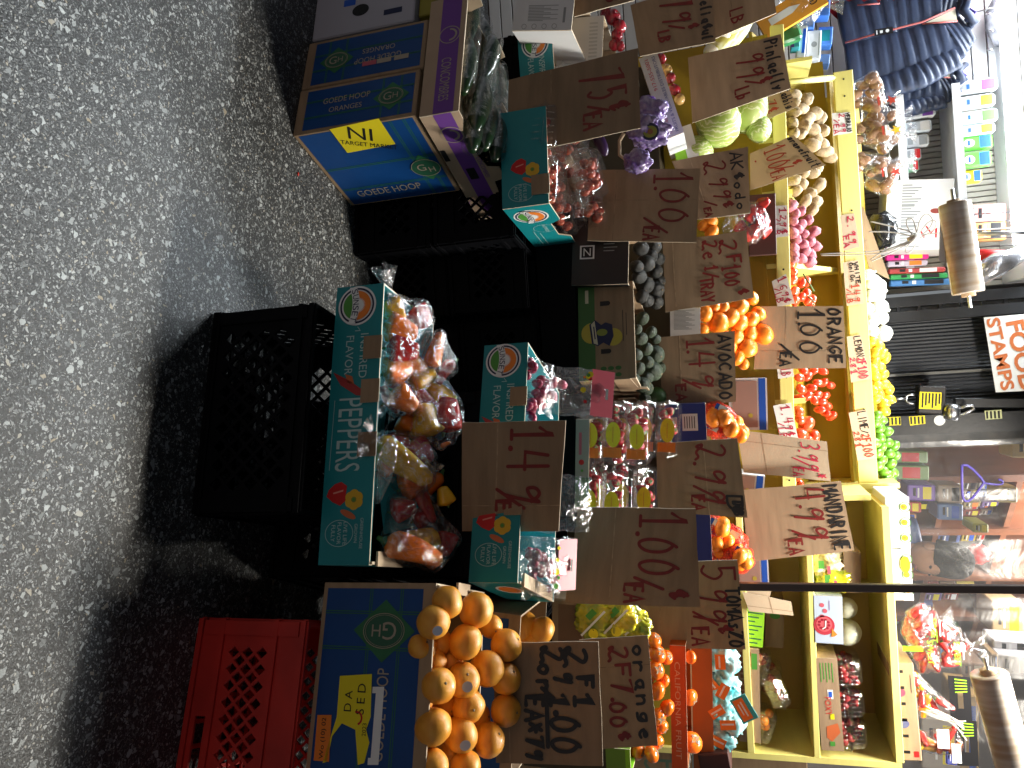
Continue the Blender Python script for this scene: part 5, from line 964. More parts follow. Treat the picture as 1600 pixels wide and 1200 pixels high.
# --- cucumbers
def cuc(pts, r_, label):
    b = MB(); n = len(pts); P3 = [Vector(q) for q in pts]; fine = []
    for i in range(21): t = i/20*(n-1); k = min(int(t), n-2); f_ = t-k; fine.append(P3[k].lerp(P3[k+1], f_))
    rs = [r_*min(1, math.sin(min(i, 20-i)/20*math.pi*1.6+.35))*(1+.04*math.sin(i)) for i in range(21)]
    b.tube(fine, rs, M_CU, 16); o = tag(b.build('cucumber', None, None), label, 'cucumber', None)
    s = MB(); s.ball(fine[0], r_*.3, M_STEM, 8, 6); s.build('stem_end', o); return o
GC_ = None
for i, (pts, r_) in enumerate((([(733, -20, 2.26), (735, 60, 2.18), (724, 145, 2.06)], 15), ([(770, 58, 2.30), (757, 120, 2.22), (742, 205, 2.08)], 17), ([(762, 85, 2.36), (766, 150, 2.26), (757, 232, 2.10)], 15), ([(778, 100, 2.40), (782, 170, 2.28), (773, 250, 2.14)], 14), ([(735, 150, 2.20), (740, 180, 2.16), (738, 235, 2.06)], 15), ([(752, 30, 2.40), (757, 90, 2.34), (752, 160, 2.2)], 15), ([(786, 130, 2.36), (788, 190, 2.28), (786, 240, 2.20)], 13))):
    Y = pts[1][2]; lb = ('cucumber against the front wall of its box at the left edge', 'big wrapped cucumber lying on top of the heap, its round end uppermost', 'cucumber beside the big wrapped one', 'cucumber at the back by the 75 cents sign', 'short length of cucumber near the corner of the box', 'cucumber under the white carton', 'cucumber squeezed against the foot of the 75 cents sign')[i]
    o = cuc([P(*q) for q in pts], r_*mpp(pts[1][0], pts[1][1], Y)*1.1, lb)
    w_ = MB(); q = [P(*k) for k in pts]; w_.tube([q[0].lerp(q[1], .1), q[0].lerp(q[1], .5), q[1], q[1].lerp(q[2], .5), q[1].lerp(q[2], .9)], [r_*mpp(pts[1][0], pts[1][1], Y)*1.16]*5, BAG, 14, None, False); w_.build('film_wrap', o)
# --- avocados
AM, AW = frame(G(903, 447, .70), G(905, 596, .70)); AH = onp(AM, 989, 440)[1]
ab = carton('avocado_box', 'kraft avocado box with green bottom stripe and mascot badge', AM, AW, AH, .36, KRAFT_D, KRAFT, t=.006, cut=EDGE)
p = MB(); p.rect(.0, .0, AW, AH*.30, GREEN_P, 1); p.rect(.0, .0, AW, AH*.30, mat('deep_green_print', (.035, .12, .025), .6), 1.5)
for q in ((1, 480), (1, 555)):
    x = onp(AM, 941, q[1])[0]; p.rect(x-.020, AH*.40, x-.004, AH*.54, BLACK_P, 2); p.disc(x-.020+.008, AH*.54, .008, BLACK_P, 2.2, n=12)
x, z = onp(AM, 937, 520); p.disc(x, z-.025, .036, mat('mustard_print', (.45, .36, .04), .6), 2); p.disc(x+.018, z+.045, .03, mat('mustard_print', (.45, .36, .04), .6), 2.2)
p.poly([(x+a*.01, z+b*.01) for a, b in ((-4.5, -1.5), (-3, -3.4), (3.6, -2.6), (4.6, -.6), (3.5, 1.2), (4.8, 3.2), (1.5, 4.6), (-2.5, 4.2), (-3.4, 2.0), (-2.6, .6))], NAVY_P, 3); p.poly([(x+a*.01, z+b*.01) for a, b in ((-4.2, -1.6), (-3, -2.8), (3.6, -2.0), (4.2, -.6))], mat('cream_print', (.55, .52, .38), .6), 4); p.disc(x, z+.008, .012, mat('olive_print', (.20, .24, .03), .5), 4, rz=.018); p.line([(x-.022, z-.019), (x+.022, z-.015)], .004, NAVY_P, 5)
for i in range(3):
    for j in range(2): p.disc(AW*.955-.014*j*1.6, AH*(.44+.13*i), .007, mat('deep_green_print', (.035, .12, .025), .6), 2, rz=.010)
p.line([(AW*.30, AH*.80), (AW*.62, AH*.80)], .002, BLACK_P, 2); p.line([(AW*.33, AH*.86), (AW*.56, AH*.86)], .002, BLACK_P, 2); p.rect(AW*.06, AH*.13, AW*.20, AH*.19, mat('cream_print', (.55, .52, .38), .6), 2)
p.T = FR(AW); p.rect(.05, AH*.28, .058, AH*.56, BLACK_P, 1); p.build('printing', ab)
# side wing flaps stepping up along the right side
p = MB(); p.T = FR(AW) @ TR((0, -.002, 0)); p.panel([(.0, AH*.9), (.12, AH*.95), (.13, AH+.02), (.20, AH+.025), (.21, AH*.9), (.22, AH*.6), (.0, AH*.6)], [], KRAFT, .004, None, EDGE); p.panel([(.22, AH*.8), (.30, AH*.9), (.31, AH+.05), (.36, AH+.05), (.36, AH*.5), (.22, AH*.5)], [], KRAFT, .004, TR((0, -.012, 0)), EDGE); p.build('side_flap', ab)
BB = mat('black_coated_board', (.010, .010, .012), .4, .4, .2, 10)
a = G(900, 448, .70); DM, DW = frame(P(906, 340, a.y+.03), P(903, 446, a.y-.0)); DM = DM @ TR((0, 0, a.z-DM.translation.z)); DH = AH*1.02
db = carton('avocado_box', 'black avocado box with white line drawing left of the kraft one', DM, DW, DH, .34, BB, KRAFT, t=.005)
p = MB(); p.rect(DW*.42, DH*.14, DW*.62, DH*.40, WHITE_P, 2); p.rect(DW*.44, DH*.17, DW*.60, DH*.37, BLACK_P, 3); p.text('N', DW*.52, DH*.27, DH*.14, WHITE_P, 4, 90); p.disc(DW*.22, DH*.42, .016, mat('brown_print', (.22, .08, .03), .5), 2, rz=.024); p.disc(DW*.05, DH*.86, .05, WHITE_P, 2, a0=200, a1=360); p.disc(DW*.05, DH*.86, .04, GREEN_P, 3, a0=200, a1=360)
for i in range(4): p.line([(DW*(.36+.05*i), DH*.56), (DW*(.36+.05*i), DH*(.80-.05*(i % 2)))], .0025, GREY_P, 2)
p.build('printing', db)
for k in (0, .281): crate(mk(Vector((a.x-.10, a.y+.02, k+.003)), Vector((1, 0, 0)), Vector((0, 1, 0)), Vector((0, 0, 1))), .47, .275, .33, BLKPL, 'black milk crate in the dark stack under the avocados')
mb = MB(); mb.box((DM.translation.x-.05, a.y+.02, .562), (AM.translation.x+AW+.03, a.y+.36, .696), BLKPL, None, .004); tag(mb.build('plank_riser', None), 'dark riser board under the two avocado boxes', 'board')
def avp(ps, lst, lb, grp):
    for x, y, r_ in lst:
        Y = a.y+.05+(x-990)/40*.17; put(ps, x, y, Y, r_*mpp(x, y, Y)*1.08, lb, grp)
avp(AV, ((1004, 497, 12), (996, 514, 9), (1018, 518, 10), (1002, 529, 12), (1025, 530, 9), (1024, 554, 17), (996, 555, 10), (1019, 580, 19), (999, 575, 11), (1004, 601, 14), (992, 592, 10), (1010, 607, 13), (1009, 624, 10), (1010, 545, 12), (1012, 566, 12), (1030, 575, 12), (1012, 590, 11)), 'rough green avocado heaped in the kraft avocado box', 'green avocados in the kraft box')
avp(AVG, ((1027, 619, 17),), 'smooth bright green avocado at the right end of the avocado heap', None)
avp(AVD, ((996, 417, 12), (1011, 412, 15), (1025, 424, 13), (1029, 405, 12), (1010, 445, 15), (1025, 452, 16), (1025, 472, 14), (1000, 432, 13), (1003, 388, 13), (1022, 385, 14), (1012, 470, 12), (1004, 462, 12), (1030, 440, 12), (1018, 400, 12)), 'dark ripe avocado heaped in the black avocado box', 'dark avocados in the black box')
# --- strawberries
SBM, SBW = frame(P(900, 655, 2.36), P(898, 800, 2.36)); SBH = onp(SBM, 921, 655)[1]
o = carton('strawberry_box', 'grey printed flat holding clear strawberry packs', SBM, SBW, SBH, .30, mat('grey_printed_board', (.34, .33, .30), .7), KRAFT)
p = MB(); p.rect(SBW*.14, SBH*.25, SBW*.38, SBH*.45, PINK_P, 1); p.disc(SBW*.46, SBH*.45, SBH*.2, RED_P, 1); p.disc(SBW*.55, SBH*.5, SBH*.1, GREEN_P, 1); p.rect(SBW*.62, 0, SBW*.95, SBH, mat('deep_green_print', (.035, .12, .025), .6), 1); p.build('printing', o)
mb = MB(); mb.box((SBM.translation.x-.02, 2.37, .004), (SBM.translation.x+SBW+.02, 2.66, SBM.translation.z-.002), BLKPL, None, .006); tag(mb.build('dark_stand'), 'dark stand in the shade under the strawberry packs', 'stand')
n = 0; GS = 'clear strawberry packs with yellow oval labels'
xa = onp(SBM, 960, 630)[0]; xb = onp(SBM, 960, 737)[0]
for cx_, y0_, nl, zz in ((xa, .01, 3, 0), (xb, .0, 2, 0), (xa-.004, .15, 4, .01), (xb+.006, .15, 3, .01)):
    for k in range(nl):
        M = SBM @ TR((cx_+rnd.uniform(-.006, .006), y0_+.014*k+rnd.uniform(-.004, .004), SBH-.035+zz+k*.071)) @ Matrix.Rotation(rnd.uniform(-.05, .05), 4, 'Z') @ Matrix.Rotation(.03, 4, 'X')
        clam(M, .198, .132, .070, 'clear pack of strawberries in the low stack, yellow oval label in front', GS, STR, 13, .0185, True, 'strawberry inside a clear pack', 'strawberries in the clear packs')
# --- cabbages and napa
crateM, cw2 = frame(P(1072, 150, 2.84), P(1082, 262, 2.84)); 
for x, y, r_, lb in ((1122, 190, 38, 'pale green cabbage in front, between the pinlaelly and Akcodo signs'), (1168, 172, 34, 'bright green cabbage behind the pale one'), (1090, 240, 26, 'cabbage mostly hidden behind the Akcodo sign'), (1185, 200, 22, 'white leafy cabbage edge beside the Akcodo sign')):
    Y = 2.92 if x < 1130 else 3.0; put(CAB, x, y, Y, r_*mpp(x, y, Y), lb, None, Matrix.Rotation(rnd.uniform(0, 6), 4, 'Z') @ Matrix.Rotation(rnd.uniform(-.5, .5), 4, 'X'))
for x, y, x2, y2, lb in ((1108, 88, 1168, 28, 'yellow green napa cabbage lying under the per pound sign'), (1125, 60, 1180, 5, 'pale napa cabbage behind the first one')):
    b = MB(); A, B = P(x, y, 2.92), P(x2, y2, 3.0); l = (B-A).length; b.T = Matrix(); b.ball((0, 0, .5), (.20, .20, .56), M_NAPA, 28, 18, lambda d: 1+.07*abs(math.sin(6*math.atan2(d.y, d.x)+2*d.z))+.05*noise.noise(d*4)); o = tag(b.build('napa_cabbage', None, along(A, B)), lb, 'cabbage')
    q = MB(); q.ball((0, 0, .08), (.16, .16, .12), M_ON, 16, 8); q.build('white_stalk', o)
# --- tangerines
for i, (x, y, r_) in enumerate(((1102, 490, 13), (1116, 480, 10), (1128, 481, 12), (1121, 504, 18), (1139, 496, 17), (1154, 481, 16), (1175, 466, 11), (1174, 500, 14), (1155, 506, 15), (1191, 522, 17), (1167, 542, 17), (1150, 526, 13), (1152, 558, 13), (1161, 568, 10), (1098, 514, 10), (1140, 545, 13), (1172, 520, 13), (1185, 490, 12), (1130, 525, 12))):
    Y = 2.84+(x-1100)/95*.14; put(TG, x, y, Y, r_*mpp(x, y, Y)*1.04, 'shiny tangerine heaped in front of the lit brown orange sign', 'tangerines in front of the orange sign')
TBM, TBW = frame(P(1047, 482, 2.80), P(1048, 590, 2.80)); TBH = onp(TBM, 1094, 482)[1]
o = carton('tangerine_box', 'white carton with fine print holding the tangerines', TBM, TBW, TBH, .30, WHITEB, KRAFT_D, cat='fruit box')
p = MB()
for i in range(16): p.rect(TBW*(.03+.018*i), TBH*.12, TBW*(.038+.018*i), TBH*(.82-.1*((i*7) % 4)), GREY_P, 1)
p.build('printing', o)
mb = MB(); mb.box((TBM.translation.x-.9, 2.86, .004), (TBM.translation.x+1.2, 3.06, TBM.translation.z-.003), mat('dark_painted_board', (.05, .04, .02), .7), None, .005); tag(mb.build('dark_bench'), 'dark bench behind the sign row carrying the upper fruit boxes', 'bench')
# --- lower tier of the stand
def tier(ps, lst, Y0, sl_, lb, grp, k=1.0, x0=1240):
    for x, y, r_ in lst: Y = Y0+(x-x0)*sl_; put(ps, x, y, Y, r_*mpp(x, y, Y)*k, lb, grp)
tier(POT, [(x, y, rnd.uniform(8, 10.5)) for x, y in ((1258, 156), (1240, 160), (1272, 178), (1252, 170), (1238, 192), (1240, 176), (1262, 186), (1254, 198), (1253, 208), (1268, 202), (1284, 206), (1270, 226), (1282, 186), (1288, 236), (1297, 246), (1270, 270), (1256, 270), (1238, 282), (1250, 287), (1244, 298), (1266, 302), (1258, 315), (1270, 328), (1277, 262), (1238, 212), (1262, 250), (1245, 262), (1280, 290), (1275, 215), (1240, 150), (1285, 225), (1272, 315))], YL+.06, .0037, 'loose brown potato heaped in the potato bin', 'potatoes in the stand')
tier(RPO, [(x, y, rnd.uniform(7.5, 9.5)) for x, y in ((1236, 322), (1241, 334), (1251, 330), (1238, 346), (1252, 350), (1262, 344), (1238, 364), (1256, 366), (1243, 374), (1254, 382), (1266, 378), (1240, 388), (1239, 398), (1266, 398), (1252, 404), (1257, 392), (1272, 362), (1275, 385), (1246, 358), (1238, 408), (1265, 410))], YL+.05, .004, 'pink skinned red potato heaped in its bin', 'red potatoes in the stand')
tier(TOM, [(x, y, rnd.uniform(7.5, 8.8)) for x, y in ((1239, 425), (1239, 438), (1252, 442), (1242, 455), (1253, 464), (1261, 458), (1262, 470), (1242, 470), (1266, 478), (1259, 440), (1241, 485), (1255, 486), (1236, 412), (1268, 468))], YL+.05, .004, 'small shiny vine tomato heaped left of the orange sign', 'vine tomatoes in the stand')
b = MB(); b.tube([P(1255, 428, YL+.08), P(1267, 447, YL+.10), P(1272, 455, YL+.10)], .003, M_STEM, 6); b.tube([P(1262, 463, YL+.10), P(1272, 472, YL+.10), P(1270, 480, YL+.10)], .003, M_STEM, 6); tag(b.build('tomato_vine'), 'curly green vine stem on the heap of vine tomatoes', 'vine stem')
tier(ROM, [(x, y, rnd.uniform(8, 9.5)) for x, y in ((1249, 590), (1262, 588), (1252, 608), (1267, 606), (1278, 598), (1278, 617), (1261, 619), (1286, 598), (1298, 602), (1290, 618), (1284, 628), (1294, 634), (1299, 650), (1255, 578), (1270, 580), (1285, 580), (1248, 622), (1272, 625), (1290, 645), (1281, 640))], YL+.06, .0042, 'red plum tomato heaped in the bin right of the orange sign', 'plum tomatoes in the stand')
tier(TOM, [(1260, 663, 14), (1252, 678, 11), (1272, 682, 11), (1248, 643, 10), (1250, 655, 9), (1262, 690, 10), (1244, 690, 9), (1246, 745, 9), (1249, 755, 8)], YL+.06, .004, 'big round beefsteak tomato beside the pale grey card sign', 'beefsteak tomatoes in the stand')
# --- upper tier
tier(ON, [(1362, 442, 15), (1372, 447, 13), (1360, 462, 11), (1371, 462, 13), (1374, 481, 15), (1356, 482, 10), (1364, 500, 12), (1381, 521, 14), (1363, 518, 11), (1357, 430, 10), (1378, 497, 11), (1360, 508, 10)], YU+.06, .004, 'white onion heaped at the top of the stand', 'white onions in the stand', 1, 1355)
tier(LEM, [(x, y, 10) for x, y in ((1362, 533), (1366, 552), (1366, 566), (1382, 560), (1374, 573), (1366, 586), (1379, 585), (1369, 601), (1388, 608), (1372, 616), (1388, 623), (1379, 629), (1366, 624), (1372, 540), (1376, 553), (1380, 600), (1362, 610), (1381, 641), (1362, 576))], YU+.06, .004, 'yellow lemon heaped between the onions and the limes', 'lemons in the stand', .98, 1355)
tier(LIM, [(x, y, 9.5) for x, y in ((1369, 650), (1376, 656), (1374, 669), (1385, 674), (1374, 683), (1386, 691), (1376, 699), (1388, 708), (1377, 719), (1390, 724), (1379, 736), (1387, 742), (1394, 738), (1391, 754), (1368, 660), (1367, 692), (1371, 708), (1382, 750), (1371, 728), (1397, 712), (1396, 697), (1380, 765))], YU+.06, .004, 'green lime heaped at the right end of the stand', 'limes in the stand', .98, 1360)
for k, (x, y, r3, lb) in enumerate(((1358, 140, (.075, .06, .075), 'clear bag of brown roots at the left end of the upper tier'), (1378, 170, (.085, .06, .09), 'clear bag of brown roots with red star print'), (1362, 205, (.07, .06, .075), 'clear bag of brown roots behind the white 2.99 tag'), (1385, 215, (.085, .06, .085), 'tall clear bag of brown roots with yellow print'), (1362, 255, (.075, .06, .08), 'low clear bag of brown roots near the white carton'), (1385, 278, (.08, .05, .075), 'clear bag of brown roots with red and white stripes'))):
    C = P(x, y, YU+.10+.02*(x > 1370)); rts = []
    for j in range(8): q = Vector((rnd.uniform(-.6, .6)*r3[0], rnd.uniform(-.6, .4)*r3[1], rnd.uniform(-.75, .55)*r3[2])); rts.append(inst(rnd.choice(ROOT), TR(C+q) @ rmat() @ Matrix.Scale(rnd.uniform(.020, .027), 4), 'brown root vegetable inside a clear bag on the upper tier', 'roots in clear bags'))
    hullbag('root_bag', rts, lb, 20+k, (.1, -.1, 1), .008, tail=.06)
    if k in (1, 3, 5):
        lm, lw_ = frame(C+Vector((-.03, -r3[1]-.016, .0)), C+Vector((.045, -r3[1]-.016, .005))); s = MB(); s.poly([(.005, .01), (.018, .014), (.026, .0), (.030, .015), (.045, .012), (.034, .024), (.040, .040), (.026, .031), (.014, .042), (.017, .026)], mat('dull_red_print', (.42, .05, .03), .4) if k != 3 else YEL2_P, 1); s.rect(.0, -.018, .04, -.010, WHITE_P, 2); s.rect(.0, -.030, .036, -.022, mat('dull_red_print', (.42, .05, .03), .4), 2); tag(s.build('bag_label', None, lm), ('red star label on the root bag', '', 'yellow label on the tall root bag', '', '')[k-1] if k < 5 else 'red label on the striped root bag', 'label')
# ------------------------------------------------------------ tags on the rails
RM = (LM, UM); paper = mat('white_paper', (.78, .78, .76), .7, .2)
def railtag(c, Y, lines, label, m=paper): return sign(c, Y, lines, label, m, lean=0.0, wd=.0038, t=.0015, name='price_tag')
railtag([(1206, 322), (1208, 372), (1233, 369), (1230, 321)], YL-.004, [('129c', .06, .48, .98, .46, INK_P), ('/LB', .36, .06, .98, .42, INK_P)], 'small white 1.29 tag on the lower rail under the red potatoes')
railtag([(1206, 440), (1215, 480), (1242, 474), (1228, 428)], YL-.006, [('1', .02, .4, .2, .56, INK_P), ('69c', .3, .4, .98, .46, INK_P), ('/LB', .3, .02, .9, .4, INK_P)], 'small white 1.69 tag tilted on the lower rail by the vine tomatoes')
railtag([(1214, 570), (1216, 592), (1241, 588), (1238, 568)], YL-.006, [('1LB', .1, .2, .9, .6, INK_P)], 'small white per pound tag half hidden by the orange sign')
railtag([(1208, 634), (1220, 688), (1247, 684), (1236, 629)], YL-.006, [('1.49c', .04, .40, .98, .50, INK_P), ('/LB', .5, .02, .98, .40, INK_P)], 'small white 1.49 tag on the lower rail by the beefsteak tomatoes')
railtag([(1300, 177), (1302, 212), (1332, 207), (1328, 175)], YU-.004, [('YEBRAJO', .02, .72, .98, .24, INK_B), ('2.99', .04, .34, .98, .36, INK_P), ('/EA', .3, .04, .98, .28, INK_P)], 'small white 2.99 tag with black heading on the upper rail')
railtag([(1313, 336), (1318, 392), (1343, 386), (1335, 333)], YU-.004, [('2.99', .06, .42, .92, .50, INK_P), ('EA', .6, .06, .96, .36, INK_P)], 'kraft 2.99 tag on the upper rail below the string', KRAFT_L)
railtag([(1317, 410), (1323, 478), (1350, 474), (1341, 406)], YU-.006, [('WHITE', .04, .70, .56, .26, INK_B), ('OniOn', .04, .38, .50, .28, INK_B), ('149', .52, .40, .98, .46, INK_O), ('/LB', .62, .04, .98, .34, INK_O)], 'kraft white onion tag on the upper rail', KRAFT_L)
railtag([(1323, 526), (1330, 598), (1360, 592), (1345, 523)], YU-.006, [('LEMON', .02, .48, .50, .44, INK_B), ('2F100', .50, .46, .98, .48, INK_P), ('281', .46, .04, .86, .36, INK_P)], 'kraft lemon tag on the upper rail', KRAFT_L)
railtag([(1326, 645), (1340, 720), (1368, 716), (1354, 640)], YU-.006, [('LIME/', .02, .48, .50, .44, INK_B), ('2F100', .48, .46, .98, .48, INK_O), ('281', .40, .04, .76, .36, INK_O)], 'kraft lime tag on the upper rail', KRAFT_L)
# ------------------------------------------------------------ boxes and bags of the back rows, left
def printed_box(c0, c1, Y, top, d, label, m, deco=None, open_=True, Y1=None, lean=0.0, inn=KRAFT_L, name='produce_box', cat='produce box'):
    M, wd = frame(P(*c0, Y), P(*c1, Y1 or Y), lean); h = onp(M, *top)[1]
    if open_: o = carton(name, label, M, wd, h, d, m, inn, cat=cat)
    else: b = MB(); b.box((0, 0, 0), (wd, d, h), m, None, .003); o = tag(b.build(name, None, M), label, cat)
    if deco: p = MB(); deco(p, wd, h); p.build('printing', o)
    return o, M, wd, h
def fine(p, wd, h):
    for i in range(11): p.rect(wd*(.50+.03*i), h*.25, wd*(.512+.03*i), h*(.75-.12*((i*5) % 3)), GREY_P, 1)
    for i in range(4): p.ring(wd*.92, h*(.2+.17*i), .008, .0015, GREY_P, 1)
    p.rect(wd*.55, h*.84, wd*.85, h*.88, GREY_P, 1)
printed_box((808, -30), (800, 48), 2.32, (893, 42), .28, 'white carton of fine print at the top left above the cucumbers', WHITEB, fine)
o, M, wd, h = printed_box((808, 52), (815, 150), 2.42, (862, 52), .3, 'teal printed box behind the cucumbers', TEAL)
p = MB(); sun_logo(p, wd*.22, h*.5, h*.40); p.text('INSPIRED', wd*.62, h*.66, h*.17, PALE_P, 2, wd=wd*.4); p.text('FLAVOR', wd*.62, h*.34, h*.17, PALE_P, 2, wd=wd*.36); p.build('printing', o)
clam(M @ TR((.09, .06, h-.02)), .13, .16, .07, 'clear pack lying in the teal box behind the cucumbers', None, CT, 5, .017, None, 'small brownish tomato inside the pack behind the cucumbers', 'tomatoes in the pack behind the cucumbers')
printed_box((872, 30), (868, 125), 2.56, (944, 15), .28, 'white apple carton with faint print behind the 75 cents sign', WHITEB, lambda p, wd, h: [p.rect(wd*(.1+.06*i), h*.70, wd*(.13+.06*i), h*.88, mat('faint_grey_print', (.55, .58, .60), .6), 1) for i in range(12)]+[p.text('15', wd*.8, h*.9, h*.1, GREY_P, 1)])
for x, y, r_, ps in ((957, 27, 13, APP), (968, 42, 11, APP), (969, 72, 8, APP), (960, 70, 9, APP), (946, 20, 9, APP), (964, 55, 9, APP)): put(ps, x, y, 2.66, r_*mpp(x, y, 2.66)*1.05, 'dark red apple showing over the white apple carton', 'red apples over the white carton')
for x, y, r_, ps in ((1033, 92, 8, APP), (1041, 110, 9, APY), (1048, 122, 8, APP), (1054, 140, 9, APP), (1062, 155, 8, APY)): put(ps, x, y, 2.78, r_*mpp(x, y, 2.78)*1.1, 'mottled apple behind the white distributors box', 'mottled apples behind the white distributors box')
def dist(p, wd, h):
    p.text('FRUITS & VEGETABLES DISTRIBUTORS', wd*.5, h*.72, h*.17, mat('faded_blue_print', (.12, .15, .36), .6), 2, 180, wd=wd*.92); p.text('917-555-5001', wd*.24, h*.34, h*.20, mat('faded_red_print', (.60, .06, .10), .6), 2, 180, wd=wd*.38); p.text('50-704-6506', wd*.84, h*.34, h*.18, mat('faded_red_print', (.60, .06, .10), .6), 2, 180, wd=wd*.24)
printed_box((998, 92), (1040, 218), 2.66, (1028, 86), .26, 'white distributors box with upside-down blue and red lettering', WHITEB, dist)
# purple bags
b = MB(); VIO = mat('violet_foil_print', (.085, .03, .20), .22, .6, .4, 40, col2=(.32, .28, .42), bump=.8, bs=40)
for k, (x, y, s, lb) in enumerate(((1012, 178, 1.0, 'violet printed foil bag beside the 75 cents sign'), (1018, 210, .9, 'violet bag with a round avocado picture'), (1003, 200, .8, 'dark violet mesh bag below the foil bag'), (996, 252, .7, 'small violet bag end next to the 1.00 sign'))):
    b = MB(); C = P(x, y, 2.58-.03*k); b.ball((0, 0, 0), (.050*s, .03*s, .060*s), VIO, 44, 28, crum(k+1, .3)); o = tag(b.build('violet_bag', None, TR(C)), lb, 'produce bag')
    if k == 1: q = MB(); q.T = TR((0, -.046, 0)); q.disc(.005, .0, .028, NAVY_P, 1); q.disc(.005, .0, .019, mat('olive_print', (.20, .24, .03), .5), 2, rz=.022); q.disc(.005, 0, .009, mat('brown_print', (.22, .08, .03), .5), 3); q.build('picture_print', o)
b = MB(); b.tube([P(975, 208, 2.52), P(968, 220, 2.52), P(968, 242, 2.52), P(984, 255, 2.52), P(990, 240, 2.52)], .006, KRAFT_L, 6); tag(b.build('carton_handle'), 'cut-out cardboard handle loop beside the violet bags', 'handle')
b = MB(); b.ball((0, 0, 0), (.02, .02, .05), mat('dark_violet', (.03, .012, .05), .3), 14, 8); tag(b.build('eggplant_tip', None, TR(P(938, 223, 2.55)) @ Matrix.Rotation(1.2, 4, 'Y')), 'dark violet tip behind the tomato packs', 'vegetable')
printed_box((1045, 205), (1062, 270), 2.86, (1085, 215), .2, 'lime green and white produce box below the cabbages', LIME_P, lambda p, wd, h: [p.rect(0, h*.5, wd, h, WHITE_P, 1), p.disc(wd*.3, h*.25, h*.16, GREEN_P, 2)])
# wrapped red and orange things behind the Akcodo sign
for x, y, r_, ps, lb in ((1110, 345, 12, TG, 'wrapped orange fruit between the Akcodo and tray signs'), (1112, 362, 12, TG, 'wrapped orange fruit just above the tray sign'), (1100, 352, 11, TG, 'wrapped orange fruit low beside the 1.00 sign')): put(ps, x, y, 2.88, r_*mpp(x, y, 2.88), lb)
for i, (x, y, r_) in enumerate(((1155, 330, 11), (1165, 345, 12), (1150, 350, 11), (1172, 330, 12), (1160, 365, 13), (1180, 345, 12), (1185, 365, 12), (1172, 372, 12), (1185, 322, 11))): put(BRr, x, y, 2.98, r_*mpp(x, y, 2.98)*1.9, 'red bell pepper wrapped in film right of the Akcodo sign', 'red peppers right of the Akcodo sign')
bagm('pepper_bag', P(1165, 348, 2.97), (.075, .06, .075), 'clear bag of red peppers right of the Akcodo sign', seed=31, knot=(-.2, -1, -.2), tail=.04)
mb = MB(); M, wd = frame(P(1168, 305, 3.03), P(1170, 400, 3.03)); mb.box((0, 0, 0), (wd, .02, .10), mat('dark_maroon_board', (.06, .02, .015), .6), None, .002); tag(mb.build('crate_side', None, M), 'dark maroon crate side under the lower rail', 'crate')
# blue mandarin box and netted bags
BLU = mat('royal_blue_board', (.012, .03, .22), .45, .4, .1, 10)
def mdeco(p, wd, h):
    p.rect(wd*.06, h*.42, wd*.16, h*.80, WHITE_P, 1); p.rect(wd*.08, h*.06, wd*.135, h*.30, WHITE_P, 1)
    for i in range(5): p.rect(wd*.075, h*(.47+.06*i), wd*.145, h*(.49+.06*i), BLACK_P, 2)
printed_box((1038, 632), (1050, 895), 2.68, (1102, 632), .28, 'royal blue mandarin box with white barcode labels', BLU, mdeco, cat='fruit box')
def netbag(C, r3, lb, seed):
    b = MB(); s0 = Vector((seed*2.3, seed, 0)); b.ball((0, 0, 0), r3, NET, 28, 18, lambda d: 1+.14*noise.noise(d*2.6+s0)+.10*abs(noise.noise(d*4+s0))); o = tag(b.build('netted_bag', None, TR(C)), lb, 'netted bag')
    p = MB(); y = -r3[1]*1.10; p.T = TR((0, y+.012, 0)) @ Matrix.Rotation(.5, 4, 'Y'); p.rect(-r3[0]*.9, -.012, r3[0]*.6, .022, WHITE_P, 1); p.rect(-r3[0]*.9, -.020, r3[0]*.6, -.008, BLUE_P, 2); p.rect(-r3[0]*.4, .0, r3[0]*.3, .014, BLUE_P, 2); p.build('paper_band', o)
    for j in range(5): q = Vector((rnd.uniform(-.6, .6)*r3[0], rnd.uniform(-.8, -.4)*r3[1], rnd.uniform(-.5, .8)*r3[2])); inst(rnd.choice(TG), TR(C+q) @ rmat() @ Matrix.Scale(.030, 4), 'mandarin bulging in a red net bag', 'mandarins in red net bags')
    return o
for k, (x, y, r3, lb) in enumerate(((1118, 655, (.062, .05, .065), 'red net bag of mandarins at the left end of the blue box'), (1136, 672, (.05, .045, .06), 'red net bag of mandarins slumped under the avocado sign'), (1110, 830, (.06, .05, .06), 'red net bag of mandarins right of the 2.99 sign'), (1135, 848, (.065, .05, .07), 'red net bag of mandarins below the mandarine sign'), (1150, 872, (.055, .05, .06), 'red net bag of mandarins over the tomaszo sign'), (1122, 888, (.05, .045, .05), 'small red net bag of mandarins by the tomaszo sign'))): netbag(P(x, y, 2.76+.03*(k % 2)), r3, lb, k+1)
def tray(c0, c1, Y, top, lb, m=WHITEB): 
    o, M, wd, h = printed_box(c0, c1, Y, top, .22, lb, m, lambda p, wd, h: [p.rect(0, h*.78, wd, h*.96, BLUE_P, 1)], inn=mat('pinkish_brown_board', (.36, .22, .18), .75)); p = MB(); p.rect(wd*.05, h*.1, wd*.95, h*.74, mat('pinkish_brown_board', (.36, .22, .18), .75), 2); p.disc(wd*.72, h*.56, .008, mat('mustard_print', (.45, .36, .04), .6), 3); p.build('brown_panel', o); return o
tray((1138, 592), (1140, 672), 2.94, (1198, 588), 'white and blue fruit tray with pinkish brown panel standing on edge')
tray((1138, 738), (1135, 772), 2.95, (1196, 738), 'narrow white and blue tray between the card sign and the mandarine sign')
tray((1150, 872), (1152, 915), 2.96, (1200, 872), 'white and blue tray left of the steel post')
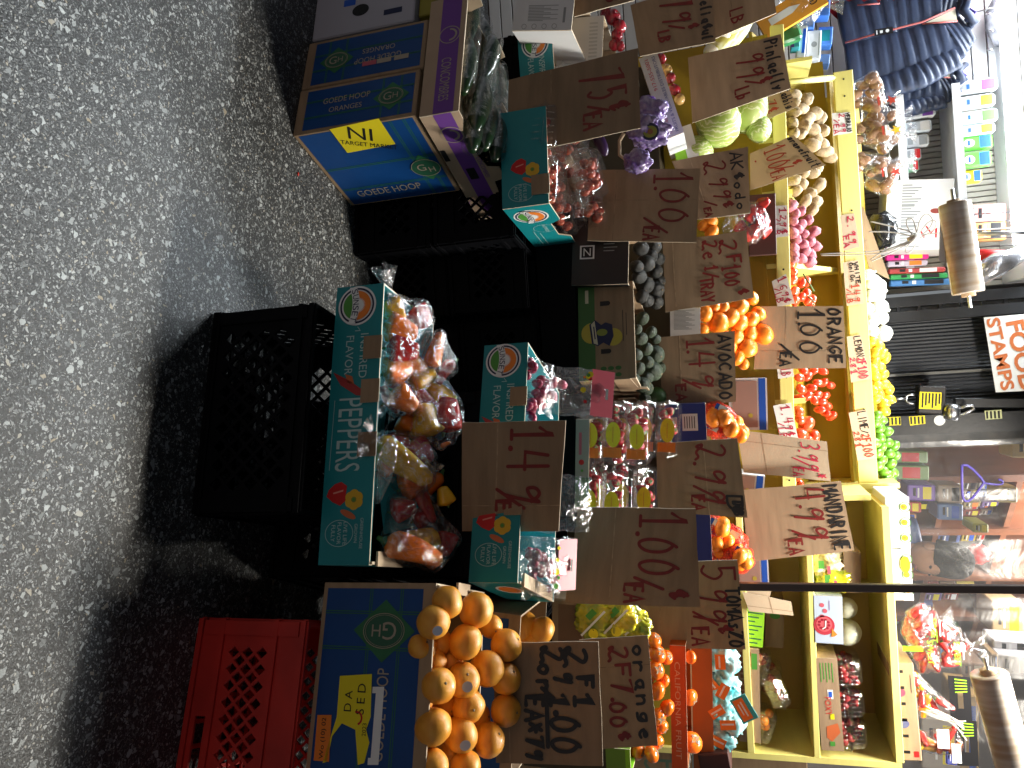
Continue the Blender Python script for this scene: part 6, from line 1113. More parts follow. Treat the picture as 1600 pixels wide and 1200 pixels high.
# ------------------------------------------------------------ right side: lemons, persimmons, teal bags
LB = mat('yellow_lemon_foil', (.72, .55, .02), .2, .6, .5, 26, col2=(.10, .25, .03), bump=.6, bs=26)
for k, (x, y, lb) in enumerate(((930, 968, 'yellow printed lemon bag beside the big 1.00 sign'), (965, 965, 'yellow and green lemon bag above the first'), (985, 980, 'shiny clear lemon bag over the orange sign'))):
    b = MB(); b.ball((0, 0, 0), (.06, .035, .055), LB, 44, 28, crum(k+7, .28)); o = tag(b.build('lemon_bag', None, TR(P(x, y, 2.16+.02*k))), lb, 'produce bag')
    q = MB(); q.T = TR((0, -.036, 0)) @ Matrix.Rotation(.8, 4, 'Y'); q.rect(-.05, -.003, .05, .003, WHITE_P, 1); q.disc(.02, .02, .014, YEL_P, 2); q.rect(-.03, -.03, .0, -.012, GREEN_P, 2); q.build('printing', o)
mb = MB(); M, wd = frame(P(862, 935, 2.20), P(862, 1010, 2.20)); mb.box((0, 0, 0), (wd, .2, .13), KRAFT_D, None, .004); o = tag(mb.build('brown_carton', None, M), 'plain brown carton in the shade under the lemon bags', 'produce box'); p = MB(); p.rect(wd*.1, .02, wd*.9, .09, mat('dark_kraft', (.16, .09, .05), .8), 1); p.build('printing', o)
ORB = mat('orange_red_board', (.66, .10, .012), .45, .4, .1, 8); BRB = mat('rust_brown_board', (.38, .12, .03), .5, .3, .1, 6)
o, M, wd, h = printed_box((1046, 1008), (1050, 1202), 2.38, (1071, 1008), .30, 'orange red persimmon crate lettered CALIFORNIA FRUIT', ORB, lambda p, wd, h: p.text('CALIFORNIA FRUIT', wd*.52, h*.46, h*.34, mat('pale_orange_print', (.72, .42, .26), .5), 2, wd=wd*.78), inn=BRB)
o2_, M, wd, h = printed_box((1078, 1008), (1082, 1202), 2.62, (1112, 1008), .28, 'rust brown persimmon crate behind the lettered one', BRB, lambda p, wd, h: p.rect(0, 0, wd, h*.06, mat('pale_teal_print', (.42, .60, .60), .5), 1), inn=BRB)
p = MB()
for i in range(4): p.box((wd-.01+.004*i, .0+.05*i, -.03), (wd+.03, .02+.05*i, -.012), WHITEB); 
p.build('stacking_tab', o2_)
GPn = 'persimmons in the right hand crates'
for i, (x, y, r_, Y) in enumerate(((1027, 1022, 14, 2.30), (1041, 1027, 11, 2.34), (1024, 1047, 14, 2.28), (1036, 1064, 11, 2.32), (1027, 1080, 14, 2.28), (1042, 1106, 13, 2.30), (1028, 1120, 13, 2.28), (1034, 1136, 11, 2.30), (1079, 1027, 10, 2.54), (1078, 1090, 13, 2.54), (1081, 1160, 16, 2.52), (996, 1174, 13, 2.24), (1018, 1178, 13, 2.24), (1022, 1000, 12, 2.3), (1010, 1060, 13, 2.32), (1010, 1110, 13, 2.32), (1006, 1150, 12, 2.26), (1026, 1160, 12, 2.28))): put(PER, x, y, Y, r_*mpp(x, y, Y)*1.05, 'glossy orange persimmon with dry calyx in the right hand crates', GPn)
printed_box((946, 1168), (948, 1210), 2.12, (984, 1168), .22, 'grass green box corner behind the orange sign at the right edge', mat('grass_green_board', (.14, .28, .02), .5), lambda p, wd, h: p.rect(0, h*.80, wd, h, LIME_P, 1), inn=LIME_P)
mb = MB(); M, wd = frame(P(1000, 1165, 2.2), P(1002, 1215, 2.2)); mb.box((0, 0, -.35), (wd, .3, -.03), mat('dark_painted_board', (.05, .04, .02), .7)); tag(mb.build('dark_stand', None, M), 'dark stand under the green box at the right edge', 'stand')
TB = mat('teal_foil_print', (.04, .42, .48), .2, .6, .5, 24, col2=(.5, .75, .78), bump=.7, bs=24)
for k, (x, y, s, lb) in enumerate(((1125, 1030, 1.0, 'tall teal snack bag at the left of its box'), (1128, 1075, .9, 'crumpled teal bag in the middle of its box'), (1118, 1105, 1.0, 'teal bag with orange label standing out'), (1135, 1125, .9, 'teal bag above the labelled one'), (1120, 1150, .9, 'teal bag at the right end of its box'), (1110, 1060, .8, 'low teal and orange bag in front'))):
    b = MB(); b.ball((0, 0, 0), (.065*s, .035*s, .06*s), TB, 44, 28, crum(k+12, .34)); o = tag(b.build('teal_bag', None, TR(P(x, y, 2.66)) @ Matrix.Rotation(k*.5, 4, 'Y')), lb, 'produce bag')
    q = MB(); q.T = TR((0, -.040*s, 0)); q.rect(-.03, -.015, .02, .018, ORANGE_P, 1); q.rect(-.025, -.004, .015, .002, WHITE_P, 2); q.build('printing', o)
M, wd = frame(P(1140, 1095, 2.60), P(1150, 1135, 2.60)); b = MB(); b.T = Matrix.Rotation(-.3, 4, 'Y'); b.panel([(0, 0), (wd, 0), (wd, .055), (0, .055)], [], mat('teal_card_print', (.05, .45, .5), .4), .003); o = tag(b.build('header_card', None, M), 'orange and teal header card sticking out above the teal bags', 'card'); p = MB(); p.T = b.T; p.rect(.006, .006, wd-.006, .04, ORANGE_P, 1); p.rect(wd*.2, .026, wd*.8, .031, WHITE_P, 2); p.rect(wd*.25, .016, wd*.7, .020, WHITE_P, 2); p.build('printing', o)
p = MB(); M, wd = frame(P(1090, 1180, 2.6), P(1096, 1210, 2.6)); p.box((0, 0, 0), (wd, .28, .10), mat('dark_maroon_board', (.06, .02, .015), .6), None, .003); tag(p.build('maroon_box', None, M), 'dark maroon box end with white tabs at the right edge', 'produce box')
# shelf goods
def onshelf(SM, x0, x1, fr_=.03): # positions on a shelf board from picture columns
    return x0
def sbox(c0, c1, top, Y, d, lb, m, deco=None, open_=True, name='produce_box', inn=KRAFT_D): return printed_box(c0, c1, Y, top, d, lb, m, deco, open_, None, 0, inn, name)
sbox((1167, 942), (1163, 1008), (1196, 942), YR+.02, .22, 'lime green box with black stripes on the bottom shelf', LIME_P, lambda p, wd, h: [p.rect(wd*(.2+.1*i), h*.1, wd*(.23+.1*i), h*(.9-.2*(i % 3)), mat('dark_green_print', (.02, .11, .06), .5), 1) for i in range(8)]+[p.rect(wd*.06, h*.3, wd*.16, h*.7, BLACK_P, 1)])
sbox((1197, 940), (1195, 1010), (1226, 940), YR+.16, .2, 'plain brown box with green hand hole behind the lime one', KRAFT_D, lambda p, wd, h: p.disc(wd*.3, h*.5, .012, GREEN_P, 1, rz=.02))
o, M, wd, h = sbox((1152, 1012), (1155, 1158), (1186, 1012), YR+.01, .24, 'brown printed tomato box on the bottom shelf, clear packs inside', KRAFT, lambda p, wd, h: [p.rect(wd*(.04+.06*i), h*.12, wd*(.08+.06*i), h*(.62-.1*(i % 2)), mat('brown_print', (.22, .08, .03), .5), 1) for i in range(8)]+[p.rect(wd*.05, h*.64, wd*.22, h*.9, GREEN_P, 1)])
for k, (u, v, z, ry, lb) in enumerate(((.02, .02, .03, .2, 'clear pack at the left of the bottom shelf box'), (.12, .0, .055, -.4, 'clear pack lying across the bottom shelf box'), (.24, .01, .05, .3, 'clear pack of orange tomatoes at the right of the bottom shelf box'), (.10, .11, .07, .1, 'clear pack at the back of the bottom shelf box'))):
    clam(M @ TR((u, v, h-.05+z)) @ Matrix.Rotation(ry, 4, 'Y'), .13, .12, .07, lb, None, TG if k == 2 else CT, 5, .018, None, 'small tomato inside a clear pack on the bottom shelf', 'tomatoes in the bottom shelf packs')
for k, (c, lb) in enumerate((([(1150, 918), (1150, 950), (1200, 948), (1205, 922)], 'loose kraft flap standing left of the lime box'), ([(1160, 925), (1170, 955), (1240, 962), (1236, 940)], 'tall kraft flap leaning beside the lime box'))): sign(c, YR-.02*k, [], lb, KRAFT_L, name='cardboard_flap')
def pom(p, wd, h):
    p.disc(wd*.62, h*.36, h*.36, mat('pomegranate_print', (.42, .03, .05), .5), 1); p.disc(wd*.60, h*.36, h*.27, mat('seed_print', (.62, .10, .12), .5), 2)
    for i in range(9): a = i*.7; p.disc(wd*.60+h*.17*math.cos(a), h*.36+h*.17*math.sin(a), h*.05, mat('dark_seed_print', (.28, .01, .03), .4), 3, n=8)
    p.line([(wd*.52, h*.42), (wd*.66, h*.40), (wd*.70, h*.30)], .004, WHITE_P, 4); p.poly([(wd*.68, h*.62), (wd*.80, h*.80), (wd*.84, h*.72), (wd*.86, h*.60)], ORANGE_P, 2)
    for i in range(3): p.disc(wd*(.2+.12*i), h*(.30+.1*(i % 2)), .008, PINK_P, 1)
    p.line([(wd*.1, h*.55), (wd*.3, h*.55)], .002, PURPLE_P, 1)
o, M, wd, h = sbox((1270, 930), (1272, 1004), (1316, 930), YR+.0, .24, 'pale blue pomegranate carton with two white melons on the middle shelf', mat('pale_blue_board', (.42, .50, .62), .5), pom, inn=KRAFT_D)
for x, y, r_, lb in ((1322, 950, 16, 'smaller white melon at the left in the pomegranate carton'), (1324, 988, 20, 'bigger white melon at the right in the pomegranate carton')): put(OR[:0] or [proto('melon', lambda b, i: b.ball((0, 0, 0), (1, 1, 1.05), M_MEL, 24, 16, nz(i, 2, .03)), 'melon')[0]], x, y, YR+.09, r_*mpp(x, y, YR+.09), lb)
def foxy(p, wd, h):
    p.text('FOXY', wd*.52, h*.45, h*.28, RED_P, 2, 0, wd=wd*.20); p.rect(wd*.34, h*.45, wd*.44, h*.7, WHITE_P, 1); p.rect(wd*.36, h*.50, wd*.42, h*.65, BLUE_P, 2); p.rect(wd*.6, h*.5, wd*.66, h*.68, YEL_P, 2)
    for i in range(5): p.rect(wd*.05, h*(.2+.13*i), wd*(.26-.03*(i % 2)), h*(.24+.13*i), GREEN_P, 1)
    p.poly([(wd*.70, h*.8), (wd*.74, h*.3), (wd*.86, h*.28), (wd*.90, h*.5), (wd*.80, h*.9)], mat('rust_print', (.55, .13, .04), .5), 1); p.rect(wd*.90, h*.4, wd*.95, h*.62, GREEN_P, 2)
o, M, wd, h = sbox((1273, 1028), (1284, 1172), (1308, 1028), YR+.0, .22, 'kraft strawberry flat with bent side on the middle shelf', KRAFT, foxy)
for k in range(3): clam(M @ TR((.008+k*.118, .015, .04)), .11, .17, h+.045, ('leftmost', 'middle', 'rightmost')[k]+' clear strawberry pack on the middle shelf', None, STR, 34, .017, None, 'strawberry inside a middle shelf pack', 'strawberries in the middle shelf packs')
for k, (x, y, lb) in enumerate(((1290, 880, 'yellow printed bag of small lemons on the middle shelf'), (1300, 902, 'second yellow printed bag beside the steel post'))):
    b = MB(); b.ball((0, 0, 0), (.055, .04, .065), LB if k else mat('yellow_foil_bag', (.80, .60, .05), .2, .6, .3, 30, col2=(.8, .8, .7), bump=.5, bs=26), 40, 26, crum(k+21, .28)); o = tag(b.build('lemon_bag', None, TR(P(x, y, YR+.07))), lb, 'produce bag'); q = MB(); q.T = TR((0, -.045, 0)); q.rect(-.02, -.03, .01, -.01, GREEN_P, 1); q.rect(.0, .0, .03, .012, PINK_P, 1); q.build('printing', o)
sbox((1318, 862), (1318, 925), (1345, 862), YR+.05, .2, 'plain brown carton behind the yellow bags on the middle shelf', KRAFT_D)
# top of the shelf
def pap(p, wd, h):
    p.rect(0, h*.60, wd, h, WHITE_P, 1); p.ring(wd*.18, h*.30, wd*.10, .002, GREY_P, 1, rz=h*.12)
    for i in range(3): p.disc(wd*(.2+.3*i), h*.78, h*.14, YEL2_P, 2); p.disc(wd*(.2+.3*i), h*.78, h*.08, ORANGE_P, 3); p.ring(wd*(.2+.3*i), h*.82, h*.24, .003, mat('deep_green_print', (.035, .12, .025), .6), 1.6)
    for i in range(10): p.rect(wd*(.35+.05*i), h*.18, wd*(.37+.05*i), h*(.5-.1*(i % 3)), GREY_P, 1)
sbox((1382, 776), (1385, 856), (1420, 776), YR+.04, .26, 'white papaya carton with fruit print, left of two on the shelf top', WHITEB, pap, False, 'fruit_box')
sbox((1384, 858), (1390, 938), (1422, 858), YR+.04, .26, 'white papaya carton with oval label, right of two behind the post', WHITEB, lambda p, wd, h: [pap(p, wd, h), p.disc(wd*.3, h*.76, wd*.16, YEL_P, 5, rz=h*.2)], False, 'fruit_box')
for k, (x, y, s, lb) in enumerate(((1405, 975, 1.0, 'clear bag of red sweet peppers on the shelf top'), (1400, 1008, 1.05, 'second clear bag of red sweet peppers with green strip'), (1440, 1010, .9, 'upper clear bag of red sweet peppers'))):
    C = P(x, y, YR+.10)+Vector((0, 0, .055)); rts = []
    for j in range(7): q = C+Vector((rnd.uniform(-.05, .05), rnd.uniform(-.035, .02), rnd.uniform(-.03, .05))); rts.append(inst(rnd.choice(PR), along(q, q+Vector((rnd.uniform(-.04, .04), rnd.uniform(-.02, .02), rnd.uniform(-.005, .04))).normalized()*.075), 'red sweet pepper inside a clear bag on the shelf top', 'red sweet peppers on the shelf top'))
    hullbag('pepper_bag', rts, lb, 40+k, (0, 0, 1), .008, tail=.06)
    lm, _ = frame(C+Vector((-.04, -.068, .035)), C+Vector((.04, -.068, .035))); s_ = MB(); s_.text('SWEET', .04, .012, .020, LIME_P, 1); s_.rect(.018, -.08, .038, -.012, LIME_P, 1) if k == 1 else s_.rect(.0, .03, .06, .034, WHITE_P, 1); tag(s_.build('bag_label', None, lm), 'green '+('sweet lettering on the first', 'strip and lettering on the second', 'lettering on the upper')[k]+' red pepper bag', 'label')
def slots(p, wd, h):
    for i in range(6): p.rect(wd*(.07+.165*i), h*.15, wd*(.10+.165*i), h*.55, BLACK_P, 1)
    p.disc(wd*.30, h*.34, h*.20, mat('plum_print', (.20, .05, .11), .5), 1, rz=h*.24); p.disc(wd*.62, h*.38, h*.20, mat('slate_blue_print', (.10, .11, .24), .5), 1, rz=h*.24); p.line([(wd*.12, h*.82), (wd*.3, h*.82)], .002, BLACK_P, 1); p.rect(wd*.9, h*.7, wd*.96, h*.9, RED_P, 1)
sbox((1388, 1036), (1402, 1188), (1427, 1036), YR+.03, .24, 'kraft carton with black slots and purple vegetable pictures on the shelf top', KRAFT, slots, False)
for k, (x, y, lb) in enumerate(((1448, 1085, 'black header bag of mixed mini peppers, left of two'), (1458, 1152, 'black header bag of mixed mini peppers with white labels, right of two'))):
    C = P(x, y, YR+.10); rts = []
    for j in range(9): q = C+Vector((rnd.uniform(-.05, .05), rnd.uniform(-.04, .01), rnd.uniform(-.05, .05))); rts.append(inst(rnd.choice(rnd.choice((PR, PO, PY))), along(q, q+Vector((rnd.uniform(-.04, .04), rnd.uniform(-.02, .02), rnd.uniform(-.03, .03))).normalized()*.07), 'mini pepper inside a black header bag', 'mini peppers in the black header bags'))
    hullbag('pepper_bag', rts, lb, 50+k, None, .008)
    lm, _ = frame(C+Vector((-.085, -.03, .068)), C+Vector((.085, -.03, .068))); s_ = MB(); s_.panel([(0, 0), (.17, 0), (.168, .07), (.004, .072)], [[(.06, .028), (.12, .028), (.12, .046), (.06, .046)]], BLACK_P, .002)
    for j in range(5): s_.line([(.012+.012*j, .02), (.016+.010*j, .06)], .004, LIME_P, 3)
    tag(s_.build('bag_header', None, lm), ('left', 'right')[k]+' black cardboard header with hand hole on the mini pepper bag', 'bag header')
    if k: s_ = MB(); s_.T = TR((.02, -.045, -.07)); s_.rect(0, 0, .07, .04, WHITE_P, 1); s_.rect(.05, .045, .12, .075, WHITE_P, 1); tag(s_.build('price_label', None, lm), 'two white paper labels stuck on the right mini pepper bag', 'label')
# cartons stacked beyond the shelf on the right
for k in range(3):
    M, wd = frame(Vector((xR+.06+.05*k, YR+.30+.06*k, .01+.46*k)), Vector((xR+.62+.05*k, YR+.24+.06*k, .01+.46*k))); b = MB(); b.box((0, 0, 0), (wd, .4, .455), KRAFT, None, .005); o = tag(b.build('stacked_carton', None, M), ('bottom', 'middle', 'top')[k]+' brown carton of the stack right of the shelves', 'carton'); p = MB(); p.text('ST', .16, .30, .10, mat('dull_green_print', (.12, .20, .14), .6), 1, 90); p.text('S', .36, .26, .12, mat('dull_green_print', (.12, .20, .14), .6), 1, 90); p.build('printing', o)
# ------------------------------------------------------------ left background goods
def gbox(c0, c1, top, Y, d, lb, m, deco=None, rz=0): return printed_box(c0, c1, Y, top, d, lb, m, deco, False, None, rz, name='medicine_box', cat='packaged box')
bl = lambda p, wd, h: [p.rect(wd*.1, h*.55, wd*.9, h*.9, BLUE_P, 1), p.rect(wd*.15, h*.15, wd*.6, h*.3, GREY_P, 1)]
for c0, c1, top, Y, lb, m, dc in (((1248, 40), (1244, 88), (1262, 40), 3.55, 'white and blue medicine box beside the pinlaelly sign', WHITEB, bl), ((1262, 48), (1260, 92), (1284, 48), 3.6, 'white medicine box with grey heart mark', WHITEB, lambda p, wd, h: [p.disc(wd*.5, h*.5, .012, GREY_P, 1), p.rect(wd*.1, h*.8, wd*.9, h*.86, GREY_P, 1)]), ((1268, -8), (1266, 26), (1298, -8), 3.62, 'blue medicine box with white figures', mat('mid_blue_board', (.06, .20, .58), .4), lambda p, wd, h: p.rect(0, 0, wd, h*.1, WHITE_P, 1)), ((1280, 42), (1278, 70), (1302, 42), 3.66, 'blue and teal packet tilted at the slat wall', mat('mid_blue_board', (.06, .20, .58), .4), lambda p, wd, h: p.rect(wd*.2, h*.2, wd*.8, h*.8, TEAL, 1)), ((1252, 20), (1250, 44), (1274, 20), 3.58, 'bright blue packet below the blue box', mat('mid_blue_board', (.06, .20, .58), .4), None), ((1236, 48), (1236, 74), (1250, 48), 3.5, 'teal and violet packet under the medicine boxes', mat('aqua_board', (.05, .40, .48), .4), lambda p, wd, h: p.rect(0, 0, wd, h*.35, PURPLE_P, 1)), ((1240, 90), (1240, 114), (1268, 90), 3.56, 'white packet with blue square, lowest on the left', WHITEB, lambda p, wd, h: p.rect(wd*.1, h*.4, wd*.6, h*.9, BLUE_P, 1)), ((1282, 84), (1280, 100), (1298, 84), 3.68, 'small dull blue packet against the slat wall', mat('dull_blue_board', (.08, .16, .34), .4), None)): gbox(c0, c1, top, Y, .07, lb, m, dc)
M, wd = frame(P(1180, 30, 3.3), P(1190, 70, 3.3)); M = M @ Matrix.Rotation(-.25, 4, 'Y'); b = MB(); b.panel([(0, 0), (.10, 0), (.10, .26), (0, .26)], [], mat('amber_print', (.72, .32, .03), .4), .02); o = tag(b.build('snack_packet', None, M), 'orange packet with white bottle picture among the boxes at the left', 'packet'); p = MB(); p.poly([(.03, .04), (.06, .04), (.06, .13), (.045, .17), (.03, .13)], WHITE_P, 1); p.text('40', .055, .215, .03, BLACK_P, 1, 0); p.build('printing', o)
bagm('clear_bag', P(1250, 5, 3.35), (.09, .06, .08), 'crumpled clear bag above the orange packet', seed=61, knot=(.2, 0, 1))
b = MB(); b.box((0, 0, 0), (.16, .05, .10), mat('dark_green_foil', (.03, .20, .07), .3, .5, .3, 20), None, .01); tag(b.build('green_packet', None, TR(P(1200, 15, 3.4)) @ Matrix.Rotation(-.2, 4, 'Y')), 'dark green packet behind the orange one', 'packet')
for y0, lb in ((-30, 'red and black knit garment behind the jackets'),):
    b = MB(); A = P(1300, y0, 3.86); n = 20; b.T = TR(A); b.ball((0, 0, .28), (.26, .06, .36), mat('red_black_knit', (.42, .02, .03), .9, .1, .8, 16, col2=(.02, .015, .015), bump=.6, bs=40), 26, 18, lambda d: 1+.1*noise.noise(d*3)); tag(b.build('knit_garment'), lb, 'garment')
# padded jackets
NVY = mat('navy_quilted_nylon', (.034, .048, .092), .42, .45, .15, 9, bump=.35, bs=30); PKT = mat('pink_zip_tape', (.42, .10, .09), .5); LIN = mat('cream_lining', (.55, .54, .42), .8)
def tubeq(b, pts, rs, qn, m, squash=.62, n=20, dep=.18):   # quilted tube: bulges between stitched seams
    pts = [Vector(q) for q in pts]; N = qn*5; rings = []
    for i in range(N+1):
        u = i/N*(len(pts)-1); k = min(int(u), len(pts)-2); f_ = u-k; c = pts[k].lerp(pts[k+1], f_); r_ = rs[k]*(1-f_)+rs[k+1]*f_; q = 1-dep+dep*abs(math.sin(i/5*math.pi))**.4+.05*noise.noise(Vector((i*.3, pts[0].x*9, 2)))
        d = (pts[k+1]-pts[k]).normalized(); sx = Vector((0, 1, 0)).cross(d).normalized(); sy = d.cross(sx)
        rings.append([c+sx*math.cos(t)*r_*(.9+.1*q)+sy*math.sin(t)*min(r_*squash, .085)*q+Vector((0, .004*noise.noise(Vector((t*2, i*.4, 3))), 0)) for t in [6.2832*j/n for j in range(n)]])
    b.loft(rings, m, True)
def jacket(JM_, label, dark=False):
    e = empty('padded_jacket', JM_, label, 'jacket', None)
    b = MB(); tubeq(b, [(-.115, 0, 0), (-.125, 0, .3), (-.11, 0, .56), (-.075, 0, .66)], [.16, .165, .15, .09], 12, NVY, .36); b.build('front_panel', e)
    b = MB(); tubeq(b, [(.125, 0, 0), (.135, 0, .3), (.12, 0, .56), (.08, 0, .66)], [.16, .165, .15, .09], 12, NVY, .36); b.build('front_panel', e)
    for s in (-1, 1):
        b = MB(); tubeq(b, [(s*.235, .0, .58), (s*.30, -.02, .36), (s*.33, -.02, .02)], [.075, .082, .062], 11, NVY, .7); b.ball((s*.33, -.02, .01), (.055, .05, .03), NVY, 14, 8); b.build('sleeve', e)
    b = MB(); b.tube([(-.08, .03, .66), (-.07, -.05, .69), (0, -.07, .64), (.07, -.05, .69), (.08, .03, .66), (0, .06, .70), (-.08, .03, .66)], .028, NVY, 10); b.build('collar', e)
    b = MB(); b.tube([(.004, -.075, .0), (.004, -.088, .2), (.006, -.085, .42), (-.03, -.07, .60)], .006, PKT, 6); b.tube([(.014, -.075, .42), (.05, -.07, .60)], .005, PKT, 6); b.build('zip', e)
    b = MB(); b.T = TR((0, -.066, 0)); b.poly([(.01, .44), (.045, .60), (-.025, .60)], LIN, 1); b.build('lining', e)
    b = MB(); b.tube([(-.2, -.075, .10), (-.17, -.08, .22)], .005, PKT, 6); b.build('pocket_zip', e)
    b = MB(); b.T = TR((.0, -.10, .16)) @ Matrix.Rotation(.1, 4, 'Y'); b.panel([(-.02, 0), (.02, 0), (.02, .10), (-.02, .10)], [], BLACK_P, .002); b.disc(0, .07, .010, WHITE_P, 1, n=12); b.rect(-.008, .03, .008, .045, WHITE_P, 1); b.rect(-.012, .01, .012, .016, WHITE_P, 1); b.build('swing_tag', e)
    b = MB(); b.tube([(-.12, .02, .62), (0, .02, .72), (.12, .02, .62)], .008, mat('violet_hanger', (.10, .07, .40), .4), 8); b.tube([(0, .02, .72), (0, .02, .80), (.02, .02, .83), (.04, .02, .80)], .004, STEEL, 6); b.build('hanger', e)
    return e
MJ, _ = frame(P(1316, 40, 3.84), P(1316, 110, 3.84)); sc = (P(1530, 60, 3.84).z-P(1318, 60, 3.84).z)/.72
c = P(1318, 72, 3.84); jacket(mk(c, Vector((1, 0, 0)), Vector((0, 1, 0)), Vector((0, 0, 1))) @ Matrix.Rotation(-.10, 4, 'Y') @ Matrix.Diagonal((sc*.98, sc*.8, sc, 1)), 'navy padded jacket hanging in front, pink zip and black swing tag')
c = P(1335, 128, 3.93); jacket(mk(c, Vector((1, 0, 0)), Vector((0, 1, 0)), Vector((0, 0, 1))) @ Matrix.Rotation(.10, 4, 'Y') @ Matrix.Diagonal((sc*.62, sc*.8, sc*.86, 1)), 'second navy padded jacket half hidden behind the front one')
for k, (v, u) in enumerate(((1544, 22), (1548, 48), (1546, 78))): b = MB(); b.tube([P(v, u, YB-.01), P(v-3, u, YB-.12), P(v+4, u, YB-.14)], .004, STEEL, 6); tag(b.build('wall_hook'), ('leftmost', 'middle', 'rightmost')[k]+' of three wire hooks on the slat wall above the jackets', 'hook')
b = MB(); b.ball((0, 0, 0), (.13, .03, .10), mat('grey_black_bag_print', (.30, .30, .33), .3, .5, .9, 20, col2=(.02, .02, .03)), 22, 14, lambda d: 1+.1*noise.noise(d*3)); tag(b.build('hanging_pouch', None, TR(P(1578, 30, YB-.1))), 'black and white printed pouch hanging at the top left corner', 'pouch')
# blister packs and detergent on the goods shelf
shelfz = P(1497, 150, YB-.18).z
def zat(v, u, Y): return P(v, u, Y).z
k = 0
for u, wdp, v1, m, dc, lb in ((128, 22, 1560, WHITEB, PURPLE_P, 'white blister card with small bottles, first on the goods shelf'), (152, 22, 1556, WHITEB, YEL_P, 'white blister card with yellow brushes on the goods shelf'), (176, 22, 1560, mat('pale_aqua_board', (.62, .74, .76), .4), GREEN_P, 'pale aqua blister card on the goods shelf'), (198, 18, 1556, WHITEB, ORANGE_P, 'white blister card with orange cap on the goods shelf'), (215, 24, 1552, mat('bright_green_pack', (.10, .50, .05), .4), BLUE_P, 'green and blue detergent pouch, left of two'), (240, 26, 1550, mat('bright_green_pack', (.10, .50, .05), .4), BLUE_P, 'green and blue detergent pouch, right of two'), (268, 22, 1535, mat('bright_yellow_pack', (.75, .60, .02), .4), BLUE_P, 'yellow sachet beside the detergent pouches')):
    Y = YB-.12-.01*(k % 2); A = P(1497, u, Y); B = P(1497, u+wdp-2, Y); A.z = B.z = shelfz+.002; M, w_ = frame(A, B); hh = P(v1, u, Y).z-A.z; b = MB(); b.box((0, 0, 0), (w_, .04, hh), m, None, .01); o = tag(b.build('blister_pack', None, M), lb, 'packet'); p = MB(); p.rect(w_*.1, hh*.62, w_*.9, hh*.92, dc, 1); p.disc(w_*.5, hh*.32, w_*.28, WHITE_P if m is not WHITEB else GREY_P, 1, rz=hh*.16); p.rect(w_*.32, hh*.28, w_*.68, hh*.35, BLUE_P, 2); p.build('printing', o); k += 1
lowz = zat(1408, 150, YB-.18); k = 0
for u, v1, m, dc, lb in ((150, 1462, mat('magenta_pack', (.45, .06, .36), .4), GREEN_P, 'magenta tube with green cap on the lower goods shelf'), (170, 1462, WHITEB, PURPLE_P, 'white card with razors on the lower goods shelf'), (192, 1456, mat('clear_grey_pack', (.50, .55, .58), .3), WHITE_P, 'grey see-through pack on the lower goods shelf'), (214, 1452, WHITEB, GREY_P, 'plain white pack on the lower goods shelf'), (234, 1440, WHITEB, RED_P, 'white pack with red dots on the lower goods shelf'), (252, 1436, mat('mint_pack', (.35, .62, .40), .4), RED_P, 'mint green pack on the lower goods shelf')):
    Y = YB-.13; A = P(1408, u, Y); B = P(1408, u+18, Y); A.z = B.z = lowz+.002; M, w_ = frame(A, B); hh = P(v1, u, Y).z-A.z; b = MB(); b.box((0, 0, 0), (w_, .04, hh), m, None, .008); o = tag(b.build('blister_pack', None, M), lb, 'packet'); p = MB(); p.rect(w_*.1, hh*.62, w_*.9, hh*.92, dc, 1); p.rect(w_*.2, hh*.2, w_*.8, hh*.4, GREY_P, 1); p.build('printing', o); k += 1
for k, (c, m, lb) in enumerate(((((1518, 320), (1540, 375), 'box'), mat('pinkish_pack', (.55, .25, .24), .4), 'pink and white snack box on the wire rack'), (((1520, 345), (1544, 372), 'box'), mat('peach_pack', (.75, .35, .12), .4), 'orange and white snack box on the wire rack'))):
    pack(frame(P(1518, 320+26*k, YB-.1), P(1518, 342+26*k, YB-.1))[0], .09, .14, .05, (.6, .28, .24) if k == 0 else (.75, .35, .12), lb)
# white carton behind the bagged roots, kraft flap, black bag, long packets
WM, ww = frame(P(1386, 300, YU+.30), P(1392, 372, YU+.30)); WM = WM @ Matrix.Rotation(.12, 4, 'Y'); hh = .26; b = MB(); b.panel([(0, 0), (.30, 0), (.30, hh), (0, hh)], [[(.135+.012*math.cos(t), .195+.022*math.sin(t)) for t in [6.2832*i/14 for i in range(14)]]], WHITEB, .005); b.box((0, .006, 0), (.005, .2, hh), WHITEB); b.box((.295, .006, 0), (.30, .2, hh), WHITEB); b.box((.005, .195, 0), (.295, .2, hh), mat('inner_red_board', (.32, .05, .03), .7)); b.box((.005, .006, 0), (.295, .195, .005), WHITEB); o = tag(b.build('white_carton', None, WM @ TR((-.05, 0, 0))), 'white carton with oval hand hole and red scribble above the upper tier', 'carton')
p = MB()
for j in range(3):
    for i in range(8): p.rect(.02+.012*i+.09*j, .06, .026+.012*i+.09*j, .10+.012*((i*3+j) % 4), GREY_P, 1)
p.line([(.20, .16), (.23, .18), (.21, .20), (.25, .20)], .006, RED_P, 2); p.line([(.22, .14), (.25, .155)], .006, RED_P, 2); p.build('printing', o)
sign([(1340, 345), (1358, 420), (1390, 436), (1348, 322)], YU+.16, [], 'kraft carton flap with red fruit print behind the upper rail', KRAFT, name='cardboard_flap')
b = MB(); b.ball((0, 0, 0), (.075, .06, .055), mat('black_bag_plastic', (.012, .012, .013), .15, .6, bump=1.0, bs=24), 24, 14, lambda d: 1+.3*abs(noise.noise(d*3))); tag(b.build('black_bag', None, TR(P(1378, 360, YU+.24))), 'crumpled black plastic bag under the string', 'plastic bag')
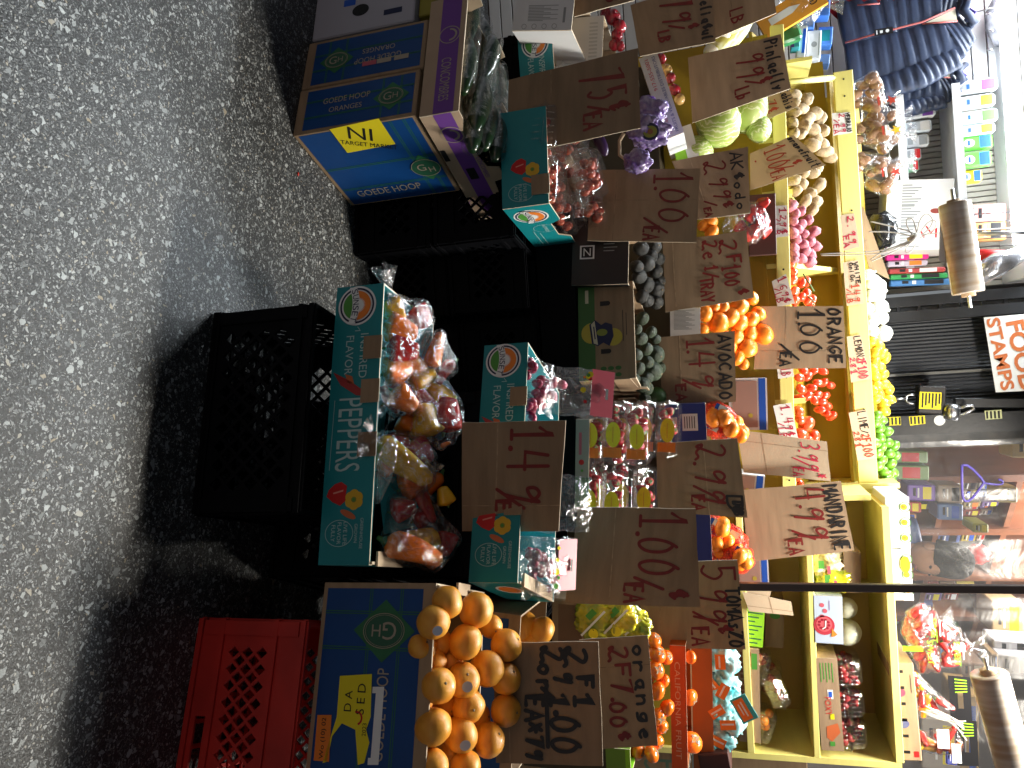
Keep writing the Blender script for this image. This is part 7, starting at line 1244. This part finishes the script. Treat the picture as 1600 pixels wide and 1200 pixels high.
for k, (u, v0, v1, wp, col, lb) in enumerate(((376, 1400, 1462, 16, (.30, .18, .50), 'violet packet standing behind the string'), (398, 1384, 1452, 9, (.72, .03, .28), 'pink long packet among the upright packets'), (408, 1386, 1450, 9, (.55, .5, .62), 'pale violet long packet with blue dots'), (420, 1388, 1478, 8, (.45, .06, .06), 'red long packet among the upright packets'), (429, 1390, 1482, 8, (.04, .35, .10), 'green long packet among the upright packets'), (438, 1390, 1490, 9, (.06, .20, .48), 'blue long packet beside the shutter frame'))):
    A = P(v0, u, YB-.22); M, w_ = frame(A, P(v0, u+wp, YB-.22)); pack(M, w_, P(v1, u, YB-.22).z-A.z, .04, col, lb, name='long_packet')
# string bundle
STRG = mat('white_string', (.55, .52, .47), .8); e = MB(); Yk = YL-.05; kn = P(1432, 368, Yk)
def loopp(pts): return [P(a, b_, Yk) for a, b_ in pts]
def smooth(pts, it=2):
    for _ in range(it):
        n = [pts[0]]
        for a, b_ in zip(pts, pts[1:]): n += [a.lerp(b_, .25), a.lerp(b_, .75)]
        pts = n+[pts[-1]]
    return pts
for pts in (((1428, 372), (1415, 350), (1418, 340), (1428, 342), (1432, 365)), ((1432, 366), (1438, 340), (1450, 332), (1460, 345), (1448, 362), (1434, 370)), ((1434, 368), (1448, 348), (1462, 342), (1464, 355), (1446, 368), (1432, 374)), ((1432, 366), (1405, 356), (1360, 346)), ((1430, 370), (1395, 362), (1358, 362)), ((1428, 374), (1405, 384), (1380, 392), (1360, 406)), ((1426, 376), (1400, 392), (1362, 408)), ((1430, 372), (1412, 390), (1420, 398), (1432, 380)), ((1425, 375), (1380, 392), (1340, 394), (1282, 397)), ((1425, 377), (1380, 396), (1340, 398), (1283, 399))): e.tube(smooth(loopp(pts)), .0022, STRG, 6)
o = tag(e.build('string_bundle'), 'looped bundle of white string hanging over the upper rail', 'string'); b = MB(); b.tube([P(1436, 366, Yk), P(1420, 376, Yk)], [.010, .012], STRG, 10); b.build('binding', o); b = MB(); b.tube([kn, P(1500, 360, Yk), P(1660, 352, Yk)], .0015, STRG, 5); b.build('hanging_line', o)
# rolls of produce bags
ROLL_ = mat('milky_bag_roll', (.42, .33, .24), .25, .5, .3, 4, col2=(.62, .58, .54), stretch=(1, 1, 12), coat=.3)
def roll(a, b_, Y, r_, lb, sheet):
    A, B = P(*a, Y), P(*b_, Y); d = (B-A); l = d.length; M = along(A, B); M = mk(A, M.to_3x3().col[0].normalized(), M.to_3x3().col[1].normalized(), d.normalized()); b = MB(); n = 28
    b.lathe([(r_*.45, 0), (r_*.45, .0), (r_*.96, .0), (r_, .004), (r_, l-.004), (r_*.96, l), (r_*.45, l), (r_*.45, l-.03)], ROLL_, n); o = tag(b.build('bag_roll', None, M), lb, 'bag roll')
    c = MB(); c.lathe([(r_*.44, -.012), (r_*.44, l+.012), (r_*.36, l+.012), (r_*.36, l-.05)], KRAFT, 18); c.build('cardboard_core', o); s = MB(); s.tube([(0, 0, -.05), (0, 0, l+.05)], .006, STEEL, 6); s.build('hanging_rod', o)
    if sheet: q = MB(); q.panel([onp(frame(A, B)[0], *k) for k in sheet], [], mat('milky_film', (.62, .63, .64), .3, .5, trans=.3), .0015); q.build('loose_sheet', o).matrix_world = frame(A, B)[0] @ TR((0, .01, 0))
    return o
roll((1491, 318), (1513, 458), 2.95, .050, 'roll of thin plastic bags hanging above the onions', ((1494, 330), (1512, 440), (1492, 415), (1468, 408), (1470, 345)))
roll((1545, 1052), (1592, 1225), 2.75, .055, 'second roll of thin plastic bags hanging at the right edge', None)
e = MB()
for k in range(9): a0_ = 1420+rnd.uniform(-8, 8); e.tube(smooth([P(a0_+25, 1110+rnd.uniform(-8, 8), 2.98), P(a0_+55, 1122+rnd.uniform(-10, 10), 2.98), P(a0_+85, 1140+rnd.uniform(-14, 18), 2.98)]), .0018, STRG, 5)
tag(e.build('string_fringe'), 'spray of white string over the mini pepper bags', 'string')
e = MB()
for k in range(8): y_ = 1140+k*3; e.tube(smooth([P(1560, y_, 2.85), P(1585+k*2, y_+20, 2.85), P(1580, y_+40, 2.85), P(1560+k, y_+55, 2.85)]), .0022, mat('grey_string', (.25, .25, .26), .7), 5)
tag(e.build('string_tassel'), 'grey string tassel hanging behind the right bag roll', 'string')
b = MB(); b.tube([P(1522, 366, 3.5), P(1640, 362, 3.5)], .008, STEEL, 8); tag(b.build('steel_rod'), 'thin steel rod running up beside the left bag roll', 'rod')
UMB = mat('silver_foil', (.62, .62, .66), .18, .6, .3, 30, metal=.8, bump=.6, bs=40)
b = MB(); b.tube([P(1512, 440, 3.7), P(1560, 412, 3.7), P(1600, 395, 3.7)], [.045, .05, .03], UMB, 14); tag(b.build('foil_parcel'), 'silver foil wrapped parcel tilted above the shutter frame', 'parcel'); b = MB(); b.tube([P(1530, 400, 3.75), P(1575, 402, 3.75)], .03, RED_P, 10); tag(b.build('red_tube'), 'red cardboard tube beside the silver parcel', 'tube')
e = MB(); Wr = mat('rack_wire', (.10, .10, .11), .4, metal=.6)
for k in range(6): e.tube([P(1520, 335+k*13, YB-.25), P(1600, 330+k*13, YB-.25)], .0025, Wr, 5)
e.tube([P(1522, 325, YB-.25), P(1522, 410, YB-.25)], .003, Wr, 5); tag(e.build('wire_rack'), 'black wire rack under the bright shelf light', 'rack')
# ------------------------------------------------------------ inside the shop, behind the plastic
YI = 4.5
def ib(v0, u0, v1, u1, col, lb, Y=YI, d=.2, name='packet', cat='packet'):
    M, w_ = frame(P(v0, u0, Y), P(v0, u1, Y)); return pack(M, w_, P(v1, u0, Y).z-M.translation.z, d, col, lb, cat, None, name)
ib(1360, 704, 1450, 722, (.16, .26, .08), 'tall green packet behind the limes, upper of two columns', 4.4); ib(1360, 726, 1452, 748, (.18, .30, .09), 'second tall green packet behind the limes', 4.4); ib(1350, 690, 1405, 702, (.20, .34, .06), 'short green packet next to the jamb', 4.35)
ib(1418, 757, 1462, 782, (.20, .10, .50), 'violet wrapped pack of paper rolls behind the plastic'); ib(1408, 784, 1440, 800, (.55, .08, .06), 'red and white packet below the violet pack'); ib(1465, 758, 1505, 785, (.42, .34, .28), 'patterned bread bag above the violet pack'); ib(1465, 787, 1505, 812, (.12, .22, .48), 'blue and white carton behind the plastic'); ib(1410, 802, 1432, 816, (.50, .26, .08), 'orange packet above the person')
ib(1560, 760, 1590, 785, (.45, .34, .10), 'yellow bag high on the shop shelving', 4.6); ib(1520, 818, 1545, 832, (.42, .42, .05), 'olive yellow tube on the shop shelf', 4.5); ib(1581, 684, 1640, 715, (.62, .45, .18), 'pale wooden block over the brown partition', 4.3)
ib(1495, 1085, 1530, 1215, (.55, .36, .14), 'tan wooden counter front at the right', 4.3, .3, 'counter', 'counter'); ib(1550, 940, 1600, 990, (.58, .42, .22), 'large kraft box high at the right inside the shop', 5.0, .3); ib(1552, 1000, 1620, 1020, (.70, .70, .72), 'stack of white paper inside the shop', 4.8); ib(1558, 1022, 1620, 1052, (.52, .53, .56), 'grey box under the white paper stack', 4.7); ib(1548, 1022, 1560, 1046, (.35, .24, .12), 'small brown box beside the grey one', 4.65)
ib(1440, 1120, 1500, 1200, (.42, .38, .33), 'greyish wrapped goods behind the mini pepper bags', 4.2); ib(1500, 1035, 1540, 1058, (.30, .20, .14), 'magazine with food cover inside the shop', 4.6); ib(1440, 955, 1455, 985, (.12, .28, .60), 'blue tag with orange fruit at the shelf top', 3.6, .01); ib(1470, 1005, 1482, 1034, (.14, .30, .62), 'second blue tag with orange fruit at the shelf top', 3.6, .01); ib(1478, 1162, 1496, 1195, (.10, .12, .42), 'blue and red tag right of the mini pepper bags', 3.5, .01)
b = MB(); Hm = mat('violet_hanger', (.10, .07, .40), .4); b.tube(smooth([P(1503, 727, 3.9), P(1514, 727, 3.9), P(1538, 752, 3.9), P(1535, 758, 3.9), P(1516, 783, 3.9), P(1506, 783, 3.9), P(1503, 770, 3.9), P(1503, 727, 3.9)], 1), .0055, Hm, 8); b.tube(smooth([P(1536, 755, 3.9), P(1565, 758, 3.9), P(1568, 752, 3.9), P(1560, 749, 3.9)]), .0045, Hm, 8); tag(b.build('coat_hanger'), 'violet wire coat hanger hung on the plastic curtain', 'hanger')
b = MB(); b.ball((0, 0, .0), (.06, .04, .065), mat('bright_red_plastic', (.60, .02, .02), .35), 18, 12, lambda d: 1+.2*noise.noise(d*2)); tag(b.build('red_pouch', None, TR(P(1528, 866, 5.1))), 'bright red pouch on the shelf behind the person', 'pouch')
# person bending behind the plastic
SK = mat('skin', (.40, .22, .14), .5, .4, .12, 10, sss=.1); KN = mat('black_knit', (.022, .026, .027), .9, .1, .3, 40, bump=.6, bs=120); PJ = mat('dark_blue_padded_nylon', (.03, .05, .14), .4, .4, .5, 20, col2=(.10, .14, .28), bump=.5, bs=30)
pc = P(1452, 872, 4.42); e = empty('person', TR((pc.x, pc.y, 0)), 'person in black knit cap and dark blue padded jacket behind the plastic, face turned down', 'person')
hz = pc.z; b = MB()
def sk(d):
    q = 1.0
    if d.z < -.2: q *= 1-.12*(-.2-d.z)
    return q
HT = TR((0, 0, hz)) @ Matrix.Rotation(R(38), 4, 'Z') @ Matrix.Rotation(R(18), 4, 'X'); b.T = HT
prof = []
b.ball((0, 0, 0), (.075, .092, .118), SK, 26, 20, lambda d: sk(d)+.10*math.exp(-((d.x/.16)**2+((d.z+.10)/.18)**2))*(d.y < -.6)+.03*math.exp(-((d.x/.3)**2+((d.z+.42)/.10)**2))*(d.y < -.5)-.05*math.exp(-(((abs(d.x)-.38)/.18)**2+((d.z-.12)/.12)**2))*(d.y < -.5))
b.T = Matrix(); b.loft([[(x*r_+cx, y*r_*.9+cy, z) for x, y in [(math.cos(t), math.sin(t)) for t in [6.2832*j/16 for j in range(16)]]] for r_, cx, cy, z in ((.06, -.01, .03, hz-.05), (.058, -.015, .045, hz-.12), (.07, -.03, .06, hz-.17))], SK, True); body = b.build('body', e)
b = MB(); b.T = HT
for s in (-1, 1): b.ball((s*.03, -.082, .012), (.011, .007, .006), BLACK_P, 10, 6)
b.tube([(-.022, -.086, -.055), (0, -.091, -.053), (.022, -.086, -.055)], .004, mat('lip', (.30, .10, .09), .5), 6); b.build('eyes_and_mouth', body)
b = MB(); b.T = HT
for s in (-1, 1): b.ball((s*.077, .01, -.005), (.012, .022, .032), SK, 10, 8)
b.build('ears', body)
b = MB(); b.T = HT @ TR((0, .015, .045)); b.lathe([(.088, -.028), (.097, -.02), (.096, .02), (.094, .07), (.080, .12), (.05, .15), (.01, .16)], KN, 24, None, lambda t, z: 1+.02*math.sin(18*t)); b.build('knit_cap', e)
b = MB(); tubeq(b, [(-.06, .10, hz-.70), (-.06, .10, hz-.40), (-.08, .10, hz-.16), (-.10, .10, hz-.02)], [.22, .23, .20, .10], 8, PJ, .6); tubeq(b, [(-.19, .05, hz-.24), (-.26, .0, hz-.48), (-.16, -.12, hz-.62)], [.075, .065, .055], 7, PJ, .95); tubeq(b, [(.14, .05, hz-.24), (.20, -.02, hz-.46), (.10, -.15, hz-.58)], [.075, .065, .055], 7, PJ, .95)
b.tube([(-.10, .07, hz-.10), (-.06, -.02, hz-.12), (.03, -.03, hz-.14), (.07, .06, hz-.12), (-.02, .12, hz-.07), (-.10, .07, hz-.10)], .035, PJ, 10); b.build('padded_jacket', e)
b = MB(); b.tube([(-.10, .09, hz-.68), (-.11, .10, .50), (-.11, .12, .05)], [.11, .08, .06], mat('dark_trousers', (.02, .02, .025), .8), 12); b.tube([(.06, .09, hz-.68), (.07, .10, .50), (.07, .12, .05)], [.11, .08, .06], mat('dark_trousers', (.02, .02, .025), .8), 12); b.build('trousers', e)
b = MB()
for s, wx, wy, wz in ((-1, -.15, -.14, hz-.63), (1, .09, -.17, hz-.59)):
    b.ball((wx, wy-.03, wz), (.034, .045, .016), SK, 12, 8)
    for f_ in range(4): fx = wx-.026+.0175*f_; ln = (.055, .068, .064, .05)[f_]; b.tube([(fx, wy-.06, wz), (fx, wy-.06-ln*.55, wz-.008), (fx, wy-.06-ln*.8, wz-.03)], [.0085, .008, .0065], SK, 8)
    b.tube([(wx+.03*-s, wy-.02, wz), (wx+.05*-s, wy-.05, wz-.006), (wx+.045*-s, wy-.075, wz-.014)], [.010, .009, .007], SK, 8)
b.build('hands', body)
